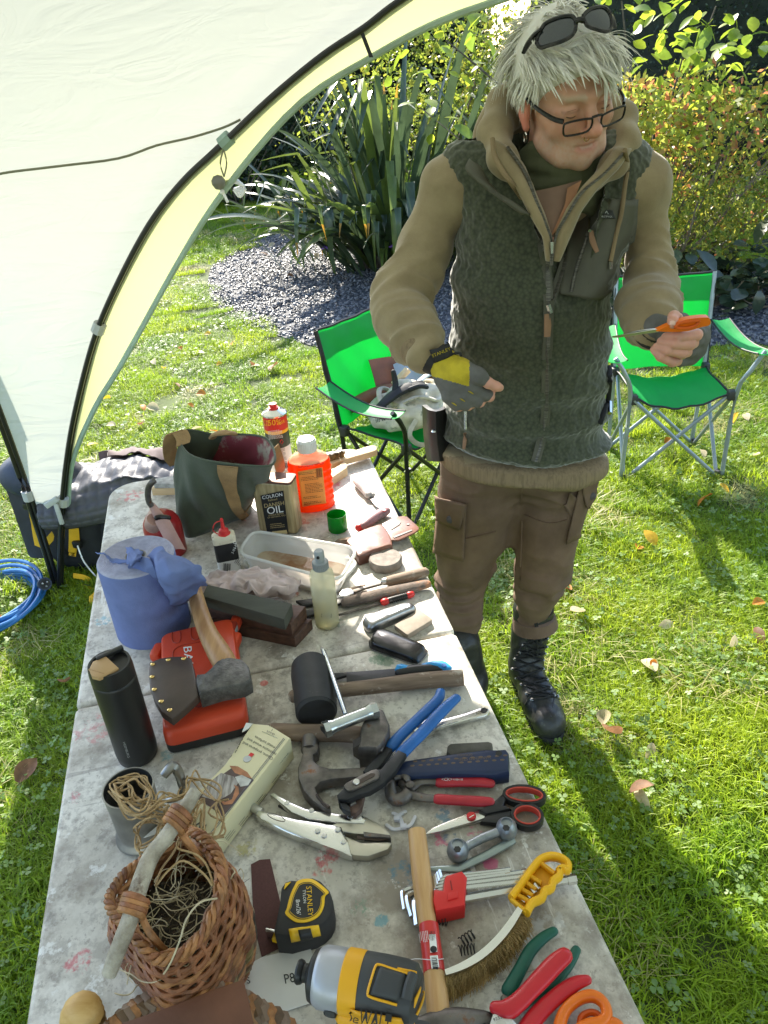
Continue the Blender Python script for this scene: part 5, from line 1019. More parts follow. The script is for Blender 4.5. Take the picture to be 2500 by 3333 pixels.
obj('lapel', solid(grid(lambda u, v: (lambda i, f: (lp_[i][0] * (1 - f) + lp_[i + 1][0] * f) * (1 - u) + (lp_[i][1] * (1 - f) + lp_[i + 1][1] * f) * u + np.array([0, -.01 * math.sin(math.pi * u), 0]))(min(3, int(v * 4)), v * 4 - min(3, int(v * 4))), 7, 20), .005), m_nyl, man, man, sharp=180)
for L in ([(95, 880, 1.70), (200, 1030, 1.675), (255, 1170, 1.655), (320, 1330, 1.642), (355, 1440, 1.636), (358, 1590, 1.634)], [(790, 920, 1.70), (665, 1050, 1.665), (545, 1150, 1.645), (460, 1280, 1.636), (385, 1420, 1.632), (362, 1590, 1.632)]): obj('hoodie_zip', tube([aty('A3', *p) for p in L], .0045, 6, 4, sq=.6), m_zip, man, man)
obj('zip_slider', tube([aty('A3', 362, 1450, 1.628), aty('A3', 362, 1520, 1.626)], [.006, .004], 6), m_sil, man, man)
# hem ribbing of the hoodie
# belt pouch
pc_ = A5(1110, 470, 1.80); po = thing('belt_pouch', 'black leather pouch hanging from the belt at the man\'s right hip', 'pouch', pc_); obj('pouch_body', solid(grid(lambda u, v: aty('A5', 1085 + 105 * u + 25 * v * v, 400 + 330 * v + 30 * math.sin(3 * u) * (1 - v), 1.86 - .05 * math.sin(math.pi * u)), 9, 11), .012), mat('leather_black', (.014, .013, .013), rough=.4, bump=.3, bs=60), po, po); obj('snap', lathe([(.008, 0), (.006, .004), (.001, .005)], 10), m_sil, po).location = Vector(A5(1130, 560, 1.79)) - Vector(pc_)

# ---- trousers
m_tr = mat('trousers_brown', (.122, .074, .046), rough=.85, var=.12, vs=10, col2=(.165, .104, .067), bump=.25, bs=250)
Tf = Field((.0, 1.55, .12), (.78, 2.12, .92), .006)
rl_ = [sec('D', 950, 1000, 1138, 1010, 1.86), sec('D', 948, 1070, 1118, 1085, 1.86), sec('D', 944, 1140, 1096, 1160, 1.855), sec('D', 940, 1210, 1070, 1225, 1.845), sec('D', 945, 1260, 1045, 1280, 1.83), sec('D', 954, 1305, 1044, 1310, 1.81, 1.12), sec('D', 960, 1335, 1042, 1335, 1.79, 1.2)]
ll_ = [sec('D', 1100, 1010, 1292, 1005, 1.86), sec('D', 1122, 1070, 1280, 1060, 1.85), sec('D', 1118, 1130, 1258, 1120, 1.83), sec('D', 1114, 1190, 1240, 1180, 1.81), sec('D', 1112, 1240, 1232, 1235, 1.80), sec('D', 1108, 1280, 1215, 1280, 1.81), sec('D', 1108, 1322, 1200, 1325, 1.83)]
Tf.chain(rl_, .03); Tf.chain(ll_, .03); slabsec('D', (955, 990), (1295, 995), 1.86, .13, .04, Tf, .1)
tv, tq = Tf.mesh(); tv = relax(tv, tq, 2); nn = vnorm(tv, tq); zz = tv[:, 2]
kn = np.exp(-((zz - .42) / .1) ** 2) + np.exp(-((zz - .22) / .06) ** 2) + .5 * np.exp(-((zz - .74) / .06) ** 2)
tv = tv + nn * (-.010 - .006 * np.exp(-((zz - .36) / .13) ** 2) + .012 * vnoise(tv, 8) + kn * (.01 - .05 * np.abs(vnoise(tv * np.array([.7, .7, 2.4]), 14))) + .01 * vnoise(tv * np.array([1, 1, .4]) + 4, 20))[:, None]
obj('trousers', (tv, [tuple(t) for t in tq]), m_tr, man, man, sharp=180); tb = bvh_of((tv, [tuple(t) for t in tq]))
for k, q4 in (('A5', [(1170, 960), (1330, 990), (1310, 1330), (1140, 1290)]), ('A6', [(520, 880), (605, 840), (560, 1170), (440, 1230)])): obj('cargo_pocket', solid(flatp(patch(tb, k, q4, 12, 12, .006)), .004), m_tr, man, man, sharp=180)
for k, q4 in (('A5', [(1165, 950), (1335, 985), (1295, 1140), (1172, 1090)]), ('A6', [(515, 870), (612, 830), (590, 960), (550, 1010)])): obj('pocket_flap', solid(flatp(patch(tb, k, q4, 10, 10, .013)), .004), m_tr, man, man, sharp=180)
for k, x, y in (('A5', 1245, 1075), ('A6', 575, 940)): p = onto(tb, k, x, y, .014); obj('button', tr(lathe([(.011, 0), (.011, .004), (.008, .006)], 14), 0, 0, 0, rx=1.3), mat('button_dark', (.06, .05, .05), rough=.5), man).location = Vector(p) - man.location
for k, L in (('A5', [(1165, 955), (1170, 1000), (1165, 1090)]), ('A5', [(1290, 1210), (1400, 1185), (1500, 1160)]), ('A6', [(200, 1060), (340, 1110), (450, 1090)]), ('A6', [(185, 1100), (180, 1300), (170, 1500)]), ('A6', [(200, 800), (185, 900), (178, 1000)])): obj('seam', strip(tb, k, L, .0025, .0015), m_tr, man, man)
obj('trouser_cuff', tube([ll_[-1][0] + np.array([0, 0, .02]), ll_[-1][0] + np.array([0, 0, -.012]), ll_[-1][0] + np.array([.004, -.005, -.05])], [ll_[-1][1] * .88, ll_[-1][1] * .97, ll_[-1][1] * 1.06], 24, cap=False), m_tr, man, man)
# ribbed hem over the trousers
hood_obj.data.materials.append(m_rib); hz = hv[:, 2]
pj_ = np.array([proj(p)[1] / 1.507 - (16 if abs(p[0] - .37) < .15 else 0) for p in hv]); lowf = ((pj_ > 984) & (hv[:, 0] > .1) & (hv[:, 0] < .68) & (hz < .95))[np.array(hq)].all(1)
for i in np.where(lowf)[0]: hood_obj.data.polygons[int(i)].material_index = 1

# ---- boots
m_boot = mat('boot_leather', (.022, .022, .021), rough=.42, var=.3, vs=14, bump=.4, bs=50, bdist=.004, wear=(.10, .095, .08), ws=22, wt=.60); m_sole = mat('boot_sole', (.02, .02, .02), rough=.8); m_lace = mat('lace_black', (.012, .012, .012), rough=.8); m_eye = mat('eyelet', (.25, .25, .25), rough=.35, metal=1)
def boot(toe, heel, shin, detail):
    toe = np.array(toe, float); heel = np.array(heel, float); shin = np.array(shin, float); d = toe - heel; L = np.linalg.norm(d[:2]); d /= L; sd = np.array([-d[1], d[0], 0])
    f = Field(np.minimum(np.minimum(toe, heel), shin) - .09, np.maximum(np.maximum(toe, heel), shin) + .09, .004)
    def P_(t, z, s=0): return heel + d * (t * L) + sd * s + np.array([0, 0, z])
    f.cone(P_(.13, .055), P_(.2, .12), .043, .043, .03); f.cone(P_(.2, .12), shin, .05, .062, .03); f.cone(P_(.22, .07), P_(.6, .06), .046, .05, .03); f.cone(P_(.55, .06), P_(.84, .052), .053, .05, .02); f.cone(P_(.25, .11), P_(.62, .075), .036, .032, .03)
    sl, (X, Y, Z) = f.blk(f.lo, f.lo + f.n * f.h, .0); f.F = np.maximum(f.F, .022 - Z).astype(np.float32)
    v, q = f.mesh(); v = relax(v, q, 2); v = v + vnorm(v, q) * (.005 * vnoise(v, 40))[:, None]
    b = obj('boot', (v, [tuple(t) for t in q]), m_boot, man, man, sharp=180)
    o = [P_(t, .0, s) for t, s in ((.0, 0), (.03, .03), (.15, .04), (.4, .04), (.62, .05), (.82, .048), (.96, .03), (1.0, 0), (.96, -.03), (.82, -.048), (.62, -.05), (.4, -.04), (.15, -.04), (.03, -.03))]
    obj('sole', slab(o, .03, .004, 3), m_sole, b, man); bv = bvh_of((v, [tuple(t) for t in q]))
    if detail:
        rows = [(1150, 1990, 1795, 1800)]
        Lf = [(210, 1795), (195, 1840), (175, 1885), (145, 1925), (130, 1985), (155, 2040), (185, 2080), (215, 2135), (245, 2170)]; Rt = [(330, 1800), (325, 1850), (315, 1890), (305, 1930), (305, 1985), (330, 2050), (350, 2100), (372, 2145), (392, 2150)]
        for i in range(len(Lf)):
            for a in (Lf[i], Rt[i]): p = onto(bv, 'A6', *a, .003); obj('eyelet', lathe([(.005, -.003), (.006, 0), (.003, .004)], 8), m_eye, b).location = Vector(p) - man.location
            if i + 1 < len(Lf):
                for a, c in ((Lf[i], Rt[i + 1]), (Rt[i], Lf[i + 1])): obj('lace', tube([onto(bv, 'A6', a[0] + (c[0] - a[0]) * t, a[1] + (c[1] - a[1]) * t + 5 * math.sin(3 * t), .005) for t in np.linspace(0, 1, 6)], .0027, 5), m_lace, b, man)
        obj('lace_bow', tube([onto(bv, 'A6', x, y, .008) for x, y in ((250, 1800), (190, 1850), (150, 1900), (220, 1880), (270, 1890), (330, 1870), (290, 1820))], .0027, 5, 4), m_lace, b, man)
        obj('toe_cap', strip(bv, 'D', [(1130, 1530), (1150, 1500), (1180, 1500), (1205, 1490)], .003, .001), m_boot, b, man)
    return b
boot(on('D', 1192, 1606, 0) + np.array([.006, -.012, 0]), on('D', 1190, 1600, 0) + np.array([-.045, .285, 0]), ll_[-1][0] + np.array([0, .01, .0]), True)
boot((.195, 1.53, 0), (.235, 1.81, 0), rl_[-1][0] + np.array([-.015, -.02, -.075]), False)

# ---- gloves
m_glg = mat('glove_grey', (.115, .112, .108), rough=.8, var=.15, vs=30, bump=.4, bs=220, bdist=.001); m_gly = mat('glove_yellow', (.46, .36, .02), rough=.8, var=.12, vs=40, bump=.4, bs=200); m_glb = mat('glove_black', (.02, .02, .021), rough=.7, var=.2)
def glove(fing, thumb, palm, lo, hi, m, ncut):
    f = Field(lo, hi, .002); add = .0028
    for ch in fing: (a, ra), (b, rb) = ch[0], ch[1]; f.cone(a, a + (b - a) * ncut, ra + add, rb + add, .006)
    for ch in palm: f.chain([(p, r + add) for p, r in ch], .02)
    f.chain([(p, r + add) for p, r in thumb[:2]] + [(thumb[1][0] + (thumb[2][0] - thumb[1][0]) * .45, thumb[2][1] + add)], .008)
    v, q = f.mesh(); v = relax(v, q, 1); v = v + vnorm(v, q) * (.0022 * vnoise(v, 90))[:, None]; return v, q
v, q = glove(rf, rthumb, palm_r, RW_ + np.array([-.05, -.13, -.17]), RW_ + np.array([.2, .1, .07]), m_glg, .85)
gl1 = obj('work_glove', (v, [tuple(t) for t in q]), m_glg, man, man, sharp=180); gl1.data.materials.append(m_gly); gb = bvh_of((v, [tuple(t) for t in q]))
pj = np.array([[(proj(p)[0] - 800) * 1659 / 900, (proj(p)[1] - 1100) * 1659 / 900] for p in v])
yl = ((pj[:, 1] - 110) - (pj[:, 0] - 1180) * .28 < 140) & (pj[:, 0] < 1345) & ((pj[:, 1]) < 290)
fy = yl[q].all(1)
for i in np.where(fy)[0]: gl1.data.polygons[int(i)].material_index = 1
wd_ = A5(1085, 160, 1.625)
wa = RW_ + (RW_ - palm_r[0][1][0]) * -.1; wb = sl_r[8][0] + ax_ * .005
obj('glove_cuff', tube([wb, wb + (wa - wb) * .6, wa + (wa - wb) * .3], [.040, .037, .035], 24, cap=False), m_glb, gl1, man); cfb = bvh_of(tube([wb - (wa - wb) * .2, wb + (wa - wb) * .6, wa + (wa - wb) * .4], [.041, .039, .037], 48))
tq_ = [(1105, 70), (1215, 28), (1242, 100), (1135, 148)]
ta = [aty('A5', x, y, 1.58) for x, y in tq_]
tabs = solid(grid(lambda u, v: (ta[0] * (1 - u) + ta[1] * u) * (1 - v) + (ta[3] * (1 - u) + ta[2] * u) * v + np.array([0, -.008 * math.sin(math.pi * u), 0]), 7, 5), .003); obj('wrist_strap', tabs, m_glb, gl1, man, sharp=180); tbv = bvh_of(tabs)
obj('strap_text', ptext(tbv, 'A5', 'STANLEY', 1172, 86, 27, -23, .0012, 1.05, .01), m_gly, gl1, man, sharp=180)
for x, y in ((1250, 392), (1300, 368), (1350, 322)): obj('knuckle_print', strip(gb, 'A5', [(x - 16, y - 4), (x, y), (x + 14, y + 12), (x + 2, y + 6), (x - 8, y)], .0012, .001), m_gly, gl1, man)
obj('strap_loop', tube([A5(1245, 95, 1.585), A5(1285, 90, 1.58), A5(1290, 112, 1.58), A5(1260, 120, 1.585)], .003, 6, 3), m_glb, gl1, man)
v, q = glove(lf, lthumb, palm_l, LW + np.array([-.08, -.2, -.17]), LW + np.array([.25, .08, .08]), m_glg, .6)
gl2 = obj('work_glove', (v, [tuple(t) for t in q]), m_glg, man, man, sharp=180); lw2 = sl_l[7][0] + ax2 * .004
obj('glove_cuff', tube([lw2, lw2 + (LW - lw2) * .5, LW + (LW - lw2) * .6], [.047, .042, .036], 24, cap=False), m_glb, gl2, man)
obj('finger_ring', tube([lf[2][1][0] + .0125 * (np.array([0, 0, 1]) * math.cos(a) + np.array([.5, -.85, 0]) * math.sin(a)) + np.array([-.004, 0, 0]) for a in [i * .5236 for i in range(13)]], .0016, 6), m_sil, man, man)

# ---- things the man wears or holds
m_gl = mat('glasses_black', (.012, .012, .013), rough=.25); m_lens = mat('lens_clear', (.95, .95, .95), rough=.02, glass=1.0, ior=1.05); m_lens.node_tree.nodes['Principled BSDF'].inputs['Alpha'].default_value = .25
gl = thing('reading_glasses', 'black framed reading glasses low on the man\'s nose', 'glasses', hp(0, .12, -.01))
def gp_(x, y, z): return hp(x, y, z)
gy, gz = .121, -.016
for s in (-1, 1):
    o = [gp_(s * a, gy - .22 * (a - .01) * .8 - (b) * -.15, gz + b) for a, b in ((.010, .009), (.030, .011), (.056, .0105), (.061, .006), (.060, -.008), (.053, -.014), (.024, -.015), (.012, -.010), (.009, .0))]; o2 = smooth_path(o + [o[0]], 3); obj('rim', tube(o2, .0021, 6, cap=False), m_gl, gl, gl); obj('lens', (o2[:-1], [tuple(range(len(o2) - 1))]), m_lens, gl, gl)
    obj('temple', tube([gp_(s * .060, gy - .012, gz + .012), gp_(s * .072, gy - .035, gz + .014), gp_(s * .082, .03, .006), gp_(s * .084, -.01, .018), gp_(s * .080, -.03, .004)], [.0034, .0034, .003, .0026, .002], 6, 3, sq=1.4), m_gl, gl, gl)
obj('bridge', tube([gp_(-.010, gy, gz + .01), gp_(0, gy + .003, gz + .012), gp_(.010, gy, gz + .01)], .0024, 6, 3), m_gl, gl, gl)
sg = thing('sunglasses', 'dark wraparound sunglasses pushed up on the man\'s hair', 'sunglasses', hp(0, .06, .14)); m_sl = mat('lens_dark', (.02, .028, .035), rough=.06, spec=.9, coat=.6)
def sgp(k, x, y, off=0.0):        # on a wrap of the head a little outside the hair
    d = ray(k, x, y); d /= np.linalg.norm(d); o = np.array([0, 0, HC]); M_ = np.linalg.inv(HM * np.array([[.098, .128, .120]]) * HS) if False else None
    A_ = (HM.T @ (o - (HP + HM @ (np.array([0, -.012, .036]) * HS)))) / (np.array([.116, .145, .140]) * HS); B_ = (HM.T @ d) / (np.array([.116, .145, .140]) * HS); a = B_ @ B_; b = 2 * A_ @ B_; c = A_ @ A_ - 1; di = b * b - 4 * a * c
    t = (-b - math.sqrt(max(0, di))) / (2 * a); return o + d * (t - off)
for L in ([(300, 170), (330, 135), (420, 100), (490, 100), (508, 150), (490, 205), (430, 245), (350, 270), (290, 285), (270, 240)], [(548, 95), (590, 55), (660, 40), (705, 70), (722, 120), (720, 165), (690, 188), (630, 175), (570, 150)]):
    c_ = np.mean(L, 0); q_ = [np.array(p) for p in L]; n_ = 24; o = smooth_path([(p[0], p[1], 0) for p in L] + [(L[0][0], L[0][1], 0)], 4)[:-1]
    V_ = [sgp('A3', *c_)] ; F_ = []
    for k in (.35, .7, 1): V_ += [sgp('A3', c_[0] + (p[0] - c_[0]) * k, c_[1] + (p[1] - c_[1]) * k) for p in o]
    n_ = len(o); F_ = [(0, 1 + i, 1 + (i + 1) % n_) for i in range(n_)] + [(1 + r * n_ + i, 1 + (r + 1) * n_ + i, 1 + (r + 1) * n_ + (i + 1) % n_, 1 + r * n_ + (i + 1) % n_) for r in (0, 1) for i in range(n_)]
    obj('lens', (V_, F_), m_sl, sg, sg, sharp=180); obj('rim', tube([sgp('A3', p[0], p[1], .001) for p in o] + [sgp('A3', o[0][0], o[0][1], .001)], .0035, 6), m_gl, sg, sg)
obj('bridge', tube([sgp('A3', 500, 130, .004), sgp('A3', 525, 118, .006), sgp('A3', 550, 120, .004)], [.006, .005, .006], 8, 3), m_gl, sg, sg)
obj('temple', tube([sgp('A3', 300, 175), sgp('A3', 255, 215), sgp('A3', 215, 270), sgp('A3', 190, 320)], [.008, .010, .009, .006], 8, 3, sq=.5), m_gl, sg, sg); obj('temple', tube([sgp('A3', 715, 90), sgp('A3', 728, 130), sgp('A3', 735, 170)], .006, 8, 3, sq=.5), m_gl, sg, sg)
sy = lY - .012; so = thing('held_scissors', 'scissors with an orange handle and thin blades held in the man\'s left hand', 'scissors', A3(1100, 1960, sy)); m_or = mat('plastic_orange', (.80, .17, .01), rough=.35, var=.06); m_steel = mat('steel', (.55, .55, .55), rough=.3, metal=1, var=.1)
pin = [(990, 1988), (1060, 1955), (1130, 1928), (1200, 1912), (1290, 1905), (1312, 1918), (1308, 1950), (1250, 1965), (1180, 1985), (1090, 1992)]
def plate(k, pts, Y, t, kk=3, pitch=.35):
    o = smooth_path([(x, y, 0) for x, y in pts] + [(pts[0][0], pts[0][1], 0)], kk)[:-1]; n_ = len(o); a = [aty(k, p[0], p[1], Y + pitch * (p[1] - 1950) / 3000) for p in o]; b = [p + np.array([0, t, t * .2]) for p in a]
    return a + b, [tuple(range(n_)), tuple(range(2 * n_ - 1, n_ - 1, -1))] + [(i, n_ + i, n_ + (i + 1) % n_, (i + 1) % n_) for i in range(n_)]
obj('handle', plate('A3', pin, sy - .006, .012), m_or, so, so, fix=True); obj('finger_loop', tube([aty('A3', x, y, sy - .009) for x, y in ((1100, 1965), (1130, 1938), (1190, 1930), (1240, 1925), (1230, 1950), (1170, 1970), (1100, 1965))], .0035, 8, 4), mat('plastic_orange_deep', (.62, .10, .005), rough=.4), so, so)
obj('blade', plate('A3', [(1000, 1975), (1000, 1992), (900, 2005), (760, 2026), (722, 2022), (800, 2008)], sy, .0025, 2), m_steel, so, so, fix=True); obj('blade', plate('A3', [(985, 1974), (950, 1982), (860, 2000), (760, 2018), (880, 1985)], sy + .004, .0025, 2), m_steel, so, so, fix=True)
# ================================================================== THINGS ON THE TABLE
def T(k, x, y, dz=0.0): return on(k, x, y, TZ + dz)
def PS(k, s, zt, th): return [np.array([p[0], p[1], TZ + zt - th]) for p in ons(k, s, TZ + zt)]
def sl(nm, k, s, zt, th, m, par=None, root=None, bev=.0015, kk=1): return obj(nm, slab(PS(k, s, zt, th), th, bev, kk), m, par, root)
def path(k, s, z):               # z one number or one per point, above the table
    q = [tuple(map(float, a.split(','))) for a in s.split()]; zz = [z] * len(q) if np.isscalar(z) else z; return [T(k, x, y, h) for (x, y), h in zip(q, zz)]
def tb_(nm, k, s, z, r, m, par=None, root=None, n=10, kk=3, sq=1.0, end=True): return obj(nm, tube(path(k, s, z), r, n, kk, sq, rnd_end=end), m, par, root)
def rr(q, r, n=5):               # rounded loop through corner points
    q = [np.array(p, float) for p in q]; o = []
    for i in range(len(q)):
        p, a, b = q[i], q[i - 1], q[(i + 1) % len(q)]; da = (a - p) / np.linalg.norm(a - p); db = (b - p) / np.linalg.norm(b - p); s0, s1 = p + da * r, p + db * r
        for j in range(n): t = j / (n - 1); o.append((1 - t) ** 2 * s0 + 2 * t * (1 - t) * p + t * t * s1)
    return o
def loft(loops, cap0=True, cap1=True):
    n = len(loops[0]); V = [tuple(p) for L in loops for p in L]; F = [(j * n + i, j * n + (i + 1) % n, (j + 1) * n + (i + 1) % n, (j + 1) * n + i) for j in range(len(loops) - 1) for i in range(n)]
    if cap0: F.append(tuple(range(n - 1, -1, -1)))
    if cap1: F.append(tuple((len(loops) - 1) * n + i for i in range(n)))
    return V, F
def up(L, z): return [np.array([p[0], p[1], z]) for p in L]
def scl_(L, s, c=None):
    c = np.mean(L, 0) if c is None else c; return [c + (p - c) * s for p in L]
def bv(o): M = o.matrix_basis; return None
def wsh(o, root): M = inv(root).inverted(); return [tuple(M @ v.co) for v in o.data.vertices], [tuple(p.vertices) for p in o.data.polygons]
def wb(o, root): return bvh_of(wsh(o, root))
def new(nm, label, cat, base, rz=0.0, g=None): return thing(nm, label, cat, base, rz, g)
S_ = mat('steel', (.55, .55, .55)); S_dark = mat('steel_dark', (.16, .145, .135), rough=.5, metal=.85, var=.3, vs=40, bump=.3, bs=120, bdist=.0008, wear=(.20, .10, .06), ws=40, wt=.6)
S_bright = mat('chrome', (.72, .72, .70), rough=.22, metal=1, var=.05); S_black = mat('steel_black', (.035, .036, .04), rough=.45, metal=.5, var=.2, vs=30, wear=(.12, .10, .09), ws=50, wt=.62)
W_pale = wood('wood_pale', (.52, .36, .19), (.64, .47, .28)); W_ash = wood('wood_ash', (.50, .27, .10), (.66, .42, .19), .4); W_old = wood('wood_old', (.12, .08, .055), (.27, .195, .14), .75, wear=(.38, .33, .27), wt=.58); W_axe = wood('wood_axe', (.27, .13, .05), (.48, .28, .12), .45, (26, 3, 26)); W_box = wood('wood_box', (.045, .022, .015), (.13, .062, .038), .6)
L_br = mat('leather_brown', (.085, .05, .036), rough=.5, var=.2, vs=14, bump=.25, bs=120, bdist=.001); L_red = mat('leather_red', (.17, .075, .05), rough=.32, var=.3, vs=18, bump=.3, bs=40, bdist=.002, wear=(.30, .18, .13), ws=30)
P_blk = mat('plastic_black', (.018, .018, .019), rough=.4, var=.1); P_rub = mat('rubber_black', (.024, .024, .025), rough=.6, var=.25, vs=25, wear=(.09, .085, .08), ws=40, wt=.64); P_wht = mat('plastic_white', (.7, .7, .68), rough=.4); P_red = mat('plastic_red', (.62, .03, .03), rough=.35, var=.08); P_yel = mat('plastic_yellow', (.86, .52, .015), rough=.35, var=.06); P_or = MATS['plastic_orange']
m_paper = mat('paper_white', (.72, .71, .68), rough=.8, var=.05, vs=9); ink = mat('ink_black', (.02, .02, .022)); ink_w = mat('print_white', (.8, .8, .78), rough=.6); ink_g = mat('print_gold', (.5, .38, .18), rough=.5)
def barcode(b, k, x, y, w, h, ang, par, root, m=ink, bars=9, off=.0012):
    c, s = math.cos(R_(ang)), math.sin(R_(ang)); sh = []
    for i in range(bars):
        u0 = -w / 2 + w * i / bars; u1 = u0 + w / bars * (.35 + .4 * ((i * 7) % 3) / 2); V = [tuple(onto(b, k, x + u * c - v * s, y + u * s + v * c, off)) for u, v in ((u0, -h / 2), (u1, -h / 2), (u1, h / 2), (u0, h / 2))]; sh.append((V, [(0, 1, 2, 3)]))
    obj('barcode', merge(*sh), m, par, root, smooth=False)
def lines(b, k, x, y, w, n, dy, ang, par, root, m, th=3.0, off=.0012, nm='small_print', seed=1):      # rows of print too small to read
    r = random.Random(seed); c, s = math.cos(R_(ang)), math.sin(R_(ang)); sh = []
    for j in range(n):
        u = -w / 2; wv = w / 2 * (1 if j % 4 else .6)
        while u < wv - 3:
            l = r.uniform(6, 16) * w / 120; V = [tuple(onto(b, k, x + a * c - e * s, y + a * s + e * c, off)) for a, e in ((u, j * dy), (min(u + l, wv), j * dy), (min(u + l, wv), j * dy + th), (u, j * dy + th))]; sh.append((V, [(0, 1, 2, 3)])); u += l + 3 * w / 120
    obj(nm, merge(*sh), m, par, root, smooth=False)

# ---- canvas tote
h = .235; FLb, FRb = T('B1', 890, 1172), T('B1', 1462, 965); BLb = T('B1', 800, 860); BRb = FRb + (BLb - FLb) * .7
def R3(x, y, z): return on('B1', x, y, TZ + z)
base = rr([FLb, FRb, BRb, BLb], .035, 8); base = [b for b in base]
rimq = [R3(868, 385, h), R3(925, 455, h - .005), R3(1030, 500, h - .006), R3(1180, 528, h - .005), R3(1400, 552, h - .004), R3(1600, 556, h), R3(1650, 500, h + .005), R3(1625, 390, h + .005), R3(1540, 312, h + .012), R3(1310, 292, h + .0), R3(1210, 305, h - .008), R3(1110, 290, h + .0), R3(990, 262, h + .01), R3(900, 262, h + .015), R3(850, 300, h + .01)]
rim = smooth_path(rimq + [rimq[0]], 6)[:-1]; m_ = len(rim)
def resample(L, n, start):
    L = [np.array(p) for p in L]; i0 = int(np.argmin([np.linalg.norm(p[:2] - start[:2]) for p in L])); L = L[i0:] + L[:i0]; L = L + [L[0]]; d = np.r_[0, np.cumsum([np.linalg.norm(b - a) for a, b in zip(L[:-1], L[1:])])]; t = np.linspace(0, d[-1], n, endpoint=False); A = np.array(L); return [np.array([np.interp(q, d, A[:, c]) for c in range(3)]) for q in t]
b0 = resample(base, 72, FLb); r0 = resample(rim, 72, rimq[0]); cen = np.mean(b0, 0)
bag2 = new('tote_bag', 'dark green canvas tote bag with tan webbing handles and red patterned lining', 'bag', (cen[0], cen[1], TZ))
def lev(v, off=0.0):
    o = []
    for i in range(72):
        p = b0[i] * (1 - v) + r0[i] * v; d = p - np.array([cen[0], cen[1], p[2]]); d /= np.linalg.norm(d); o.append(p + d * (.016 * math.sin(math.pi * v) - off + .007 * math.sin(i * .8 + v * 6) * math.sin(math.pi * v) + .005 * math.sin(i * .33 - v * 11) * (1 - v)))
    return o
m_can2 = mat('canvas_green', (.050, .066, .040), rough=.85, var=.18, vs=7, bump=.35, bs=160, bdist=.0015, sheen=.2, col2=(.070, .085, .052)); bo = obj('bag_body', loft([lev(v) for v in np.linspace(0, 1, 16)], True, False), m_can2, bag2, bag2, sharp=180)
m_lin = mat('lining_camo', (.20, .035, .045), rough=.8, var=.1, vs=10, wear=(.30, .26, .20), ws=9, wt=.52); obj('lining', loft([lev(1, .002)] + [lev(v, .006 + .05 * (1 - v)) for v in (.93, .8, .6, .4, .2)], False, True), m_lin, bag2, bag2, sharp=180)
obj('rim_seam', tube([p + np.array([0, 0, .001]) for p in lev(1, .001)] + [lev(1, .001)[0]], .003, 6, cap=False), m_can2, bag2, bag2)
bb2 = wb(bo, bag2); m_web = mat('webbing_tan', (.30, .19, .085), rough=.85, var=.15, vs=30, bump=.7, bs=260, bdist=.0015)
def ribbon(P_, w, wdir, th=.003): return solid(([tuple(p + s * np.array(wd) * w) for p, wd in zip(P_, wdir) for s in (-1, 1)], [(2 * i, 2 * i + 1, 2 * i + 3, 2 * i + 2) for i in range(len(P_) - 1)]), th)
def bstrap(L, R, k='B1', off=.006):
    A = [onto(bb2, k, p[0], p[1], off) for p in smooth_path([(x, y, 0) for x, y in L], 4)]; B = [onto(bb2, k, p[0], p[1], off) for p in smooth_path([(x, y, 0) for x, y in R], 4)]
    return solid(([tuple(p) for q in zip(A, B) for p in q], [(2 * i, 2 * i + 1, 2 * i + 3, 2 * i + 2) for i in range(len(A) - 1)]), .003)
obj('handle', bstrap([(1172, 520), (1190, 640), (1245, 800), (1310, 930), (1380, 1003)], [(1350, 532), (1335, 650), (1338, 790), (1370, 900), (1430, 965)]), m_web, bag2, bag2); obj('handle', bstrap([(1380, 1003), (1430, 1000), (1500, 960)], [(1430, 965), (1455, 945), (1495, 905)]), m_web, bag2, bag2)
hl = [R3(830, 540, .15), R3(785, 480, .18), R3(775, 360, .235), R3(800, 285, .262), R3(850, 270, .262), R3(885, 330, .245), R3(880, 380, .235)]
hl = smooth_path(hl, 4); obj('handle', ribbon(hl, .02, [np.array([.75, .55, 0])] * len(hl)), m_web, bag2, bag2); hl = smooth_path([R3(1130, 315, h), R3(1150, 290, h + .012), R3(1230, 275, h + .02), R3(1310, 285, h + .006)], 4); obj('handle', tube(hl, .012, 8, sq=.5), m_web, bag2, bag2)
hl = smooth_path([T('B2', 215, 420, .2), T('B2', 250, 520, .15), T('B2', 262, 620, .08), T('B2', 180, 690, .03), T('B2', 140, 760, .02)], 4); obj('handle', ribbon(hl, .018, [np.array([.6, .6, .3])] * len(hl)), m_web, bag2, bag2)

# ---- gas can
b = T('B2', 283, 598); hh = height_at(b, 'B2', 185, 78) - TZ; gas = new('gas_canister', 'tall red, yellow and white gas canister with a red nozzle behind the tote bag', 'canister', b)
H_ = hh; r = .034; cyl = lambda a, c, rr_=r, n=40: lathe([(rr_, a * H_), (rr_, c * H_)], n)
m_cr = mat('can_red', (.55, .025, .02), rough=.3, var=.05); m_cy = mat('can_yellow', (.80, .42, .02), rough=.3, var=.05); m_cd = mat('can_dark', (.03, .045, .03), rough=.35); m_cw = mat('can_white', (.66, .65, .60), rough=.35, var=.04)
cb_ = obj('can_body', merge(lathe([(r * .96, 0), (r, .004), (r, .418 * H_), (r, .418 * H_ + .0005)], 40)), m_cw, gas); obj('yellow_band', lathe([(r * .97, -.001), (r * 1.006, .004), (r * 1.006, .05 * H_)], 40), m_cy, gas); obj('label_dark', cyl(.42, .618), m_cd, gas); obj('yellow_band', cyl(.62, .663), m_cy, gas); obj('label_red', cyl(.665, .85), m_cr, gas)
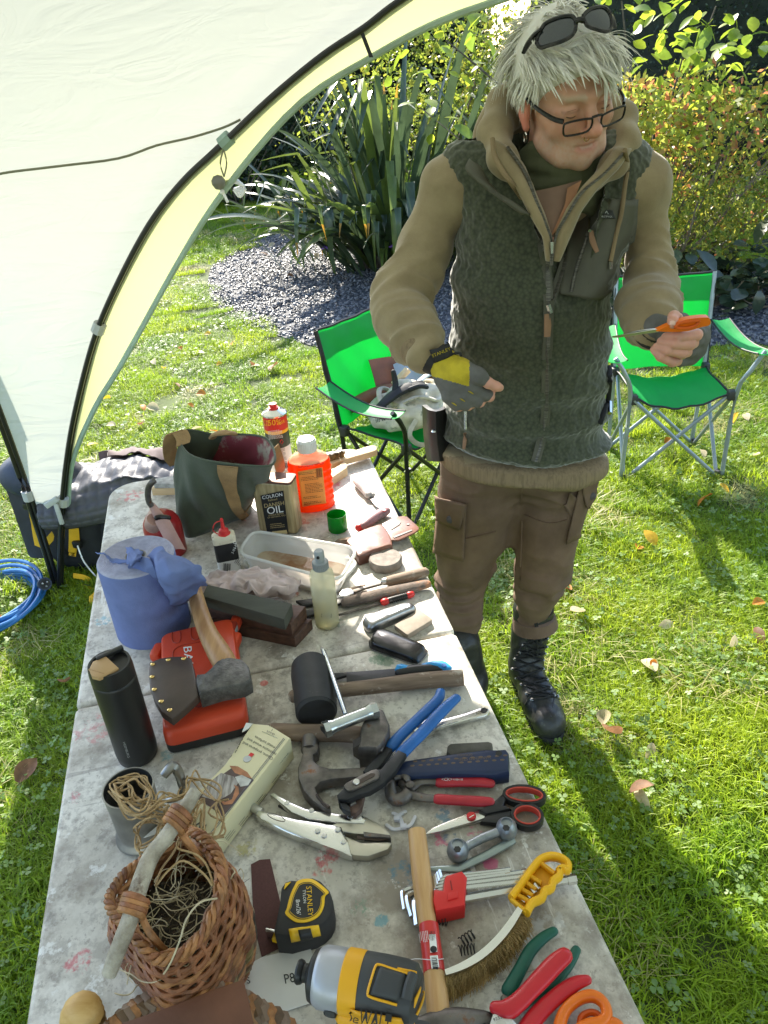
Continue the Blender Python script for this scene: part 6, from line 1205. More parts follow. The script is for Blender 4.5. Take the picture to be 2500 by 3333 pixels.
obj('shoulder', lathe([(r, .85 * H_), (r * 1.04, .856 * H_), (r * 1.04, .874 * H_), (r * .9, .895 * H_), (r * .5, .915 * H_), (r * .45, .925 * H_)], 40), S_bright, gas); obj('nozzle', lathe([(r * .42, .915 * H_), (r * .42, .95 * H_), (r * .3, .955 * H_), (r * .28, 1.0 * H_), (r * .12, 1.0 * H_)], 20), P_red, gas)
gb_ = bvh_of(tr(lathe([(r, 0), (r, .86 * H_)], 60), *b)); obj('lettering', ptext(gb_, 'B2', '50%', 222, 226, 62, -6, bold=.01), m_cy, gas, gas, sharp=180); obj('lettering', merge(ptext(gb_, 'B2', 'EXTRA', 152, 218, 24, -3), ptext(gb_, 'B2', 'FREE', 156, 243, 27, -3, bold=.01), ptext(gb_, 'B2', 'FREE', 272, 225, 30, -25)), m_cy, gas, gas, sharp=180)
lines(gb_, 'B2', 225, 285, 105, 8, 8.5, -8, gas, gas, ink_w, 3); lines(gb_, 'B2', 262, 415, 70, 15, 9, -10, gas, gas, ink, 3, seed=4); barcode(gb_, 'B2', 300, 560, 46, 40, -12, gas, gas)
obj('warning_diamond', tube([onto(gb_, 'B2', x, y, .0015) for x, y in ((275, 355), (288, 372), (277, 390), (263, 374), (275, 355))], .0009, 4), P_red, gas, gas)

# ---- orange cleaner bottle
b = T('B2', 528, 872); Hb = height_at(b, 'B2', 462, 348) - TZ; ob2 = new('cleaner_bottle', 'big ribbed bottle of bright orange liquid with a white cap', 'bottle', b, R_(8))
def prof(L, sx, sy, n=48): return lathe([(q[0], q[1] * Hb) for q in L], n, sx=sx, sy=sy)
bx, by = .058, .036; ribs = [(.96 + .03 * math.cos(i * 1.9), .03 + .028 * i) for i in range(22)]
m_liq = mat('liquid_orange', (.80, .085, .003), rough=.15, transl=.5, var=.03, tcol=(.95, .13, .003), spec=.6); m_clr = clear_plastic('bottle_clear', (.86, .80, .62), .55, .12)
obj('liquid', prof([(.80, .0), (.95, .012)] + ribs + [(.95, .66), (.93, .70), (.88, .715)], bx, by), m_liq, ob2); obj('bottle_wall', prof([(.90, .71), (.84, .745), (.70, .78), (.50, .805), (.40, .815), (.36, .83), (.36, .84)], bx, by + .004), m_clr, ob2, sharp=180)
obj('cap', merge(lathe([(.024, .83 * Hb), (.0245, .835 * Hb), (.0235, .985 * Hb), (.021, Hb), (.001, Hb)], 40), *[box(.0016, .0016, .12 * Hb, .0243 * math.cos(a), .0243 * math.sin(a), .905 * Hb) for a in [i * .2094 for i in range(30)]]), P_wht, ob2)
lbv = bvh_of(xf(prof([(1.0, .0), (1.0, .66), (.95, .71)], bx, by), Matrix.Translation(b) @ Matrix.Rotation(R_(8), 4, 'Z'))); obj('label', solid(patch(lbv, 'B2', [(402, 600), (588, 568), (618, 845), (440, 872)], 12, 8, .0022), .0005), mat('label_amber', (.86, .50, .12), rough=.5, transl=.4, var=.05), ob2, ob2, sharp=180)
for y0, n_, x0 in ((604, 2, 455), (640, 3, 470), (690, 7, 500), (790, 2, 490), (830, 2, 495)): lines(lbv, 'B2', x0 + 20, y0, 130, n_, 11, -7, ob2, ob2, mat('ink_brown', (.12, .05, .02), rough=.7), 3.5, .0032, seed=y0)
barcode(lbv, 'B2', 562, 610, 44, 70, -6, ob2, ob2, mat('ink_brown', (.12, .05, .02)), 9, .0034); obj('lettering', merge(ptext(lbv, 'B2', 'LANGLO', 500, 548, 44, -9, .0015, -1.15, .008), ptext(lbv, 'B2', '500ml', 472, 858, 18, -8, .003, 1, .008)), mat('ink_deep_red', (.45, .03, .01), rough=.6), ob2, ob2, sharp=180)
# ---- oil tin
fl, fr = T('B2', 102, 1068), T('B2', 397, 1094); Ht = height_at(fr, 'B2', 342, 700) - TZ; ang = frame(fl, fr); wt = np.linalg.norm(fl - fr); dt = .048; cc = (fl + fr) / 2 + np.array([-math.sin(ang), math.cos(ang), 0]) * dt / 2
tin = new('oil_tin', 'flat metal tin with a black label and brown screw cap', 'tin', cc, ang); m_tin = mat('tin_woodgrain', (.36, .27, .13), rough=.35, metal=.3, var=.25, vs=5, stretch=(25, 25, 1.5), col2=(.50, .40, .22)); m_top = mat('tin_rust', (.13, .06, .04), rough=.5, metal=.4, var=.3, vs=40)
to = obj('tin_body', box(wt, dt, Ht, 0, 0, Ht / 2, bev=.008, seg=3), m_tin, tin); obj('tin_top', slab(rr([(-wt / 2 - .001, -dt / 2 - .001, Ht - .003), (wt / 2 + .001, -dt / 2 - .001, Ht - .003), (wt / 2 + .001, dt / 2 + .001, Ht - .003), (-wt / 2 - .001, dt / 2 + .001, Ht - .003)], .01), .006, .001), m_top, tin)
obj('cap', merge(lathe([(.016, 0), (.0165, .002), (.016, .018), (.013, .020), (.001, .0195)], 24, -wt * .32, .0, Ht + .003), *[box(.002, .002, .014, -wt * .32 + .0165 * math.cos(a), .0165 * math.sin(a), Ht + .012) for a in [i * .35 for i in range(18)]]), mat('cap_brown', (.055, .03, .022), rough=.5), tin)
tbv2 = bvh_of(xf(box(wt, dt, Ht, 0, 0, Ht / 2), Matrix.Translation(cc) @ Matrix.Rotation(ang, 4, 'Z'))); obj('label', solid(patch(tbv2, 'B2', [(115, 788), (292, 748), (333, 1082), (165, 1064)], 2, 2, .0015), .0006), mat('label_black', (.012, .012, .013), rough=.35), tin, tin, smooth=False)
obj('lettering', merge(ptext(tbv2, 'B2', 'DANISH', 222, 855, 44, -9, .0026), ptext(tbv2, 'B2', 'UNIQUE BLEND', 236, 931, 17, -9, .0026, bold=.01), ptext(tbv2, 'B2', 'OF NATURAL OILS', 240, 947, 17, -9, .0026, bold=.01), ptext(tbv2, 'B2', 'Refined', 210, 818, 24, -10, .0026)), ink_g, tin, tin, sharp=180)
obj('lettering', merge(ptext(tbv2, 'B2', 'OIL', 228, 898, 78, -9, .0026, 1.05, .012), ptext(tbv2, 'B2', 'COLRON', 208, 790, 38, -10, .0026, 1, .008)), ink_w, tin, tin, sharp=180); lines(tbv2, 'B2', 245, 1000, 110, 3, 14, -6, tin, tin, ink_g, 4, .0026); obj('label_strip', solid(patch(tbv2, 'B2', [(205, 1062), (318, 1050), (326, 1078), (212, 1074)], 2, 2, .0026), .0004), ink_g, tin, tin, smooth=False)

# ---- far end: brush, blocks, knives, cup
t = new('wire_brush', 'short wooden wire brush lying across the far table edge', 'brush', T('B2', 760, 520)); sl('handle', 'B2', '628,512 640,500 770,464 870,428 955,402 1003,402 1012,425 1000,440 900,472 780,505 645,545 630,540', .030, .018, W_pale, t, t, .004, 2)
sh = []
for i in range(170):
    u, v = rnd.random(), rnd.random(); p = T('B2', 645 + 110 * u + 6 * v, 512 - 34 * u + 16 * v, .030); sh.append(tube([p, p + np.array([rnd.gauss(0, .003), rnd.gauss(0, .003), .017])], .0008, 3, cap=False))
obj('bristles', merge(*sh), mat('brass_bristle', (.26, .19, .09), rough=.5, metal=.6, var=.3), t, t)['kind'] = 'stuff'
solo('wood_block', slab(PS('B2', '622,620 755,525 780,540 782,572 640,665 625,650', .026, .026), .026, .003), W_pale, 'pale wooden block lying between the orange bottle and the short wire brush', 'wood')
t = new('stub_knife', 'short knife with a grey rubber handle pointing at the camera on the sunlit far corner', 'knife', T('B2', 930, 760)); m_gk = mat('handle_grey', (.42, .39, .37), rough=.5, var=.1, wear=(.12, .11, .11), ws=30, wt=.6); tb_('handle', 'B2', '858,672 885,700 920,745 950,785', [.014, .016, .014, .012], [.013, .0155, .0125, .012], m_gk, t, t, 12, 3, .8); tb_('guard', 'B2', '935,792 985,782', .012, .006, m_gk, t, t, 8, 1); sl('blade', 'B2', '948,800 985,790 1012,835 1042,893 1000,868', .010, .003, S_dark, t, t, .0005); obj('hang_hole', lathe([(.005, 0), (.005, .002)], 12, *T('B2', 860, 658, .0255)), P_blk, t, t)
t = new('red_knife', 'knife with a grey and red handle lying next to the brown leather sheath', 'knife', T('B2', 980, 970)); tb_('handle', 'B2', '905,1022 985,965 1050,925 1085,908', .014, [.011, .0145, .0145, .012], mat('handle_rose', (.30, .16, .17), rough=.5, var=.2, vs=20, wear=(.13, .12, .12), ws=30, wt=.55), t, t, 12, 3, .85); tb_('red_end', 'B2', '868,1038 905,1022', .011, .0095, P_red, t, t, 10, 1); obj('hang_hole', lathe([(.005, 0), (.005, .002)], 12, *T('B2', 1068, 905, .026)), P_red, t, t)
b = T('B2', 712, 1048); Hc = height_at(b, 'B2', 700, 930) - TZ; solo('green_cup', tr(lathe([(.001, .0), (.0235, 0), (.0245, .002), (.0245, Hc), (.0232, Hc), (.0228, .003), (.001, .003)], 40, cap=False), *b), mat('cup_green', (.01, .28, .03), rough=.2, transl=.45, tcol=(.02, .5, .05), var=.04), 'small bright green plastic cup standing in front of the orange bottle', 'cup', base=b)
t = new('knife_sheath', 'reddish brown leather knife sheath with a slotted belt loop on the right table edge', 'sheath', T('B2', 1000, 1130)); sl('pouch', 'B2', '775,1140 800,1110 870,1062 1010,1010 1062,1012 1112,1085 1132,1160 1110,1172 980,1212 870,1252 845,1215', .030, .028, L_red, t, t, .013, 2)
sl('belt_loop', 'B2', '1050,1008 1130,962 1210,945 1245,950 1330,1028 1336,1048 1300,1075 1180,1130 1110,1130 1070,1050', .018, .004, L_red, t, t, .001, 1); sl('belt_slot', 'B2', '1110,1040 1185,985 1198,992 1185,1012 1120,1055', .0195, .001, mat('hole_dark', (.05, .03, .02)), t, t, 0); sl('belt_slot', 'B2', '1135,1105 1280,1050 1285,1058 1145,1115', .0195, .001, mat('hole_dark', (.05, .03, .02)), t, t, 0); obj('rivet_hole', lathe([(.004, 0), (.004, .001)], 12, *T('B2', 1252, 1012, .0185)), P_blk, t, t); tb_('knife_handle', 'B2', '715,1160 750,1150 800,1145', .012, .011, W_old, t, t, 8, 1); tb_('stitching', 'B2', '870,1235 960,1205 1050,1175 1125,1150', .01, .0035, L_br, t, t, 6, 3)
b = T('B2', 1080, 1322); solo('round_stone', tr(lathe([(.034, 0), (.0385, .002), (.039, .018), (.036, .022), (.02, .0222), (.001, .0222)], 48), *b), mat('stone_grey_brown', (.22, .19, .165), rough=.8, var=.25, vs=60, bump=.3, bs=300), 'round grey brown sharpening stone like a thick disc', 'stone', base=b)
# ---- plastic tub with dirty water, its lid below
zr = .066; rq = [on('D', x, y, TZ + zr) for x, y in ((513, 1196), (545, 1146), (774, 1184), (733, 1256))]; rim = rr(rq, .035, 7); base = up(scl_(rr(rq, .04, 7), .86), TZ + .008); c0 = np.mean(rq, 0)
tub = new('plastic_tub', 'clear rectangular plastic tub holding a little rusty water', 'tub', (c0[0], c0[1], TZ + .008)); m_tub = clear_plastic('tub_plastic', (.82, .81, .77), .45, .2); mid_ = lambda f: [a * (1 - f) + b_ * f for a, b_ in zip(base, rim)]
obj('tub_wall', loft([scl_(base, .94), base, mid_(.3), mid_(.62), mid_(.66), scl_(mid_(.7), 1.015), rim], True, False), m_tub, tub, tub, sharp=60); obj('tub_rim', tube(rim + [rim[0]], .0038, 8, cap=False), clear_plastic('rim_plastic', (.82, .82, .79), .2, .25), tub, tub)
obj('water', loft([scl_(up(base, TZ + .012), .96), scl_(up(base, TZ + .022), .985)]), mat('rusty_water', (.30, .15, .07), rough=.08, var=.0, vs=9, col2=(.52, .42, .30), lo=.42, hi=.58, transl=.25, spec=.6), tub, tub)
lq = [on('D', x, y, TZ + .006) for x, y in ((522, 1222), (560, 1168), (776, 1212), (722, 1273))]; lid = new('tub_lid', 'white flat lid lying under the clear plastic tub', 'lid', (c0[0], c0[1], TZ)); lp = rr(lq, .03, 6); m_lid = mat('lid_white', (.66, .66, .63), rough=.35, transl=.2); obj('lid_plate', slab(up(lp, TZ), .004, .001), m_lid, lid, lid); obj('lid_edge', tube(up(lp, TZ + .005) + [up(lp, TZ + .005)[0]], .0045, 8, cap=False), m_lid, lid, lid)
# ---- spray bottle
b = T('B4', 632, 308); Hs = height_at(b, 'B2', 545, 1212) - TZ; sb = new('spray_bottle', 'clear spray bottle half full of yellowish liquid with a grey pump', 'bottle', b); rs_ = .0255
obj('bottle_wall', lathe([(rs_ * .8, 0), (rs_, .004), (rs_, .66 * Hs), (rs_ * .93, .715 * Hs), (rs_ * .62, .765 * Hs), (rs_ * .56, .78 * Hs)], 40), clear_plastic('spray_plastic', (.86, .84, .68), .42, .12), sb, sharp=180); obj('liquid', lathe([(rs_ * .76, .003), (rs_ * .94, .006), (rs_ * .94, .40 * Hs), (.001, .40 * Hs)], 40), mat('liquid_pale', (.80, .74, .42), rough=.05, glass=.9, ior=1.33, var=.03), sb)
m_gp = mat('pump_grey', (.27, .29, .29), rough=.5); obj('collar', merge(lathe([(.0155, .765 * Hs), (.016, .77 * Hs), (.0155, .86 * Hs), (.012, .865 * Hs)], 30), *[box(.0014, .0014, .08 * Hs, .0159 * math.cos(a), .0159 * math.sin(a), .815 * Hs) for a in [i * .2244 for i in range(28)]]), m_gp, sb); obj('nozzle', lathe([(.0095, .86 * Hs), (.0095, .90 * Hs), (.0105, .905 * Hs), (.0100, .985 * Hs), (.008, Hs), (.001, Hs)], 24), m_gp, sb); obj('nozzle_hole', tr(lathe([(.0032, 0), (.0032, .002)], 12), *(Vector((-.002, -.0100, .945 * Hs))), rx=1.57), P_blk, sb); obj('dip_tube', tube([(0, 0, .78 * Hs), (.003, 0, .4 * Hs), (.008, -.004, .02)], .002, 6, 3), P_wht, sb)
sbv = bvh_of(tr(lathe([(rs_, .0), (rs_, .7 * Hs)], 40), *b)); barcode(sbv, 'B4', 622, 245, 34, 80, 92, sb, sb, mat('ink_grey', (.25, .25, .2), rough=.7), 8, .0008)
# ---- row of files and chisels
t = new('wood_chisel', 'old chisel with a worn flat wooden handle, nearest to the round stone', 'chisel', T('B2', 1200, 1420)); tb_('handle', 'B2', '1102,1448 1200,1425 1300,1400 1375,1382', .0125, [.0125, .0135, .0145, .014], W_old, t, t, 10, 3, .8); tb_('ferrule', 'B2', '1062,1455 1100,1448', .0125, .0085, S_, t, t, 12, 1); sl('blade', 'B2', '800,1505 925,1478 1065,1445 1072,1462 930,1500 850,1530 800,1535', .012, .005, S_dark, t, t, .001)
t = new('scythe_stone', 'long rusty brown sharpening stone bar behind the two tins', 'stone', T('B2', 1080, 1545)); tb_('stone_bar', 'B2', '772,1612 900,1580 1080,1540 1240,1508 1392,1472', .013, [.0125, .0145, .0155, .015, .0125], mat('stone_rust', (.15, .115, .095), rough=.9, var=.3, vs=45, bump=.4, bs=250, wear=(.36, .17, .09), ws=16, wt=.56), t, t, 8, 3, .75)
t = new('pen_file', 'thin file with a ribbed black handle and red ends behind the upper tin', 'file', T('B4', 1160, 110)); tb_('handle', 'B4', '1085,135 1130,120 1200,100 1255,88', .009, .0065, P_blk, t, t, 10, 1)
for i in range(9): tb_('grip_ring', 'B4', '%f,%f %f,%f' % (1105 + 16 * i, 130 - 4.6 * i, 1112 + 16 * i, 128 - 4.6 * i), .009, .0073, P_blk, t, t, 10, 1, 1, False)
for q in ('1062,142 1085,135', '1255,88 1280,80'): tb_('red_end', 'B4', q, .009, .0078, P_red, t, t, 10, 1)
tb_('shaft', 'B4', '722,240 1062,143', .006, .0032, S_dark, t, t, 6, 1)
t = new('folding_file', 'folded pair of flat diamond files with riveted black arms behind the spray bottle', 'file', T('B4', 640, 130)); 
for q, m_ in (('680,62 790,30 830,50 832,75 700,120 690,100', S_), ('690,110 800,85 815,110 700,160', P_blk), ('385,128 470,118 560,105 560,150 440,165', P_blk), ('455,205 580,165 620,180 590,215 470,250', P_blk), ('800,30 925,0 930,18 820,50', W_old)): sl('file_arm', 'B4', q, .012, .007, m_, t, t, .001)
obj('rivet', lathe([(.004, 0), (.003, .002)], 12, *T('B4', 788, 50, .012)), S_bright, t, t)
m_tinb = mat('tin_silver', (.30, .30, .31), rough=.28, metal=.9, var=.25, vs=30, bump=.2, bs=80, bdist=.001)
t = new('small_tin', 'worn silver metal tin lying beside the flat grey stone, nearer the spray bottle', 'tin', T('B4', 1110, 230)); q = ons('B4', '880,258 1275,128 1338,172 945,340', TZ + .02); lp = rr(q, .016, 6); tinA = obj('tin_lid', loft([up(lp, TZ), up(lp, TZ + .010), up(scl_(lp, .985), TZ + .012), up(scl_(lp, .90), TZ + .020), up(scl_(lp, .80), TZ + .0225), up(scl_(lp, .4), TZ + .023)]), m_tinb, t, t, sharp=60); tv_ = wb(tinA, t); obj('embossing', merge(ptext(tv_, 'B4', 'FALLKNIVEN  DC4', 1125, 208, 36, -16, .0004, 1, .004), tube([onto(tv_, 'B4', 1100 + 92 * math.cos(a), 215 + 24 * math.sin(a) - 24 * math.cos(a), .0002) for a in [i * .3142 for i in range(21)]], .0007, 4)), S_, t, t, sharp=180)
t = new('small_tin', 'black shiny metal tin lying nearest the table fold', 'tin', T('B4', 1170, 450)); q = ons('B4', '940,395 985,330 1060,322 1395,455 1408,485 1330,575 1260,560 955,455', TZ + .02); lp = rr(q, .008, 4); m_tink = mat('tin_black', (.05, .05, .053), rough=.22, metal=.8, var=.3, vs=40); tinB = obj('tin_lid', loft([up(lp, TZ + .004), up(scl_(lp, .94), TZ + .008), up(scl_(lp, .90), TZ + .015), up(scl_(lp, .80), TZ + .0185), up(scl_(lp, .4), TZ + .019)]), m_tink, t, t, sharp=60); obj('tin_flange', slab(up(lp, TZ), .004, .001), m_tinb, t, t); tv_ = wb(tinB, t); obj('embossing', ptext(tv_, 'B4', 'FALLKNIVEN  DC4', 1150, 435, 34, 200, .0002, 1, .0), m_tink, t, t, sharp=180)
solo('flat_stone', slab(PS('B4', '1146,318 1325,197 1338,197 1437,268 1437,278 1250,392 1238,388', .012, .012), .012, .0015), mat('stone_tan', (.27, .225, .18), rough=.8, var=.1, vs=60), 'flat oblong tan sharpening stone beside the two tins', 'stone')
# ---- rag, stacked stones
rg = lump((.115, .040, .026), .3, 16, 110, 60, 3, -.03); rgp = T('D', 532, 1262, .045); rg = tr(rg, *rgp, rz=-.12); m_rag = mat('rag_pink', (.58, .47, .46), rough=.9, var=.08, vs=10, bump=.4, bs=60, wear=(.08, .075, .07), ws=26, wt=.66)
V = np.array(rg[0]); V = V + np.c_[.02 * np.abs(vnoise(V, 45)), .03 * np.abs(vnoise(V + 3, 40)), .05 * np.abs(vnoise(V + 9, 34)) - .03 * np.abs(vnoise(V, 70))] - .006; solo('rag', ([tuple(p) for p in V], rg[1]), m_rag, 'crumpled pinkish white rag with black smears lying against the sharpening stones', 'rag', sharp=180)
def stack(nm, label, cat, q, zt, th, m, bev=.002): p = [np.array([a[0], a[1], TZ + zt - th]) for a in [on('D', x, y, TZ + zt) for x, y in q]]; return solo(nm, slab(p, th, bev), m, label, cat)
m_gs = mat('stone_green', (.055, .058, .044), rough=.75, var=.15, vs=8, stretch=(1, 6, 6), bump=.2, bs=200); stack('sharpening_stone', 'long dark green sharpening stone, topmost of the stack beside the blue paper roll', 'stone', [(448, 1262), (468, 1254), (628, 1301), (612, 1336), (440, 1290)][:1] + [(630, 1303), (613, 1337), (436, 1287)], .086, .028, m_gs)
stack('stone_case', 'dark brown wooden case holding the green sharpening stone, upper of two', 'case', [(452, 1281), (660, 1309), (628, 1348), (430, 1305)], .057, .03, W_box); stack('stone_case', 'dark brown wooden case at the bottom of the sharpening stone stack', 'case', [(486, 1308), (673, 1337), (636, 1377), (452, 1340)], .026, .026, W_box)
# ---- small oil bottle
b = T('B1', 1275, 1425); Ho = height_at(b, 'B1', 1245, 1110) - TZ; t = new('oil_bottle', 'small black and white oil bottle with a red spout cap', 'bottle', b, R_(14)); ow, od = .026, .016
def sbox(z0, z1, k=1.0, m_=None, nm='p'): lp = rr([(-ow * k, -od * k, 0), (ow * k, -od * k, 0), (ow * k, od * k, 0), (-ow * k, od * k, 0)], .008, 5); return loft([up(lp, z0), up(lp, z1)])
obj('white_label', sbox(0, .36 * Ho), m_paper, t); blb = obj('black_label', sbox(.362 * Ho, .80 * Ho), P_blk, t); lp = rr([(-ow, -od, 0), (ow, -od, 0), (ow, od, 0), (-ow, od, 0)], .008, 5); obj('cream_top', loft([up(lp, .80 * Ho), up(scl_(lp, 1.03, np.zeros(3)), .84 * Ho), up(scl_(lp, 1.0, np.zeros(3)), .95 * Ho), up(scl_(lp, .85, np.zeros(3)), .98 * Ho)]), mat('plastic_cream', (.68, .62, .48), rough=.45, wear=(.22, .16, .10), ws=60, wt=.6), t)
obj('spout', lathe([(.0145, .97 * Ho), (.0145, .99 * Ho), (.012, 1.0 * Ho), (.011, 1.08 * Ho), (.005, 1.12 * Ho), (.0032, 1.30 * Ho), (.0042, 1.31 * Ho), (.003, 1.36 * Ho)], 20, .003, 0, 0), P_red, t); obj('cap_tether', tube([(.003, 0, 1.30 * Ho), (-.012, 0, 1.28 * Ho), (-.02, 0, 1.12 * Ho), (-.012, 0, 1.0 * Ho)], .0013, 6, 4), P_red, t); obv = bvh_of(xf(sbox(0, .85 * Ho), Matrix.Translation(b) @ Matrix.Rotation(R_(14), 4, 'Z'))); barcode(obv, 'B1', 1246, 1395, 62, 70, 4, t, t); obj('lettering', merge(ptext(obv, 'B1', '3-IN-ONE', 1318, 1222, 30, -66, .001, 1, .01), ptext(obv, 'B1', 'O', 1310, 1188, 34, 0, .001, 1, .02)), ink_w, t, t, sharp=180); lines(obv, 'B1', 1322, 1330, 60, 5, 13, -60, t, t, ink, 4, seed=8)
# ---- pump oil can
b = T('B1', 762, 1265); t = new('oil_can', 'red pump oil can with bent grey spout behind the blue paper roll', 'oil can', b); m_oc = mat('paint_red_dark', (.30, .015, .018), rough=.3, var=.15, vs=12); m_pk = mat('paint_pink_worn', (.42, .25, .22), rough=.5, var=.15, vs=20, wear=(.04, .035, .035), ws=45, wt=.6); obj('reservoir', lathe([(.044, 0), (.046, .004), (.046, .075), (.043, .09), (.034, .105), (.022, .113), (.012, .115)], 40), m_oc, t)
ha = T('B1', 655, 1040, .125); obj('pump_head', tube([b + np.array([-.01, -.005, .11]), ha + np.array([-.006, 0, .0]), T('B1', 650, 1000, .14)], [.017, .02, .019], 16), m_pk, t, t); tb_('spout_base', 'B1', '690,985 640,905 622,880', [.14, .16, .168], [.012, .0095, .008], m_pk, t, t, 12, 1); sp_ = path('B1', '622,885 600,850 590,790 598,730 625,690 652,668', [.168, .18, .2, .22, .235, .24]); obj('spout', tube(sp_, .0062, 10, 4), S_dark, t, t)
q_ = smooth_path(sp_, 6); obj('spout_coil', merge(*[tube([q_[i], q_[i] + (q_[i + 1] - q_[i]) * .5], .0071, 10) for i in range(0, len(q_) - 1)]), S_dark, t, t); obj('lever', solid(grid(lambda u, v: (lambda p: p + np.array([(u - .5) * .032, 0, .004 * math.sin(math.pi * u)]))(T('B1', 715 + 130 * v, 1010 + 245 * v, .15 - .055 * v)), 6, 10), .005), m_pk, t, t); tb_('pivot', 'B1', '660,985 700,975 765,985', .148, .006, mat('grease_black', (.015, .013, .012), rough=.3), t, t, 10, 2)
t = new('stone_board', 'stone plate on a wooden board behind the tote bag at the far left corner', 'board', T('B1', 710, 700)); sl('board', 'B1', '620,742 660,690 815,665 812,735', .022, .022, W_pale, t, t, .001); sl('stone_plate', 'B1', '638,700 665,655 818,630 815,700', .038, .014, mat('plate_grey', (.36, .35, .33), rough=.8, var=.3, vs=60), t, t, .001)
solo('dusty_bag', tr(lump((.05, .04, .045), .15, 12, 24, 16, 9, -.04), *T('B2', 330, 760, .04)), m_rag, 'pinkish cloth tucked between the oil tin and the orange bottle', 'cloth', sharp=180)
# ---- blue paper roll
b = T('D', 334, 1352); Hr = height_at(b, 'D', 312, 1203) - TZ; rb = np.linalg.norm(T('D', 258, 1350) - T('D', 410, 1350)) / 2
t = new('paper_roll', 'big roll of blue paper towel with a crumpled sheet hanging off its top', 'paper roll', b); m_blue = mat('paper_blue', (.145, .185, .40), rough=.85, var=.08, vs=30, bump=.5, bs=420, bdist=.0012); m_blue2 = mat('sheet_blue', (.185, .245, .50), rough=.85, var=.08, vs=20, bump=.45, bs=380, bdist=.0012, transl=.25); m_top = mat('roll_edge', (.36, .36, .46), rough=.9, var=.12, vs=60, bump=.4, bs=90)
obj('roll', merge(lathe([(rb * .985, 0), (rb, .004), (rb * 1.0, Hr * .5), (rb * .995, Hr - .003), (rb * .985, Hr)], 64, cap=False)), m_blue, t); obj('roll_end', lathe([(rb * .985, Hr), (rb * .96, Hr + .003)] + [(rb * (.94 - .02 * i), Hr + .003 + .0012 * (i % 2)) for i in range(34)] + [(rb * .26, Hr + .003)], 64, cap=False), m_top, t); obj('core', lathe([(rb * .27, Hr + .004), (rb * .25, Hr + .004), (rb * .25, Hr * .5)], 32, cap=False), mat('card_grey', (.30, .27, .24), rough=.9), t)
def crumple(name, rows, amp, sc, seed, m, root, n=34):       # rows of (crop x, y, height above table)
    P_ = [[T('B1', x, y, z) for x, y, z in r] for r in rows]; A = np.array([smooth_path(r, 8) for r in P_]); A = np.array([smooth_path([A[i, j] for i in range(A.shape[0])], 8) for j in range(A.shape[1])]); sh = A.shape[:2]; F_ = A.reshape(-1, 3)
    N_ = np.c_[vnoise(F_ + seed, sc), vnoise(F_ + seed + 5, sc), vnoise(F_ + seed + 9, sc)]; R2 = np.c_[np.abs(vnoise(F_ + seed, sc * 2.2)), np.abs(vnoise(F_ + seed + 3, sc * 2.2)), np.abs(vnoise(F_ + seed + 6, sc * 2.4))]; F_ = F_ + N_ * amp + R2 * amp * .9 - amp * .2
    V = [tuple(p) for p in F_]; F2 = [(i * sh[1] + j, i * sh[1] + j + 1, (i + 1) * sh[1] + j + 1, (i + 1) * sh[1] + j) for i in range(sh[0] - 1) for j in range(sh[1] - 1)]; return obj(name, solid((V, F2), .0012), m, root, root, sharp=180)
h_ = Hr
crumple('loose_sheet', [[(155, 1262, h_ + .012), (260, 1300, h_ + .014), (400, 1310, h_ + .02), (530, 1300, h_ + .03)], [(170, 1285, h_ + .01), (270, 1330, h_ + .012), (400, 1345, h_ + .012), (540, 1330, h_ + .02)]], .012, 26, 1, m_blue2, t)
crumple('loose_sheet', [[(430, 1225, h_ + .02), (500, 1235, h_ + .035), (545, 1250, h_ + .03)], [(420, 1290, h_ + .018), (490, 1320, h_ + .04), (550, 1300, h_ + .035)], [(440, 1360, h_ + .015), (480, 1370, h_ + .025), (540, 1330, h_ + .02)]], .02, 30, 2, m_blue2, t)
crumple('loose_sheet', [[(560, 1285, h_ + .03), (620, 1215, h_ + .045), (720, 1225, h_ + .05), (850, 1265, h_ + .045), (930, 1320, h_ + .035)], [(580, 1300, h_ + .03), (660, 1330, h_ + .05), (760, 1350, h_ + .05), (880, 1360, h_ + .04), (990, 1390, h_ + .02)], [(560, 1400, h_ + .0), (680, 1440, h_ + .02), (790, 1470, h_ + .03), (930, 1440, h_ + .02), (1068, 1490, h_ - .02)], [(520, 1470, h_ - .05), (660, 1530, h_ - .03), (800, 1590, h_ - .02), (920, 1560, h_ - .03), (1040, 1545, h_ - .05)], [(600, 1600, h_ - .11), (680, 1650, h_ - .10), (800, 1700, h_ - .10), (900, 1690, h_ - .10), (985, 1640, h_ - .09)]], .02, 15, 4, m_blue2, t)
crumple('loose_sheet', [[(430, 1380, h_ + .012), (520, 1300, h_ + .03), (600, 1300, h_ + .035)], [(470, 1480, h_ - .04), (560, 1420, h_ + .005), (640, 1400, h_ + .02)], [(560, 1600, h_ - .10), (640, 1560, h_ - .06), (700, 1540, h_ - .04)], [(660, 1700, h_ - .15), (700, 1720, h_ - .14), (800, 1720, h_ - .13)]], .012, 14, 7, m_blue2, t)
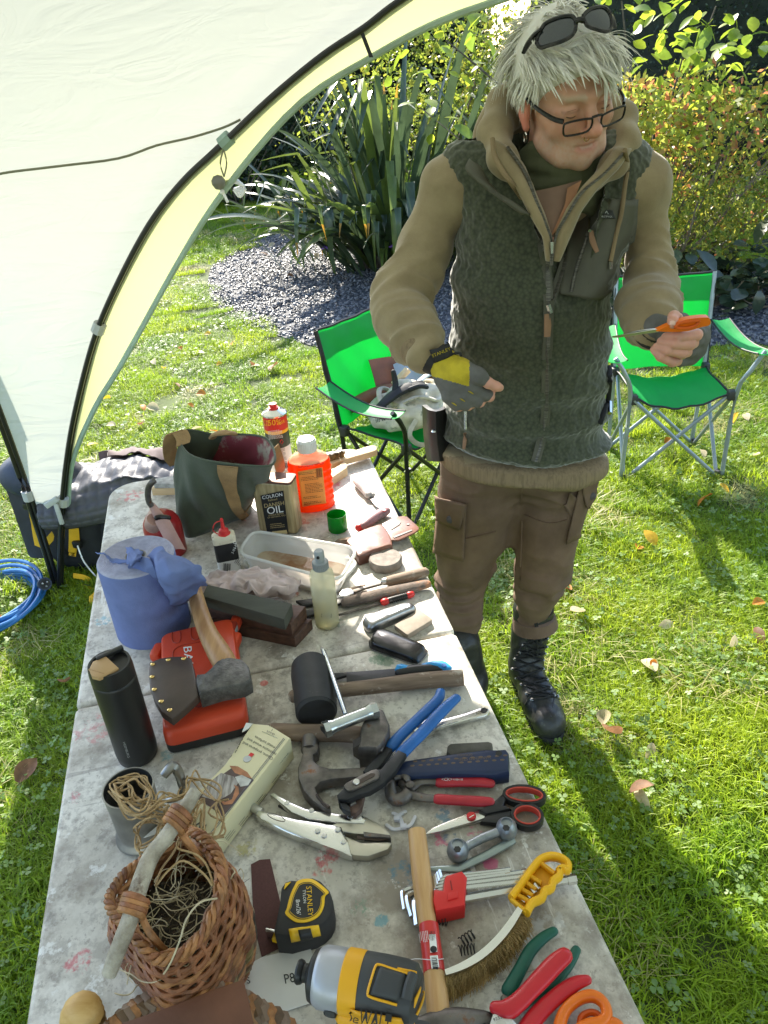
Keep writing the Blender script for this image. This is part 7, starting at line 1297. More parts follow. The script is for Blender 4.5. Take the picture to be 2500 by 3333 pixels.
# ---- red case
t = new('tool_case', 'red plastic tool case with a black base lying under the axe', 'case', T('B3', 1030, 800)); m_cr2 = mat('case_red', (.60, .065, .025), rough=.42, var=.08, vs=8, bump=.12, bs=300, wear=(.45, .09, .05), ws=40, wt=.66); q = ons('B3', '690,408 1300,262 1415,1085 705,1262', TZ + .052); lp = rr(q, .022, 7); c0 = np.mean(q, 0)
obj('base', loft([scl_(up(lp, TZ), .96), up(lp, TZ + .004), up(lp, TZ + .022)]), P_blk, t, t); lid_o = obj('lid', loft([scl_(up(lp, TZ + .0225), 1.006), scl_(up(lp, TZ + .040), 1.0), scl_(up(lp, TZ + .049), .975), scl_(up(lp, TZ + .053), .93)]), m_cr2, t, t); cb3 = wb(lid_o, t)
for x, y, r_ in ((828, 438, -5), (985, 410, -5), (1168, 930, -5), (1010, 970, -5), (850, 1010, -5)): obj('lid_groove', tube([onto(cb3, 'B3', x + 36 * sx1 * math.copysign(abs(math.cos(a)) ** .5, math.cos(a)) , y + 56 * math.sin(a), .0004) for sx1 in (1,) for a in [i * .3142 for i in range(21)]], .0012, 5), mat('case_red_dark', (.30, .03, .015), rough=.5), t, t)
obj('panel_line', tube([onto(cb3, 'B3', x, y, .0004) for x, y in smooth_path([(800, 600, 0), (810, 545, 0), (880, 510, 0), (1000, 485, 0), (1110, 470, 0)], 4) for _ in (0,)] if False else [onto(cb3, 'B3', p[0], p[1], .0004) for p in smooth_path([(800, 640, 0), (805, 560, 0), (870, 515, 0), (1000, 487, 0), (1110, 470, 0)], 4)], .0013, 5), mat('case_red_dark', (.30, .03, .015)), t, t)
m_lat = mat('latch_grey', (.35, .36, .37), rough=.5)
for x, y in ((1290, 400), (1372, 905)): obj('latch', tr(box(.018, .034, .016, bev=.004), *(inv(t) @ Vector(on('B3', x, y, TZ + .04))), rz=-.15), m_lat, t); obj('latch_recess', tr(box(.024, .05, .02, bev=.004), *(inv(t) @ Vector(on('B3', x - 22, y + 2, TZ + .042))), rz=-.15), mat('case_red_dark', (.30, .03, .015)), t)
for x, y in ((672, 570), (1315, 480), (1320, 330)): obj('hinge_lug', tr(box(.022, .04, .024, bev=.008), *(inv(t) @ Vector(on('B3', x, y, TZ + .036))), rz=-.15), m_cr2, t)
obj('lettering', ptext(cb3, 'B3', 'BAHCO', 935, 705, 100, 84, .0008, 1.05, .02, 1.05), ink_w, t, t, sharp=180)
# ---- axe
t = new('axe', 'small axe with riveted brown leather blade cover lying on the red case', 'axe', T('B3', 1150, 700, .06)); tb_('handle', 'B3', '960,-40 985,80 1030,250 1085,400 1150,520 1220,640 1280,740', [.085, .088, .09, .09, .09, .09, .085], [.013, .0155, .017, .0185, .021, .022, .018], W_axe, t, t, 14, 4, .72)
sl('head', 'B3', '1105,700 1160,640 1200,608 1240,600 1370,618 1425,672 1442,735 1444,785 1375,825 1190,858 1015,912 985,800 990,745 1060,738', .104, .034, mat('axe_steel', (.12, .115, .11), rough=.55, metal=.8, var=.35, vs=50, bump=.8, bs=160, bdist=.002), t, t, .006, 1); obj('handle_eye', tube([T('B3', 1260, 825, .088), T('B3', 1300, 835, .086)], [.019, .018], 16, sq=.6), W_axe, t, t)
cv = sl('blade_cover', 'B3', '600,652 690,615 790,600 880,598 950,612 978,720 1000,830 1012,925 900,1030 790,1122 700,1060 640,960 605,850 595,750', .098, .016, mat('leather_cover', (.062, .040, .030), rough=.42, var=.2, vs=14, bump=.2, bs=150, bdist=.001), t, t, .004, 1); m_riv = mat('rivet_brass', (.70, .50, .20), rough=.25, metal=1)
for x, y in ((633, 668), (760, 632), (888, 622), (627, 773), (645, 878), (702, 978), (772, 1050)): obj('rivet', tr(lathe([(.0045, 0), (.0043, .001), (.0025, .002), (.0001, .0022)], 14), *(inv(t) @ Vector(T('B3', x, y, .098)))), m_riv, cv)
# ---- tumbler
b = T('B3', 512, 1418); Hu = height_at(b, 'B3', 268, 655) - TZ; ru = np.linalg.norm(T('B3', 348, 1405) - T('B3', 672, 1405)) / 2; t = new('travel_mug', 'tall matt black travel mug with a tan flip lid at the left table edge', 'mug', b); m_mb = mat('mug_black', (.014, .014, .014), rough=.38, var=.05)
ub = obj('mug_body', lathe([(ru * .86, 0), (ru * .96, .004), (ru, .02), (ru * 1.0, Hu * .82), (ru * .97, Hu * .845), (ru * .95, Hu * .85)], 56), m_mb, t); obj('lid', lathe([(ru * .95, Hu * .852), (ru * 1.0, Hu * .86), (ru * 1.0, Hu * .93), (ru * .97, Hu * .985), (ru * .95, Hu), (ru * .84, Hu), (ru * .82, Hu * .975), (.001, Hu * .975)], 56), m_mb, t)
m_tan = mat('flap_tan', (.44, .27, .12), rough=.55, var=.06); fp = ons('B3', '98,705 130,640 238,592 345,690 235,752 180,775 120,760', TZ + Hu + .004); obj('flip_lid', slab([np.array([p[0], p[1], TZ + Hu - .004]) for p in fp], .007, .002), m_tan, t, t); fp = [T('B3', x, y, z) for x, y, z in ((100, 720, Hu), (235, 762, Hu), (230, 800, Hu - .012), (190, 808, Hu - .014), (110, 770, Hu - .012))]; obj('flip_lid', slab([p for p in fp], .004, .001), m_tan, t, t)
obj('lid_bridge', tr(box(.045, .009, .008, bev=.002), *(inv(t) @ Vector(T('B3', 275, 578, Hu + .002))), rz=.62), m_mb, t); uv_ = bvh_of(tr(lathe([(ru, 0), (ru, Hu * .8)], 60), *b)); obj('lettering', merge(ptext(uv_, 'B3', 'HEEMBURG', 412, 1378, 27, 72, .0008, 1, .004)), mat('print_grey', (.34, .34, .32), rough=.5), t, t, sharp=180)
# ---- tankard
b = T('B6', 592, 800); Hk = height_at(b, 'B6', 562, 470) - TZ; rk = np.linalg.norm(T('B6', 390, 480, Hk) - T('B6', 742, 480, Hk)) / 2; t = new('tankard', 'dull pewter tankard standing behind the wicker basket', 'tankard', b); m_pew = mat('pewter', (.30, .295, .28), rough=.38, metal=.9, var=.2, vs=18, bump=.1, bs=60)
obj('tankard_body', lathe([(rk * 1.06, 0), (rk * 1.12, .003), (rk * 1.1, .008), (rk * .98, .013), (rk * .96, .02), (rk * .97, Hk * .6), (rk, Hk - .004), (rk * 1.02, Hk), (rk * .96, Hk), (rk * .9, Hk * .4), (.001, Hk * .35)], 56), m_pew, t); obj('tankard_inside', lathe([(rk * .955, Hk - .002), (rk * .92, Hk * .45), (.001, Hk * .36)], 40, cap=False), mat('pewter_dark', (.06, .06, .058), rough=.5, metal=.5), t); obj('handle', tube([T('B6', x, y, z) for x, y, z in ((735, 385, Hk - .012), (800, 318, Hk - .004), (845, 370, Hk - .02), (872, 470, Hk * .6), (850, 540, Hk * .38), (770, 560, Hk * .25))], [.008, .0095, .008, .007, .006, .006], 10, 4, sq=.8), m_pew, t, t)
# ---- box of wire wool
m_box = mat('card_cream', (.72, .66, .42), rough=.5, var=.04, vs=6); t = new('card_box', 'long cream printed card box lying slanted between the wicker basket and the hammers', 'box', T('B6', 1150, 450)); bo2 = obj('box_body', slab(PS('B6', '1375,8 1500,20 1648,112 1100,822 690,800 1180,300', .052, .05), .05, .003), m_box, t, t); b6 = wb(bo2, t); obj('open_flap', slab(PS('B6', '590,832 690,800 860,640 760,690', .04, .0015), .0015, 0), m_paper, t, t); obj('end_tab', slab(PS('B6', '1300,70 1330,5 1375,10 1345,45', .055, .002), .002, 0), m_paper, t, t)
def printed(nm, k, s_, col, off, m=None): L = [tuple(map(float, a.split(','))) for a in s_.split()]; n = len(L); return obj(nm, ([tuple(onto(b6, k, x, y, off)) for x, y in L], [tuple(range(n))]), m or mat(nm + '_ink', col, rough=.5, var=.25, vs=60), t, t, smooth=False)
printed('picture', 'B6', '1180,302 1250,318 1320,355 1385,422 1275,555 1165,685 1080,620 985,560 1060,450', (.10, .065, .06), .0008); printed('picture_wool', 'B6', '1010,540 1060,445 1150,370 1240,395 1275,440 1220,520 1150,560 1080,560', (.40, .35, .32), .0012, mat('wool_ink', (.30, .26, .24), var=.4, vs=22, stretch=(8, 1, 1), col2=(.55, .52, .5))); printed('picture_wool', 'B6', '1250,400 1300,385 1370,420 1345,460 1290,470', (.5, .5, .48), .0013); printed('picture_hands', 'B6', '1210,318 1270,322 1340,365 1372,410 1320,395 1250,370', (.42, .18, .09), .0011); printed('picture_hands', 'B6', '1130,555 1180,580 1230,560 1255,480 1240,455 1275,470 1280,520 1230,595 1170,600', (.45, .2, .1), .0014)
m_it = mat('ink_soft', (.07, .07, .065), rough=.7); obj('lettering', merge(ptext(b6, 'B6', 'Cleans, prepares and', 1415, 208, 29, 209, .0009), ptext(b6, 'B6', 'maintains wood and', 1442, 178, 29, 209, .0009), ptext(b6, 'B6', 'metal surfaces', 1466, 148, 29, 209, .0009)), m_it, t, t, sharp=180); obj('lettering', ptext(b6, 'B6', 'WOOL', 930, 695, 92, 214, .0009), m_it, t, t, sharp=180)
printed('price_label', 'B6', '1470,18 1590,70 1560,120 1445,70', (.7, .72, .75), .001); obj('lettering', merge(ptext(b6, 'B6', 'GRADE', 1508, 82, 20, 205, .0016), ptext(b6, 'B6', '1', 1518, 62, 28, 205, .0016), ptext(b6, 'B6', 'VERY FINE', 1530, 40, 16, 205, .0016)), m_it, t, t, sharp=180)
obj('badge', tr(lathe([(.0068, 0), (.0066, .0006), (.001, .0007)], 20), *(inv(t) @ Vector(onto(b6, 'B6', 1338, 268, .0006)))), mat('badge_silver', (.5, .5, .5), rough=.4), t); printed('ribbon', 'B6', '1345,245 1365,222 1390,235 1362,262', (.55, .03, .03), .0012)
for o_ in (0, 9): obj('border_line', tube([onto(b6, 'B6', x + o_, y + o_ * .6, .0006) for x, y in ((1600, 118), (1350, 440), (1075, 800))], .0004, 4), mat('ink_blue', (.10, .13, .2)), t, t)
lines(b6, 'B6', 1285, 165, 230, 3, 15, 118, t, t, m_it, 5, .001, seed=5); barcode(b6, 'B6', 1628, 285, 100, 70, -52, t, t)
for x, y in ((1540, 400), (1430, 540), (1300, 700), (1200, 800)): lines(b6, 'B6', x, y, 90, 3, 13, -52, t, t, m_it, 3, .001, seed=x)
# ---- wicker basket
ZB = .165; rimp = [(560, 1040), (470, 1100), (395, 1195), (352, 1290), (380, 1390), (470, 1470), (570, 1610), (690, 1722), (860, 1690), (1000, 1570), (1105, 1375), (1165, 1200), (1150, 1020), (1085, 900), (985, 820), (880, 800), (760, 870), (650, 960)]
rw = [on('B6', x, y, TZ + ZB + (.02 if 800 < y < 1300 and x > 800 else 0)) for x, y in rimp]; RL = smooth_path(rw + [rw[0]], 6)[:-1]; cR = np.mean(RL, 0); cB = np.array([cR[0] + .012, cR[1] - .012, TZ]); bk = new('wicker_basket', 'round orange brown wicker basket with a driftwood stick for a handle', 'basket', cB); nR = len(RL)
m_wk = [mat('willow_a', (.34, .155, .06), rough=.5, var=.38, vs=45, bump=.5, bs=150), mat('willow_b', (.25, .10, .045), rough=.5, var=.4, vs=45, bump=.5, bs=150), mat('willow_c', (.22, .17, .07), rough=.55, var=.25, vs=20), mat('willow_d', (.14, .085, .05), rough=.6, var=.3, vs=20)]
A_ = np.array(RL)
def wl(v, i): p = A_[i % nR]; d = p[:2] - cR[:2]; k = .80 + .42 * math.sin(min(1, v * 1.06 + .02) * math.pi * .80) - .18 * max(0, v - .7) / .3 * 1.0; z = TZ + .006 + v * (p[2] - TZ - .006); return np.array([cB[0] + (cR[0] - cB[0]) * v + d[0] * k, cB[1] + (cR[1] - cB[1]) * v + d[1] * k, z]), d / np.linalg.norm(d)
ns = 30
for j in range(34):
    v = (j + .3) / 34; P_ = []
    for i in range(0, nR, 1):
        p, d = wl(v, i); s_ = math.sin(i / nR * ns * math.pi + (j % 2) * math.pi); P_.append(p + np.array([d[0], d[1], 0]) * .0022 * s_ + np.array([0, 0, .0012 * math.sin(i * .5 + j * 2)]))
    obj('weave_strand', tube(P_ + [P_[0]], .0034, 6, cap=False), m_wk[rnd.choice([0, 0, 1]) if v > .5 else rnd.choice([1, 2, 2, 3, 0])], bk, bk)
for k in range(ns): i = int(k * nR / ns); obj('stake', tube([wl(v, i)[0] for v in np.linspace(.02, 1.0, 7)], .003, 5), m_wk[1], bk, bk)
for j in range(3): obj('rim_braid', tube([A_[i % nR] + np.array([0, 0, .004 + .005 * math.sin(i * .9 + j * 2.09)]) + np.array([*((A_[i % nR] - cR)[:2] / np.linalg.norm((A_[i % nR] - cR)[:2])), 0]) * .004 * math.cos(i * .9 + j * 2.09) for i in range(nR + 1)], .0034, 6, cap=False), m_wk[j % 2], bk, bk)
obj('basket_base', slab([wl(.02, i)[0] for i in range(0, nR, 3)], .005, 0), m_wk[3], bk, bk)
m_dw = mat('driftwood', (.30, .25, .19), rough=.8, var=.3, vs=4, stretch=(6, 6, 6), col2=(.58, .53, .45), detail=8, bump=.5, bs=60, bdist=.003, wear=(.16, .11, .09), ws=26, wt=.62); stk = path('B6', '965,500 880,640 760,820 650,960 590,1100 540,1250 500,1400 440,1560 385,1700 345,1815', [ZB + .075, ZB + .07, ZB + .06, ZB + .055, ZB + .055, ZB + .05, ZB + .04, ZB + .03, ZB + .015, ZB + .0]); obj('stick_handle', tube(stk, [.0085, .0095, .010, .0105, .0105, .0105, .010, .010, .0095, .0085], 10, 4), m_dw, bk, bk)
for (x, y, z), (x2, y2, z2) in (((800, 760, ZB + .062), (880, 640, ZB + .07)), ((500, 1390, ZB + .04), (545, 1250, ZB + .05))):
    a, c = T('B6', x, y, z), T('B6', x2, y2, z2); d = (c - a) / np.linalg.norm(c - a); s_ = np.cross(d, [0, 0, 1.0]); s_ /= np.linalg.norm(s_); q_ = np.cross(s_, d)
    for k in range(4): cc_ = a + (c - a) * (.1 + .24 * k); obj('binding', tube([cc_ + .0135 * (s_ * math.cos(al) + q_ * math.sin(al)) + d * .003 * math.sin(al) for al in [i * .4488 for i in range(15)]], .0042, 6), m_wk[k % 2], bk, bk)
    obj('binding_tail', tube([a + q_ * -.012 + s_ * .008, a + np.array([.02, -.01, -.025]), a + np.array([.03, -.01, -.06])], .0045, 6, 3), m_wk[0], bk, bk)
# contents: dark fluff and pale straw; twine over the tankard
fz = lump((.075, .08, .05), .3, 20, 50, 30, 12); t = new('dry_straw', 'tangle of pale curled straw and dark fluff lying inside the wicker basket', 'straw', (cR[0] + .01, cR[1], TZ + .06)); obj('dark_fluff', tr(fz, .005, -.005, .02), mat('fluff_dark', (.06, .05, .04), rough=.95, var=.5, vs=60, bump=1.0, bs=200, bdist=.005), t); rc = np.random.RandomState(9)
def tangle(n, c, spread, L, r, turns, zmin=None):
    sh = []
    for i in range(n):
        p = np.array(c) + rc.randn(3) * np.array(spread); th = rc.rand() * 6.3; ph_ = rc.randn() * .4; P_ = [p.copy()]; w = rc.randn() * turns; st = L / 14 * (.6 + .8 * rc.rand())
        for j in range(14): th += w / 14 + rc.randn() * .25; ph_ = ph_ * .8 + rc.randn() * .25; p = p + st * np.array([math.cos(th) * math.cos(ph_), math.sin(th) * math.cos(ph_), math.sin(ph_)]); p = p + (np.array(c) - p) * .06; P_.append(p.copy())
        if zmin: P_ = [np.array([a[0], a[1], max(a[2], zmin)]) for a in P_]
        sh.append(tube(P_, r * (.6 + .7 * rc.rand()), 4, 2, cap=False))
    return merge(*sh)
obj('straw_strands', tangle(70, (.0, -.0, .06), (.03, .035, .018), .13, .0007, 4), mat('straw', (.56, .48, .32), rough=.7, var=.2), t)['kind'] = 'stuff'; obj('fine_fibres', tangle(260, (.0, -.0, .045), (.03, .035, .015), .06, .0004, 5), mat('fibre_brown', (.12, .09, .06), rough=.9), t)['kind'] = 'stuff'; obj('long_straw', tube(path('B6', '1120,1270 1000,1300 900,1420 850,1580 760,1780 620,1955', [.19, .21, .21, .2, .16, .06]), .0011, 5, 4), mat('straw', (.5, .42, .26)), t, t)
tw = new('jute_twine', 'loose tangle of tan jute twine spilling over the tankard and the card box', 'twine', T('B6', 640, 640, .06)); m_tw = mat('jute', (.42, .29, .15), rough=.9, var=.2, vs=60, bump=.7, bs=600, bdist=.001)
base_t = [(400, 470), (500, 395), (600, 420), (650, 540), (560, 600), (440, 520), (380, 500), (470, 640), (600, 660), (720, 560), (850, 540), (900, 470), (930, 395), (1060, 420), (1130, 520), (1110, 600), (1140, 700), (1120, 820), (1020, 780), (1000, 600), (960, 660), (940, 740), (860, 800), (760, 720), (640, 700), (560, 760), (580, 860), (600, 940), (680, 860), (720, 760), (800, 640), (700, 620), (540, 560), (480, 480)]
sh = []
for k in range(9):
    z0 = [height_at(T('B6', 592, 800), 'B6', 562, 470) - TZ + .01] * 1; P_ = []
    st = rnd.randrange(len(base_t)); ln = rnd.randint(16, 30)
    for i in range(ln):
        x, y = base_t[(st + i * (1 if k % 2 else -1)) % len(base_t)]; x += rnd.gauss(0, 26); y += rnd.gauss(0, 26); zz = .135 if (x - 570) ** 2 + (y - 470) ** 2 < 240 ** 2 else .075 if x > 850 else .10; P_.append(T('B6', x, y, zz + rnd.gauss(0, .010)))
    sh.append(P_)
for P_ in sh: obj('twine_loop', tube(P_, .0015, 5, 4), m_tw, tw, tw)
obj('twine_loop', tube([T('B6', x, y, .20 + .01 * math.sin(i)) for i, (x, y) in enumerate(((860, 800), (830, 900), (900, 930), (980, 960), (1050, 1040), (1090, 1180), (1030, 1100), (880, 1000), (760, 1080), (680, 1180), (720, 1060), (800, 950), (850, 860)))], .0014, 5, 4), m_tw, tw, tw)
# ---- second basket at the very front with a leather flap, and its wooden handle end
t = new('front_basket', 'edge of another wicker basket with a brown leather flap at the bottom of the picture', 'basket', T('B6', 1000, 2300))
for j in range(3): obj('rim_rod', tube([p + np.array([0, .008 * math.cos(i * 1.1 + j * 2.09), .008 * math.sin(i * 1.1 + j * 2.09)]) for i, p in enumerate(smooth_path(path('B6', '250,2330 420,2165 560,2070 720,1985 900,1945 1100,1950 1300,2010 1440,2100 1600,2190 1720,2330', .10), 6))], .0075, 8), [m_wk[3], m_wk[0], mat('willow_grey', (.22, .15, .11), rough=.6)][j], t, t)
for j in range(5): obj('weave_strand', tube([p + np.array([0, 0, -.012 - .013 * j]) for p in smooth_path(path('B6', '250,2330 420,2175 560,2080 720,1995 900,1955 1100,1960 1300,2020 1440,2110 1600,2200 1720,2330', .10), 6)], .006, 6), m_wk[(j + 1) % 4], t, t)
obj('leather_flap', slab(PS('B6', '150,2300 440,2165 800,2040 1100,1925 1310,1850 1345,1990 1390,2200 1400,2330 900,2400', .125, .004), .004, .0012), mat('leather_flap', (.15, .06, .033), rough=.6, var=.25, vs=9, bump=.4, bs=120, bdist=.0012), t, t)
obj('handle_grip', tube(path('B6', '80,2250 110,2130 150,2075 190,2120 250,2230', [.06, .10, .115, .11, .07]), [.012, .019, .02, .019, .014], 14, 4), wood('wood_grip', (.50, .28, .08), (.64, .42, .17)), t, t)
# ---- sheets of abrasive, tape measure
solo('sandpaper', slab(PS('B7', '40,150 105,115 188,108 262,420 340,765 230,810 122,862 60,600', .0015, .001), .001, 0), mat('grit_brown', (.10, .042, .038), rough=.85, var=.12, vs=400, bump=.4, bs=900, bdist=.0005), 'dark wine brown abrasive sheet under the tape measure', 'sandpaper')
t = new('sandpaper', 'white backed abrasive sheet with black lettering under the cordless driver', 'sandpaper', T('B7', 300, 1050)); o = sl('paper', 'B7', '-20,1040 60,900 120,868 300,820 485,762 518,850 575,1010 555,1150 510,1215 330,1275 150,1302 110,1270 20,1230', .003, .0008, m_paper, t, t, 0); pbv = wb(o, t); obj('lettering', merge(ptext(pbv, 'B7', 'P80', 360, 1030, 105, -11, .0006, .85, .01), ptext(pbv, 'B7', 'S', 20, 1050, 70, -11, .0006)), ink, t, t, sharp=180)
t = new('tape_measure', 'black and yellow tape measure lying between the baskets and the driver', 'tape measure', T('B7', 470, 500)); hz_ = .046; case = sl('case', 'B7', '262,420 272,320 300,278 350,262 390,265 450,245 520,243 580,270 645,340 672,420 668,500 640,560 590,610 520,650 330,700 225,690 215,640 240,540', hz_, hz_, P_rub, t, t, .006, 1)
yo = smooth_path([(x, y, 0) for x, y in ((395, 285), (440, 265), (510, 265), (570, 300), (628, 350), (640, 372), (612, 400), (605, 470), (570, 545), (500, 590), (430, 603), (370, 590), (305, 535), (318, 490), (340, 400), (370, 330), (395, 285))], 3)[:-1]; cyx, cyy = np.mean([p[:2] for p in yo], 0)
obj('yellow_ring', slab([T('B7', p[0], p[1], hz_ + .0003) for p in yo], .0012, .0004), P_yel, t, t); dk = obj('face_label', slab([T('B7', cyx + (p[0] - cyx) * .83, cyy + (p[1] - cyy) * .84, hz_ + .0017) for p in yo], .0006, 0), P_blk, t, t); obj('label_ring', tube([T('B7', cyx + (p[0] - cyx) * .79, cyy + (p[1] - cyy) * .80, hz_ + .0024) for p in yo + yo[:1]], .0004, 4), P_yel, t, t); dv = wb(dk, t)
obj('lettering', ptext(dv, 'B7', 'STANLEY', 492, 435, 58, 86, .0005, .98, .012), P_yel, t, t, sharp=180); obj('lettering', merge(ptext(dv, 'B7', 'TYLON', 452, 400, 32, 86, .0005), ptext(dv, 'B7', "8m/26'", 404, 482, 46, 86, .0005, .95, .012)), ink_w, t, t, sharp=180); obj('corner_inset', slab([T('B7', x, y, hz_ + .0004) for x, y in ((296, 345), (305, 300), (350, 287))], .0012, 0), P_yel, t, t)
tmv = bvh_of(wsh(case, t)); obj('yellow_panel', solid(patch(tmv, 'B7', [(332, 655), (560, 618), (575, 690), (350, 742)], 8, 5, .0015), .001), P_yel, t, t, sharp=180); obj('lock_button', solid(patch(tmv, 'B7', [(405, 660), (500, 645), (515, 690), (420, 715)], 6, 4, .004), .003), P_blk, t, t, sharp=180); obj('end_hook', tr(box(.020, .003, .020, bev=.0008), *(inv(t) @ Vector(T('B7', 212, 690, .012))), rz=-.3), S_bright, t); obj('tape_mouth', tr(box(.016, .012, .008), *(inv(t) @ Vector(T('B7', 258, 715, .010))), rz=-.3), P_yel, t)
# ---- cordless driver, standing on its battery
zd = .17; a, c = T('B7', 395, 975, zd), T('B7', 1360, 1170, zd); Ld = np.linalg.norm(a - c); t = new('impact_driver', 'yellow and black cordless impact driver with a silver nose in front of the tape measure', 'drill', (a[0], a[1], TZ), frame(a, c)); RX = Matrix.Rotation(math.pi / 2, 4, 'Y')
def bar(prof, n=40, sq=1.0): return xf(lathe([(r_ * Ld, x_ * Ld) for r_, x_ in prof], n, sy=1.0, sx=sq), Matrix.Translation((0, 0, zd)) @ RX)
m_sv = mat('housing_silver', (.42, .43, .48), rough=.4, metal=.5, var=.05); m_dk = mat('housing_dark', (.045, .047, .05), rough=.55, var=.1, bump=.15, bs=300)
obj('chuck', bar([(.02, .0), (.085, .005), (.092, .02), (.085, .045), (.068, .06), (.068, .085), (.10, .10), (.105, .13), (.06, .14)]), P_blk, t); obj('nose', bar([(.09, .10), (.13, .11), (.185, .135), (.2, .17), (.2, .19)]), P_blk, t); obj('gear_housing', bar([(.19, .165), (.205, .18), (.222, .21), (.228, .30), (.228, .36), (.222, .40)]), m_sv, t); obj('yellow_band', bar([(.225, .39), (.236, .40), (.238, .47), (.236, .535)]), mat('case_yellow', (.78, .38, .012), rough=.45, var=.05), t)
mh = obj('motor_housing', bar([(.228, .53), (.234, .54), (.236, .70), (.232, .86), (.215, .94), (.15, .985), (.02, .99)]), m_dk, t); lw = xf(wsh(mh, t), Matrix.Identity(4)); mhb = bvh_of(lw)
def dpoly(nm, k, s_, m, off=.002): L = [tuple(map(float, q_.split(','))) for q_ in s_.split()]; return obj(nm, tube([onto(mhb, k, p[0], p[1], off) for p in smooth_path([(x, y, 0) for x, y in L], 3)], .0014, 6), m, t, t)
dpoly('yellow_line', 'B7', '1245,1000 1130,965 1030,935 1000,950 970,1040 945,1130 955,1165 1060,1200 1170,1228', MATS['case_yellow']); dpoly('yellow_line', 'B7', '1170,965 1240,980 1305,992', MATS['case_yellow']); dpoly('yellow_line', 'B7', '1368,1110 1350,1200 1310,1300', MATS['case_yellow'])
obj('vent', solid(patch(mhb, 'B7', [(1335, 1095), (1330, 1130), (1285, 1250), (1290, 1180)], 4, 4, .002), .0015), MATS['case_yellow'], t, t); obj('grip_pad', solid(patch(mhb, 'B7', [(1040, 945), (1230, 1000), (1180, 1200), (965, 1150)], 8, 8, .0015), .0012), m_dk, t, t, sharp=180); obj('side_rib', tube([onto(mhb, 'B7', x, y, .002) for x, y in ((1240, 1190), (1260, 1100), (1290, 1010))], .006, 8, 3), m_dk, t, t)
hs = .62 * Ld; yb = box(.62 * Ld, .22 * Ld, .20 * Ld, .66 * Ld, -.165 * Ld, zd - .12 * Ld, bev=.014, seg=3); yo_ = obj('yellow_body', yb, MATS['case_yellow'], t); ybv = bvh_of(wsh(yo_, t)); ypl = solid(patch(mhb, 'B7', [(735, 1240), (1200, 1318), (1225, 1372), (735, 1372)], 14, 6, .003), .0025); obj('yellow_panel', ypl, MATS['case_yellow'], t, t, sharp=180); obj('lettering', ptext(bvh_of(ypl), 'B7', 'DeWALT', 950, 1338, 84, 10, .004, 1.05, .014), P_blk, t, t, sharp=180); obj('belt_clip_mount', tr(box(.10 * Ld, .05 * Ld, .10 * Ld, bev=.005), .33 * Ld, -.22 * Ld, zd - .06 * Ld), m_dk, t); obj('clip_gap', tr(box(.08 * Ld, .03 * Ld, .05 * Ld, bev=.003), .62 * Ld, -.235 * Ld, zd - .01 * Ld), m_dk, t)
obj('handle', tube([(hs, -.0, zd - .1 * Ld), (hs + .01, 0, zd * .55), (hs + .005, 0, .05)], [.022, .019, .024], 14, 3, sq=1.1), m_dk, t); obj('battery', box(.115, .072, .05, hs, 0, .025, bev=.008), m_dk, t); obj('trigger', tube([(hs - .028, 0, zd * .72), (hs - .03, 0, zd * .55)], .009, 10, rnd_end=True), P_blk, t)
tb2 = tb_('steel_bit', 'B7', '1188,948 1285,955', .006, .0055, S_bright); tag(tb2, 'small shiny steel driver bit lying beside the cordless driver', 'bit')
# ---- hammers and mallet
t = new('rubber_mallet', 'black rubber mallet with a weathered wooden handle pointing right', 'mallet', T('B4', 520, 820)); zc = .037; tb_('head', 'B4', '500,640 505,700 540,920 545,985', zc, [.0365, .038, .038, .037], P_rub, t, t, 36, 1, 1.0, False); tb_('head_bevel', 'B4', '545,985 548,1003', zc, [.037, .033], P_rub, t, t, 36, 1, 1, False); tb_('head_bevel', 'B4', '500,640 498,622', zc, [.0365, .032], P_rub, t, t, 36, 1, 1, False)
obj('handle', tube([T('B5', x, y, z) for x, y, z in ((90, 205, .03), (150, 195, .03), (420, 165, .024), (700, 130, .019), (990, 108, .018))], [.0135, .0138, .0145, .016, .0165], 14, 4, sq=.9), W_old, t, t); tb_('handle_stub', 'B4', '372,868 400,862', .034, .0125, W_old, t, t, 12, 1)
t = new('file', 'flat grey file with a light blue and black rubber handle behind the mallet', 'file', T('B4', 980, 700)); sl('blade', 'B4', '640,690 780,682 1185,650 1188,718 1000,738 778,760 775,705 640,745', .012, .006, S_black, t, t, .001); sl('blade_spine', 'B4', '370,722 390,712 390,768 372,772', .012, .006, S_black, t, t, .001); tb_('handle_grip', 'B4', '1190,685 1300,672 1420,660 1520,655', .013, [.0115, .0125, .0115, .009], P_blk, t, t, 12, 3, .9); tb_('blue_cover', 'B4', '1188,662 1196,655 1300,660 1420,630 1510,632 1562,655', .017, [.009, .0105, .0065, .0085, .0108, .008], mat('plastic_sky', (.02, .27, .62), rough=.4, var=.06), t, t, 12, 3, .8); obj('hang_hole', tr(lathe([(.005, 0), (.005, .002)], 14), *(inv(t) @ Vector(T('B4', 1530, 632, .0255)))), mat('blue_deep', (.01, .12, .4)), t); tb_('collar', 'B4', '1186,650 1192,712', .013, .003, MATS['plastic_sky'], t, t, 8, 1)
t = new('lump_hammer', 'heavy lump hammer with a rusty square head and worn wooden handle under the tube spanner', 'hammer', T('B4', 980, 1150)); tb_('handle', 'B4', '200,1138 450,1150 700,1152 880,1165', .022, [.0155, .0165, .016, .0155], W_old, t, t, 14, 3, .85); sl('head', 'B4', '865,1260 885,1090 930,985 1010,940 1065,965 1108,1070 1108,1130 1075,1190 1040,1240 1010,1262 940,1255', .052, .052, S_dark, t, t, .008, 1); tb_('striking_face', 'B4', '955,1255 940,1312', .028, [.030, .027], S_dark, t, t, 8, 1, .9, False)
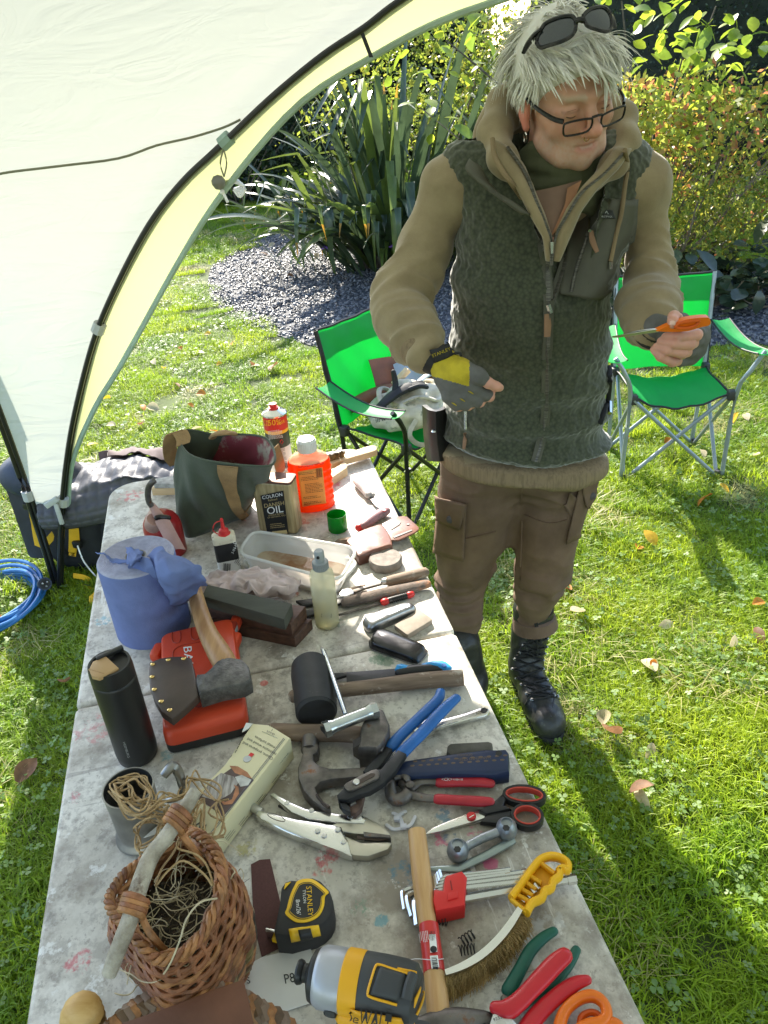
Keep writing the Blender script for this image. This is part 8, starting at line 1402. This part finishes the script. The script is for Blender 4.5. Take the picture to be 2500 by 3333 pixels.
t = new('claw_hammer', 'steel claw hammer with a dimpled dark blue rubber grip', 'hammer', T('D', 850, 1670)); sl('head', 'D', '651,1609 657,1602 684,1602 689,1609 686,1623 677,1629 678,1641 690,1652 714,1658 790,1655 792,1676 716,1682 692,1688 681,1700 687,1716 701,1729 713,1737 714,1748 699,1745 675,1729 655,1707 644,1680 643,1655 650,1636 653,1624', .028, .022, S_dark, t, t, .005, 1); sl('shank', 'D', '780,1655 865,1652 865,1676 780,1677', .025, .013, S_dark, t, t, .004); obj('claw_gap', tube(path('D', '684,1716 698,1736 710,1745', .029), .0022, 6), mat('hole_dark', (.05, .03, .02)), t, t); tb_('striking_face', 'D', '669,1622 670,1598', .017, [.0145, .0165], S_dark, t, t, 20, 1, 1, False)
m_bg = mat('rubber_navy', (.012, .022, .06), rough=.45, var=.15, wear=(.06, .07, .09), ws=60, wt=.66); gpz = sl('grip', 'B5', '548,705 575,655 620,630 900,600 1130,570 1262,556 1282,580 1287,640 1285,700 1200,712 900,718 680,724 560,722', .030, .028, m_bg, t, t, .010, 1)
for i in range(12):
    for j in (0, 1): x = 668 + 52 * i + 18 * j; y = (668 if j == 0 else 640) - 3.4 * i; obj('grip_dimple', tr(lathe([(.0026, 0), (.0018, .0004)], 10, sx=1.5, sy=.8), *(inv(t) @ Vector(T('B5', x, y, .0301)))), mat('dimple_brown', (.12, .085, .06), rough=.8), t)
obj('hang_hole', tr(lathe([(.0055, 0), (.0055, .0005)], 14), *(inv(t) @ Vector(T('B5', 1217, 590, .0301)))), P_blk, t); gbv = wb(gpz, t); obj('lettering', merge(ptext(gbv, 'B5', 'HARDENED STEEL', 1060, 622, 26, 176, .0004), ptext(gbv, 'B5', 'GOODELL', 1000, 600, 22, 178, .0004)), mat('dimple_brown', (.12, .085, .06)), t, t, sharp=180)
t = new('pin_hammer', 'small hammer with a pale wooden handle and red label lying towards the front edge', 'hammer', T('B8', 280, 1000)); obj('handle', tube(path('B8', '208,402 225,560 248,760 275,980 305,1200 330,1400 350,1600', [.03, .027, .024, .022, .022, .022, .022]), [.0135, .0142, .0142, .0122, .0128, .0142, .0148], 16, 4, sq=.9), wood('wood_hammer', (.50, .27, .10), (.66, .42, .19), .4, (26, 2.2, 26)), t, t); obj('red_label', tube(path('B8', '284,1000 295,1100 308,1200 320,1305', [.022] * 4), [.0134, .0136, .0138, .0142], 20, 2, sq=.92), mat('label_red', (.60, .035, .03), rough=.3, var=.04), t, t); tb_('head', 'B8', '190,1665 330,1640 480,1615 650,1600', .022, [.012, .0165, .0165, .010], S_dark, t, t, 14, 2)
hb_ = bvh_of(tube(path('B8', '284,1000 295,1100 308,1200 320,1305', [.022] * 4), [.0136, .0138, .0140, .0144], 20, 2, sq=.92)); lines(hb_, 'B8', 282, 1070, 70, 6, 10, 82, t, t, ink_w, 4, .001); obj('white_panel', solid(patch(hb_, 'B8', [(285, 1060), (325, 1058), (338, 1170), (295, 1175)], 4, 6, .0008), .0003), ink_w, t, t); lines(hb_, 'B8', 322, 1068, 60, 5, 8, 85, t, t, ink, 3, .0014); obj('white_panel', solid(patch(hb_, 'B8', [(293, 1195), (340, 1192), (352, 1280), (304, 1288)], 4, 6, .0008), .0003), ink_w, t, t); barcode(hb_, 'B8', 322, 1240, 70, 32, 82, t, t, ink, 9, .0016); obj('warning_face', tr(lathe([(.0045, 0), (.004, .0004)], 14), *(inv(t) @ Vector(onto(hb_, 'B8', 315, 1155, .0016)))), ink, t)
# ---- tube spanner with its bar
t = new('tube_spanner', 'shiny tube spanner with a long steel bar across the mallet handle and lump hammer', 'spanner', T('B4', 800, 1050)); m_zn = mat('zinc', (.58, .62, .64), rough=.25, metal=1, var=.12, vs=25, wear=(.35, .36, .3), ws=60, wt=.64); tb_('tube', 'B4', '680,1098 800,1050 935,998', .062, .0112, m_zn, t, t, 16, 1, 1, False)
for q in ('605,1128 645,1112', '965,985 1012,968'): tb_('hex_end', 'B4', q, .062, .0145, m_zn, t, t, 6, 1, 1, False)
for q in ('645,1112 690,1095', '925,1000 965,985'): tb_('taper', 'B4', q, .062, [.0135, .0112] if q[0] == '6' else [.0112, .0135], m_zn, t, t, 12, 1, 1, False)
obj('bar', tube([T('B4', 583, 480, .052), T('B4', 592, 510, .053), T('B4', 600, 520, .053), T('B4', 772, 1010, .065)], [.0012, .0035, .0046, .0046], 12), m_zn, t, t); tb_('socket_hole', 'B4', '603,1130 606,1127', .062, .009, P_blk, t, t, 6, 1, 1, False)
# ---- pliers
m_pb = mat('grip_blue', (.015, .12, .40), rough=.4, var=.12, vs=20, bump=.2, bs=200); t = new('water_pump_pliers', 'big water pump pliers with royal blue dipped handles and black steel jaws', 'pliers', T('B5', 550, 560)); obj('grip', tube(path('B5', '848,198 835,240 780,300 690,385 600,470 535,545', [.045, .045, .042, .038, .034, .03]), [.0085, .0098, .0105, .0105, .0105, .0112], 12, 4, sq=.7, rnd_end=True), m_pb, t, t); obj('grip', tube(path('B5', '948,238 900,280 820,360 730,460 650,540 600,590', [.05, .05, .046, .042, .038, .035]), [.009, .0103, .011, .0108, .0108, .0115], 12, 4, sq=.7, rnd_end=True), m_pb, t, t)
sl('arm', 'B5', '505,540 550,548 470,660 400,740 355,700 420,630', .034, .011, S_black, t, t, .002); sl('arm', 'B5', '575,565 630,590 560,700 480,780 400,830 330,850 260,880 200,880 192,850 240,800 330,745 420,690 470,690 520,630', .046, .011, S_black, t, t, .002); sl('slot_plate', 'B5', '235,800 250,775 410,695 450,695 458,730 440,750 290,820 250,820', .050, .004, S_dark, t, t, .001, 2); sl('slot', 'B5', '290,780 405,715 432,718 425,735 310,795', .0508, .001, mat('hole_dark', (.05, .03, .02)), t, t, 0); obj('pivot', tr(lathe([(.006, 0), (.005, .002)], 12), *(inv(t) @ Vector(T('B5', 312, 772, .050)))), S_, t)
sl('jaw', 'B5', '192,855 260,880 268,850 262,900 240,880 205,900 225,940 275,965 270,930 240,900 200,905', .04, .011, S_black, t, t, .001); sl('jaw', 'B5', '265,870 300,850 370,800 362,860 345,930 310,968 275,965 225,940 210,905 250,880', .030, .012, mat('jaw_rust', (.16, .105, .09), rough=.6, metal=.6, var=.3, vs=60), t, t, .002); sl('jaw_teeth', 'B5', '262,885 300,868 310,900 275,920', .034, .006, S_, t, t, .001)
t = new('carpenter_pincers', 'carpenter pincers with red dipped handles lying beside the scissors', 'pincers', T('B5', 700, 820)); tb_('grip', 'B5', '838,775 960,772 1090,772 1168,782', .014, [.0092, .0088, .0092, .0078], mat('grip_red', (.40, .02, .03), rough=.4, var=.12, vs=30, wear=(.2, .02, .03), ws=50, wt=.62), t, t, 12, 3, .75); g2 = tb_('grip', 'B5', '828,880 950,888 1080,895 1165,898', .014, [.0092, .0088, .0092, .0078], MATS['grip_red'], t, t, 12, 3, .75)
tb_('arm', 'B5', '838,775 770,768 710,775 665,805 625,830', .014, [.0065, .0068, .0072, .009, .01], S_dark, t, t, 10, 3, .8, False); tb_('arm', 'B5', '828,880 760,875 700,865 650,845 630,800 600,770', .013, [.0065, .0072, .008, .009, .009, .009], S_dark, t, t, 10, 3, .8, False)
tb_('jaw', 'B5', '640,845 600,878 558,882 535,850 530,800 540,755', .016, [.011, .011, .0105, .0105, .0095, .007], S_dark, t, t, 12, 3, 1.0, False); tb_('jaw', 'B5', '615,770 628,755 605,735 570,738 545,752', .020, [.008, .0085, .0085, .0075, .006], S_dark, t, t, 12, 3, 1.0, False); obj('pivot', tr(lathe([(.0078, 0), (.007, .004), (.0035, .0055), (.0005, .0058)], 16), *(inv(t) @ Vector(T('B5', 653, 795, .021)))), S_dark, t); pv_ = bvh_of(wsh(bpy.data.objects['grip'], t)) if False else None
gz_ = bvh_of(tube(path('B5', '838,775 960,772 1090,772 1168,782', .014), [.0092, .0088, .0092, .0078], 16, 3, .75)); obj('lettering', merge(ptext(gz_, 'B5', '<CK>', 888, 757, 24, 0, .0006, 1.2, .02), ptext(gz_, 'B5', '4108A 08', 958, 757, 16, 0, .0006)), ink_w, t, t, sharp=180)
t = new('locking_pliers', 'chrome locking pliers with a knurled screw lying in front of the claw hammer', 'pliers', T('D', 700, 1780)); sl('arm', 'D', '583,1715 592,1711 622,1730 660,1746 730,1757 784,1761 790,1770 786,1778 735,1776 668,1768 630,1754', .020, .010, S_bright, t, t, .003); sl('body', 'D', '558,1746 575,1752 640,1768 700,1776 738,1784 745,1800 752,1812 760,1846 735,1838 690,1822 620,1795 562,1768 552,1757', .019, .017, S_bright, t, t, .005); sl('lower_jaw', 'D', '738,1802 780,1820 838,1818 846,1822 838,1834 795,1849 765,1847 740,1838', .015, .012, mat('nickel', (.52, .49, .42), rough=.4, metal=1, var=.12), t, t, .002); sl('upper_jaw', 'D', '715,1782 765,1762 790,1764 830,1785 842,1800 844,1806 800,1802 765,1800 740,1795', .017, .012, MATS['nickel'], t, t, .002)
sl('jaw_teeth', 'D', '785,1796 842,1803 844,1809 786,1806', .019, .012, S_dark, t, t, .0005); sl('jaw_gap', 'D', '770,1803 784,1808 840,1812 820,1816 772,1812', .0155, .001, mat('hole_dark', (.05, .03, .02)), t, t, 0)
for x, y in ((620, 1735), (673, 1751), (757, 1764), (776, 1767), (686, 1795), (700, 1805), (730, 1792), (742, 1818)): obj('rivet', tr(lathe([(.0045, 0), (.004, .0012), (.001, .0016)], 12), *(inv(t) @ Vector(T('D', x, y, .0195)))), S_, t)
tb_('screw', 'D', '546,1744 552,1748 566,1754', .012, [.0075, .0078, .0065], S_, t, t, 12, 1, 1, False); obj('inner_link', slab(PS('D', '600,1738 690,1768 742,1778 700,1776 640,1762', .012, .006), .006, 0), S_black, t, t); obj('oval_stamp', tube([T('D', 575 + 22 * 1 + 20 * math.cos(a) * .95, 1765 + 6 * math.sin(a) + 6.5 * math.cos(a), .0193) for a in [i * .3142 for i in range(21)]], .0005, 4), S_dark, t, t)
# ---- spanners
t = new('adjustable_spanner', 'chrome adjustable spanner lying half under the blue handled pliers', 'spanner', T('B5', 950, 360)); sl('handle', 'B5', '800,395 860,372 1000,335 1095,300 1130,295 1155,308 1157,330 1140,345 1000,382 860,420 800,440', .010, .008, S_bright, t, t, .002, 1); sl('head', 'B5', '810,392 810,440 760,462 700,462 665,440 672,410 720,370 760,368', .013, .012, S_bright, t, t, .002, 1); sl('jaw_gap', 'B5', '668,408 700,398 735,402 735,418 690,428', .0135, .001, mat('hole_dark', (.05, .03, .02)), t, t, 0); obj('hang_hole', tr(lathe([(.006, 0), (.006, .0008)], 14), *(inv(t) @ Vector(T('B5', 1122, 319, .0098)))), S_black, t); sl('handle_panel', 'B5', '870,392 1070,330 1075,345 880,408', .0104, .0006, S_, t, t, 0)
t = new('bone_spanner', 'dumbbell shaped zinc bone spanner lying below the scissors', 'spanner', T('B5', 1110, 1140)); m_zg = mat('zinc_grey', (.33, .36, .39), rough=.4, metal=.8, var=.2, vs=40, bump=.15, bs=200); tb_('bar', 'B5', '990,1195 1110,1130 1235,1082', .017, .0068, m_zg, t, t, 10, 2)
for x, y in ((956, 1208), (1266, 1072)):
    obj('knob', tr(lathe([(.007, -.0165), (.0145, -.010), (.0165, 0), (.0145, .010), (.009, .0165), (.0085, .0165), (.0085, .013), (.001, .0125)], 18), *(inv(t) @ Vector(T('B5', x, y, .017)))), m_zg, t); obj('hex_hole', tr(lathe([(.0056, 0), (.0056, .0006)], 6), *(inv(t) @ Vector(T('B5', x - 2, y - 8, .0335)))), P_blk, t)
t = tb_('steel_bar', 'B8', '290,640 470,640 640,560 800,470 822,455', .007, [.0035, .0062, .0068, .0068, .006], mat('zinc_green', (.36, .42, .42), rough=.4, metal=.8, var=.2), None, None, 8, 1, .7, False); tag(t, 'flat grey green steel tommy bar lying below the bone spanner', 'bar')
# ---- scissors
t = new('scissors', 'big scissors with black and red plastic handles near the right table edge', 'scissors', T('B5', 1150, 980)); sl('blade', 'B5', '748,1104 800,1062 900,1018 1000,978 1090,948 1142,958 1125,1000 1060,1020 950,1052 850,1082', .009, .003, S_bright, t, t, .0008); sl('blade', 'B5', '752,1106 860,1070 1000,1035 1110,1008 1120,1018 1000,1045 860,1082', .005, .003, S_, t, t, .0008); m_sk = P_blk; m_sr = mat('plastic_brick', (.50, .06, .04), rough=.4)
def elps(k, cx, cy, rx, ry, ang, z, n=32, egg=0.0): c, s = math.cos(R_(ang)), math.sin(R_(ang)); return [T(k, cx + rx * math.cos(a) * c - ry * (1 + egg * math.cos(a)) * math.sin(a) * s, cy + rx * math.cos(a) * s + ry * (1 + egg * math.cos(a)) * math.sin(a) * c, z) for a in [2 * math.pi * i / n for i in range(n)]]
for cx, cy, rx, ry, ang in ((1378, 880, 140, 64, 5), (1397, 1012, 106, 78, 8)): obj('handle_bow', ring(elps('B5', cx, cy, rx, ry, ang, .004), elps('B5', cx, cy - 2, rx - 22, ry - 20, ang, .004), .012, .003), m_sk, t, t, fix=True); obj('bow_lining', ring(elps('B5', cx, cy - 3, rx - 20, ry - 18, ang, .006), elps('B5', cx, cy - 3, rx - 30, ry - 27, ang, .006), .0115, .002), m_sr, t, t, fix=True)
sl('handle_neck', 'B5', '1090,945 1190,885 1255,828 1270,870 1250,915 1300,938 1140,972', .015, .011, m_sk, t, t, .004, 1); sl('handle_neck', 'B5', '1098,1022 1140,980 1200,962 1345,945 1330,962 1300,985 1300,1050 1200,1032', .012, .009, m_sk, t, t, .003, 1); obj('screw', tr(lathe([(.0075, 0), (.0075, .0025), (.006, .004), (.0005, .0042)], 18), *(inv(t) @ Vector(T('B5', 1043, 993, .009)))), P_red, t); obj('screw_slot', tr(box(.009, .0014, .0006), *(inv(t) @ Vector(T('B5', 1045, 990, .0133))), rz=.5), S_bright, t)
solo('whetstone', slab(PS('B5', '885,575 890,535 910,520 1150,507 1176,515 1180,540 1172,572 1000,590 910,598', .020, .018), .018, .006), mat('stone_olive', (.10, .092, .078), rough=.8, var=.2, vs=40), 'small dark pebble shaped whetstone above the blue hammer grip', 'stone', base=None)
m_zt = mat('nylon_white', (.75, .75, .80), rough=.4, transl=.3)
for i, (s_, hd_) in enumerate((('505,1045 550,1072 620,1060 660,1040 685,992', (612, 1056)), ('545,970 580,985 600,1020 612,1060 590,1010 575,1000 600,970 625,960', (570, 1005)))): t = new('zip_tie', ['white cut zip tie curled on the table right of the locking pliers', 'smaller white zip tie loop touching the curled one'][i], 'zip tie', T('B5', 600, 1020)); tb_('strap', 'B5', s_, .005, .003, m_zt, t, t, 6, 4, .6); obj('head', tr(box(.010, .008, .007, bev=.001), *(inv(t) @ Vector(T('B5', *hd_, .006)))), m_zt, t)
# ---- hex keys
t = new('hex_key_set', 'red plastic holder with a fan of shiny hex keys', 'hex keys', T('B8', 450, 780)); m_hk = mat('holder_red', (.66, .025, .022), rough=.4, var=.05); sl('holder', 'B8', '375,775 385,695 395,680 495,650 527,688 518,790 512,868 440,885 330,906 312,840 318,770', .034, .030, m_hk, t, t, .003); sl('holder_tab', 'B8', '400,795 465,780 470,820 405,838', .037, .004, m_hk, t, t, .001); sl('holder_window', 'B8', '418,715 426,714 436,772 428,774', .0346, .0006, mat('red_deep', (.25, .01, .01)), t, t, 0)
for (y0, x1, y1, lx, ly, z, r_) in ((672, 805, 640, 352, 648, .030, .0022), (692, 800, 655, 340, 662, .028, .0026), (715, 908, 655, 328, 676, .026, .003), (738, 905, 685, 315, 692, .024, .0034), (762, 1000, 705, 306, 700, .022, .0038)): obj('hex_key', tube(path('B8', '%d,%d %d,%d %d,%d %d,%d' % (lx, ly, lx + 14, y0 - 5 + 28, lx + 42, y0 + 12, x1, y1), [z] * 4), r_, 6), S_bright, t, t); obj('key_tip', tube(path('B8', '%d,%d %d,%d' % (x1 - 34, y1 + 4, x1 - 4, y1), z + .0005), r_ * 1.25, 6), S_bright, t, t)
obj('hex_key', tube(path('B8', '420,840 515,828 700,795 900,760 1215,702', .014), .0062, 6), S_bright, t, t); obj('key_tip', tube(path('B8', '1165,712 1220,702', .015), .0072, 6), S_bright, t, t)
for s_, r_ in (('330,725 200,752 135,772 118,800 132,900', .0036), ('330,775 210,790 165,805 150,835 178,945', .0042), ('330,815 240,825 205,842 198,880 212,1002', .005)): obj('hex_key', tube(path('B8', s_, .012), r_, 6, 4), S_bright, t, t)
# ---- yellow wire brush
t = new('wire_brush', 'big wire brush with a yellow plastic handle and curved brass bristles', 'brush', T('B8', 750, 1000)); m_yb = mat('brush_yellow', (.85, .45, .012), rough=.4, var=.05)
def side_rail(s_, nm='handle_rail', r_=.0055, z=.034): obj(nm, tube(path('B8', s_, z), r_, 8, 3, sq=1.7), m_yb, t, t)
side_rail('808,830 880,730 955,625 1000,580 1060,562 1125,575 1168,610 1165,650 1130,640 1110,660'); side_rail('905,922 940,860 1000,830 1020,785 1062,765 1075,720 1112,690 1118,655'); sl('handle_floor', 'B8', '810,835 960,640 1020,610 1090,650 1110,680 1060,740 1000,810 930,860 890,910', .028, .008, mat('brush_yellow_deep', (.70, .34, .01), rough=.5), t, t, .001)
for a_, c_ in (((985, 598), (1085, 672)), ((930, 690), (1000, 735)), ((900, 730), (965, 775)), ((870, 770), (945, 815)), ((842, 806), (920, 850)), ((808, 835), (905, 920))): obj('cross_rib', tube([T('B8', *a_, .033), T('B8', *c_, .033)], .003, 6, sq=2.0), m_yb, t, t)
for a_, c_ in (((960, 735), (985, 772)), ((935, 758), (962, 795)), ((905, 790), (935, 825)), ((875, 830), (900, 850))): obj('steel_tang', tube([T('B8', *a_, .031), T('B8', *c_, .031)], .003, 6), S_bright, t, t)
spn = path('B8', '860,875 790,975 720,1065 640,1145 560,1205 470,1255 385,1290', .032); dl = path('B8', '885,905 825,1010 752,1105 672,1185 590,1245 490,1295 395,1325', .032); spn = smooth_path(spn, 4); dl = smooth_path(dl, 4); obj('spine', solid(([tuple(p) for a_, c_ in zip(spn, dl) for p in (a_, c_)], [(2 * i, 2 * i + 1, 2 * i + 3, 2 * i + 2) for i in range(len(spn) - 1)]), .004), S_bright, t, t)
sh = []; low = smooth_path(path('B8', '935,1010 880,1120 800,1235 700,1320 600,1390 480,1450 400,1475', .006), 4)
for i in range(3600):
    u = rnd.random() * (len(dl) - 1.001); k = int(u); f_ = u - k; w_ = rnd.random(); a_ = dl[k] * (1 - f_) + dl[k + 1] * f_; s0 = spn[k] * (1 - f_) + spn[k + 1] * f_; p = s0 * (1 - w_) * .7 + a_ * (.3 + .7 * w_) + np.array([0, 0, -.004]); e = low[k] * (1 - f_) + low[k + 1] * f_; e = p + (e - a_) * rnd.uniform(.55, 1.08) + np.array([rnd.gauss(0, .003), rnd.gauss(0, .003), rnd.uniform(-.006, .014) * (1 if w_ > .5 else .2)]); e[2] = max(e[2], TZ + .002); m1 = (p + e) / 2 + np.array([rnd.gauss(0, .002), rnd.gauss(0, .002), rnd.gauss(.001, .002)]); sh.append(tube([p, m1, e], .00038, 3, cap=False))
obj('bristles', merge(*sh), mat('brass_wire', (.46, .31, .12), rough=.4, metal=.5, var=.3, vs=30), t, t, sharp=180)['kind'] = 'stuff'
# ---- front right: green pliers, red secateurs, orange scissors, springs
t = new('pliers', 'pliers with dark green dipped handles partly under the red secateurs', 'pliers', T('B8', 950, 1300)); m_gg = mat('grip_green', (.006, .10, .068), rough=.4, var=.1); tb_('grip', 'B8', '1080,1035 1010,1080 930,1160 870,1270 820,1360 790,1415', .016, [.0062, .0075, .0082, .0085, .009, .0095], m_gg, t, t, 12, 4, .75); tb_('grip', 'B8', '1222,1155 1180,1230 1110,1320 1030,1390 950,1440 870,1490', .014, [.0062, .0075, .0082, .0085, .009, .0095], m_gg, t, t, 12, 4, .75); sl('jaw', 'B8', '770,1410 800,1420 790,1470 760,1490 740,1450', .018, .012, S_dark, t, t, .002)
t = new('secateurs', 'secateurs with bright red handles at the front right corner', 'secateurs', T('B8', 880, 1500)); m_sr2 = mat('grip_bright_red', (.55, .018, .028), rough=.32, var=.05); tb_('handle', 'B8', '1150,1190 1085,1245 1000,1335 920,1420 850,1490 780,1535 705,1522', .034, [.0105, .0118, .0118, .011, .0112, .0118, .008], m_sr2, t, t, 14, 4, .7); tb_('handle', 'B8', '1292,1345 1225,1365 1150,1410 1080,1465 1010,1530 940,1610 890,1690', .026, [.0062, .0085, .0095, .0098, .0102, .0108, .011], m_sr2, t, t, 14, 4, .75)
sl('metal_body', 'B8', '640,1720 690,1560 720,1535 790,1560 850,1625 880,1720', .036, .012, mat('alloy_white', (.62, .63, .64), rough=.35, metal=.7), t, t, .003); sl('spring_cover', 'B8', '650,1540 690,1545 640,1640 600,1640', .03, .014, P_blk, t, t, .002); sbb = bvh_of(slab(PS('B8', '640,1720 690,1560 720,1535 790,1560 850,1625 880,1720', .036, .012), .012, 0)); obj('lettering', merge(ptext(sbb, 'B8', '9233', 722, 1592, 30, -20, .0005)), m_it, t, t, sharp=180); obj('bolt', tr(lathe([(.008, 0), (.007, .004), (.0005, .0042)], 16), *(inv(t) @ Vector(T('B8', 745, 1650, .036)))), S_, t)
t = new('scissors', 'orange handled scissors cut off by the bottom right corner of the picture', 'scissors', T('B8', 1300, 1620)); obj('finger_loop', tube(path('B8', '1110,1720 1125,1600 1170,1520 1250,1462 1330,1450 1395,1495 1415,1570 1380,1620 1300,1640 1240,1680', .024), [.009, .0075, .0068, .0068, .0068, .0068, .007, .0075, .008, .009], 12, 4, sq=1.4), P_or, t, t); obj('finger_loop', tube(path('B8', '1360,1720 1390,1640 1450,1625 1500,1660 1510,1760', .02), .007, 12, 4, sq=1.4), P_or, t, t); obj('inner_lip', tube(path('B8', '1240,1680 1250,1590 1300,1555 1350,1560 1385,1600', .018), .004, 8, 4), MATS['plastic_orange_deep'], t, t)
for i, (x, y, n_, ang, lab) in enumerate(((355, 962, 5, -15, 'small coil spring beside the hammer handle below the hex keys'), (530, 1078, 4, 30, 'small stretched coil spring above the curved brush spine'), (528, 1152, 5, 5, 'small coil spring lying closest to the brush spine'))):
    c = T('B8', x, y, .006); L = .022; P_ = [c + np.array([math.cos(R_(ang)) * (s_ - .5) * L - 0, math.sin(R_(ang)) * (s_ - .5) * L, 0]) + .0062 * np.array([-math.sin(R_(ang)) * math.cos(6.283 * n_ * s_), math.cos(R_(ang)) * math.cos(6.283 * n_ * s_), math.sin(6.283 * n_ * s_)]) for s_ in np.linspace(0, 1, n_ * 12)]
    solo('coil_spring', tube(P_, .0008, 5), S_black, lab, 'spring', 'loose coil springs')
t = new('thread', 'thin white cotton thread lying across the hammer label', 'thread', T('B8', 300, 1215, .036)); obj('strand', tube(path('B8', '120,1230 200,1212 300,1218 380,1212', [.01, .03, .037, .03]), .0005, 4, 4), mat('cord_white', (.8, .8, .83)), t, t)
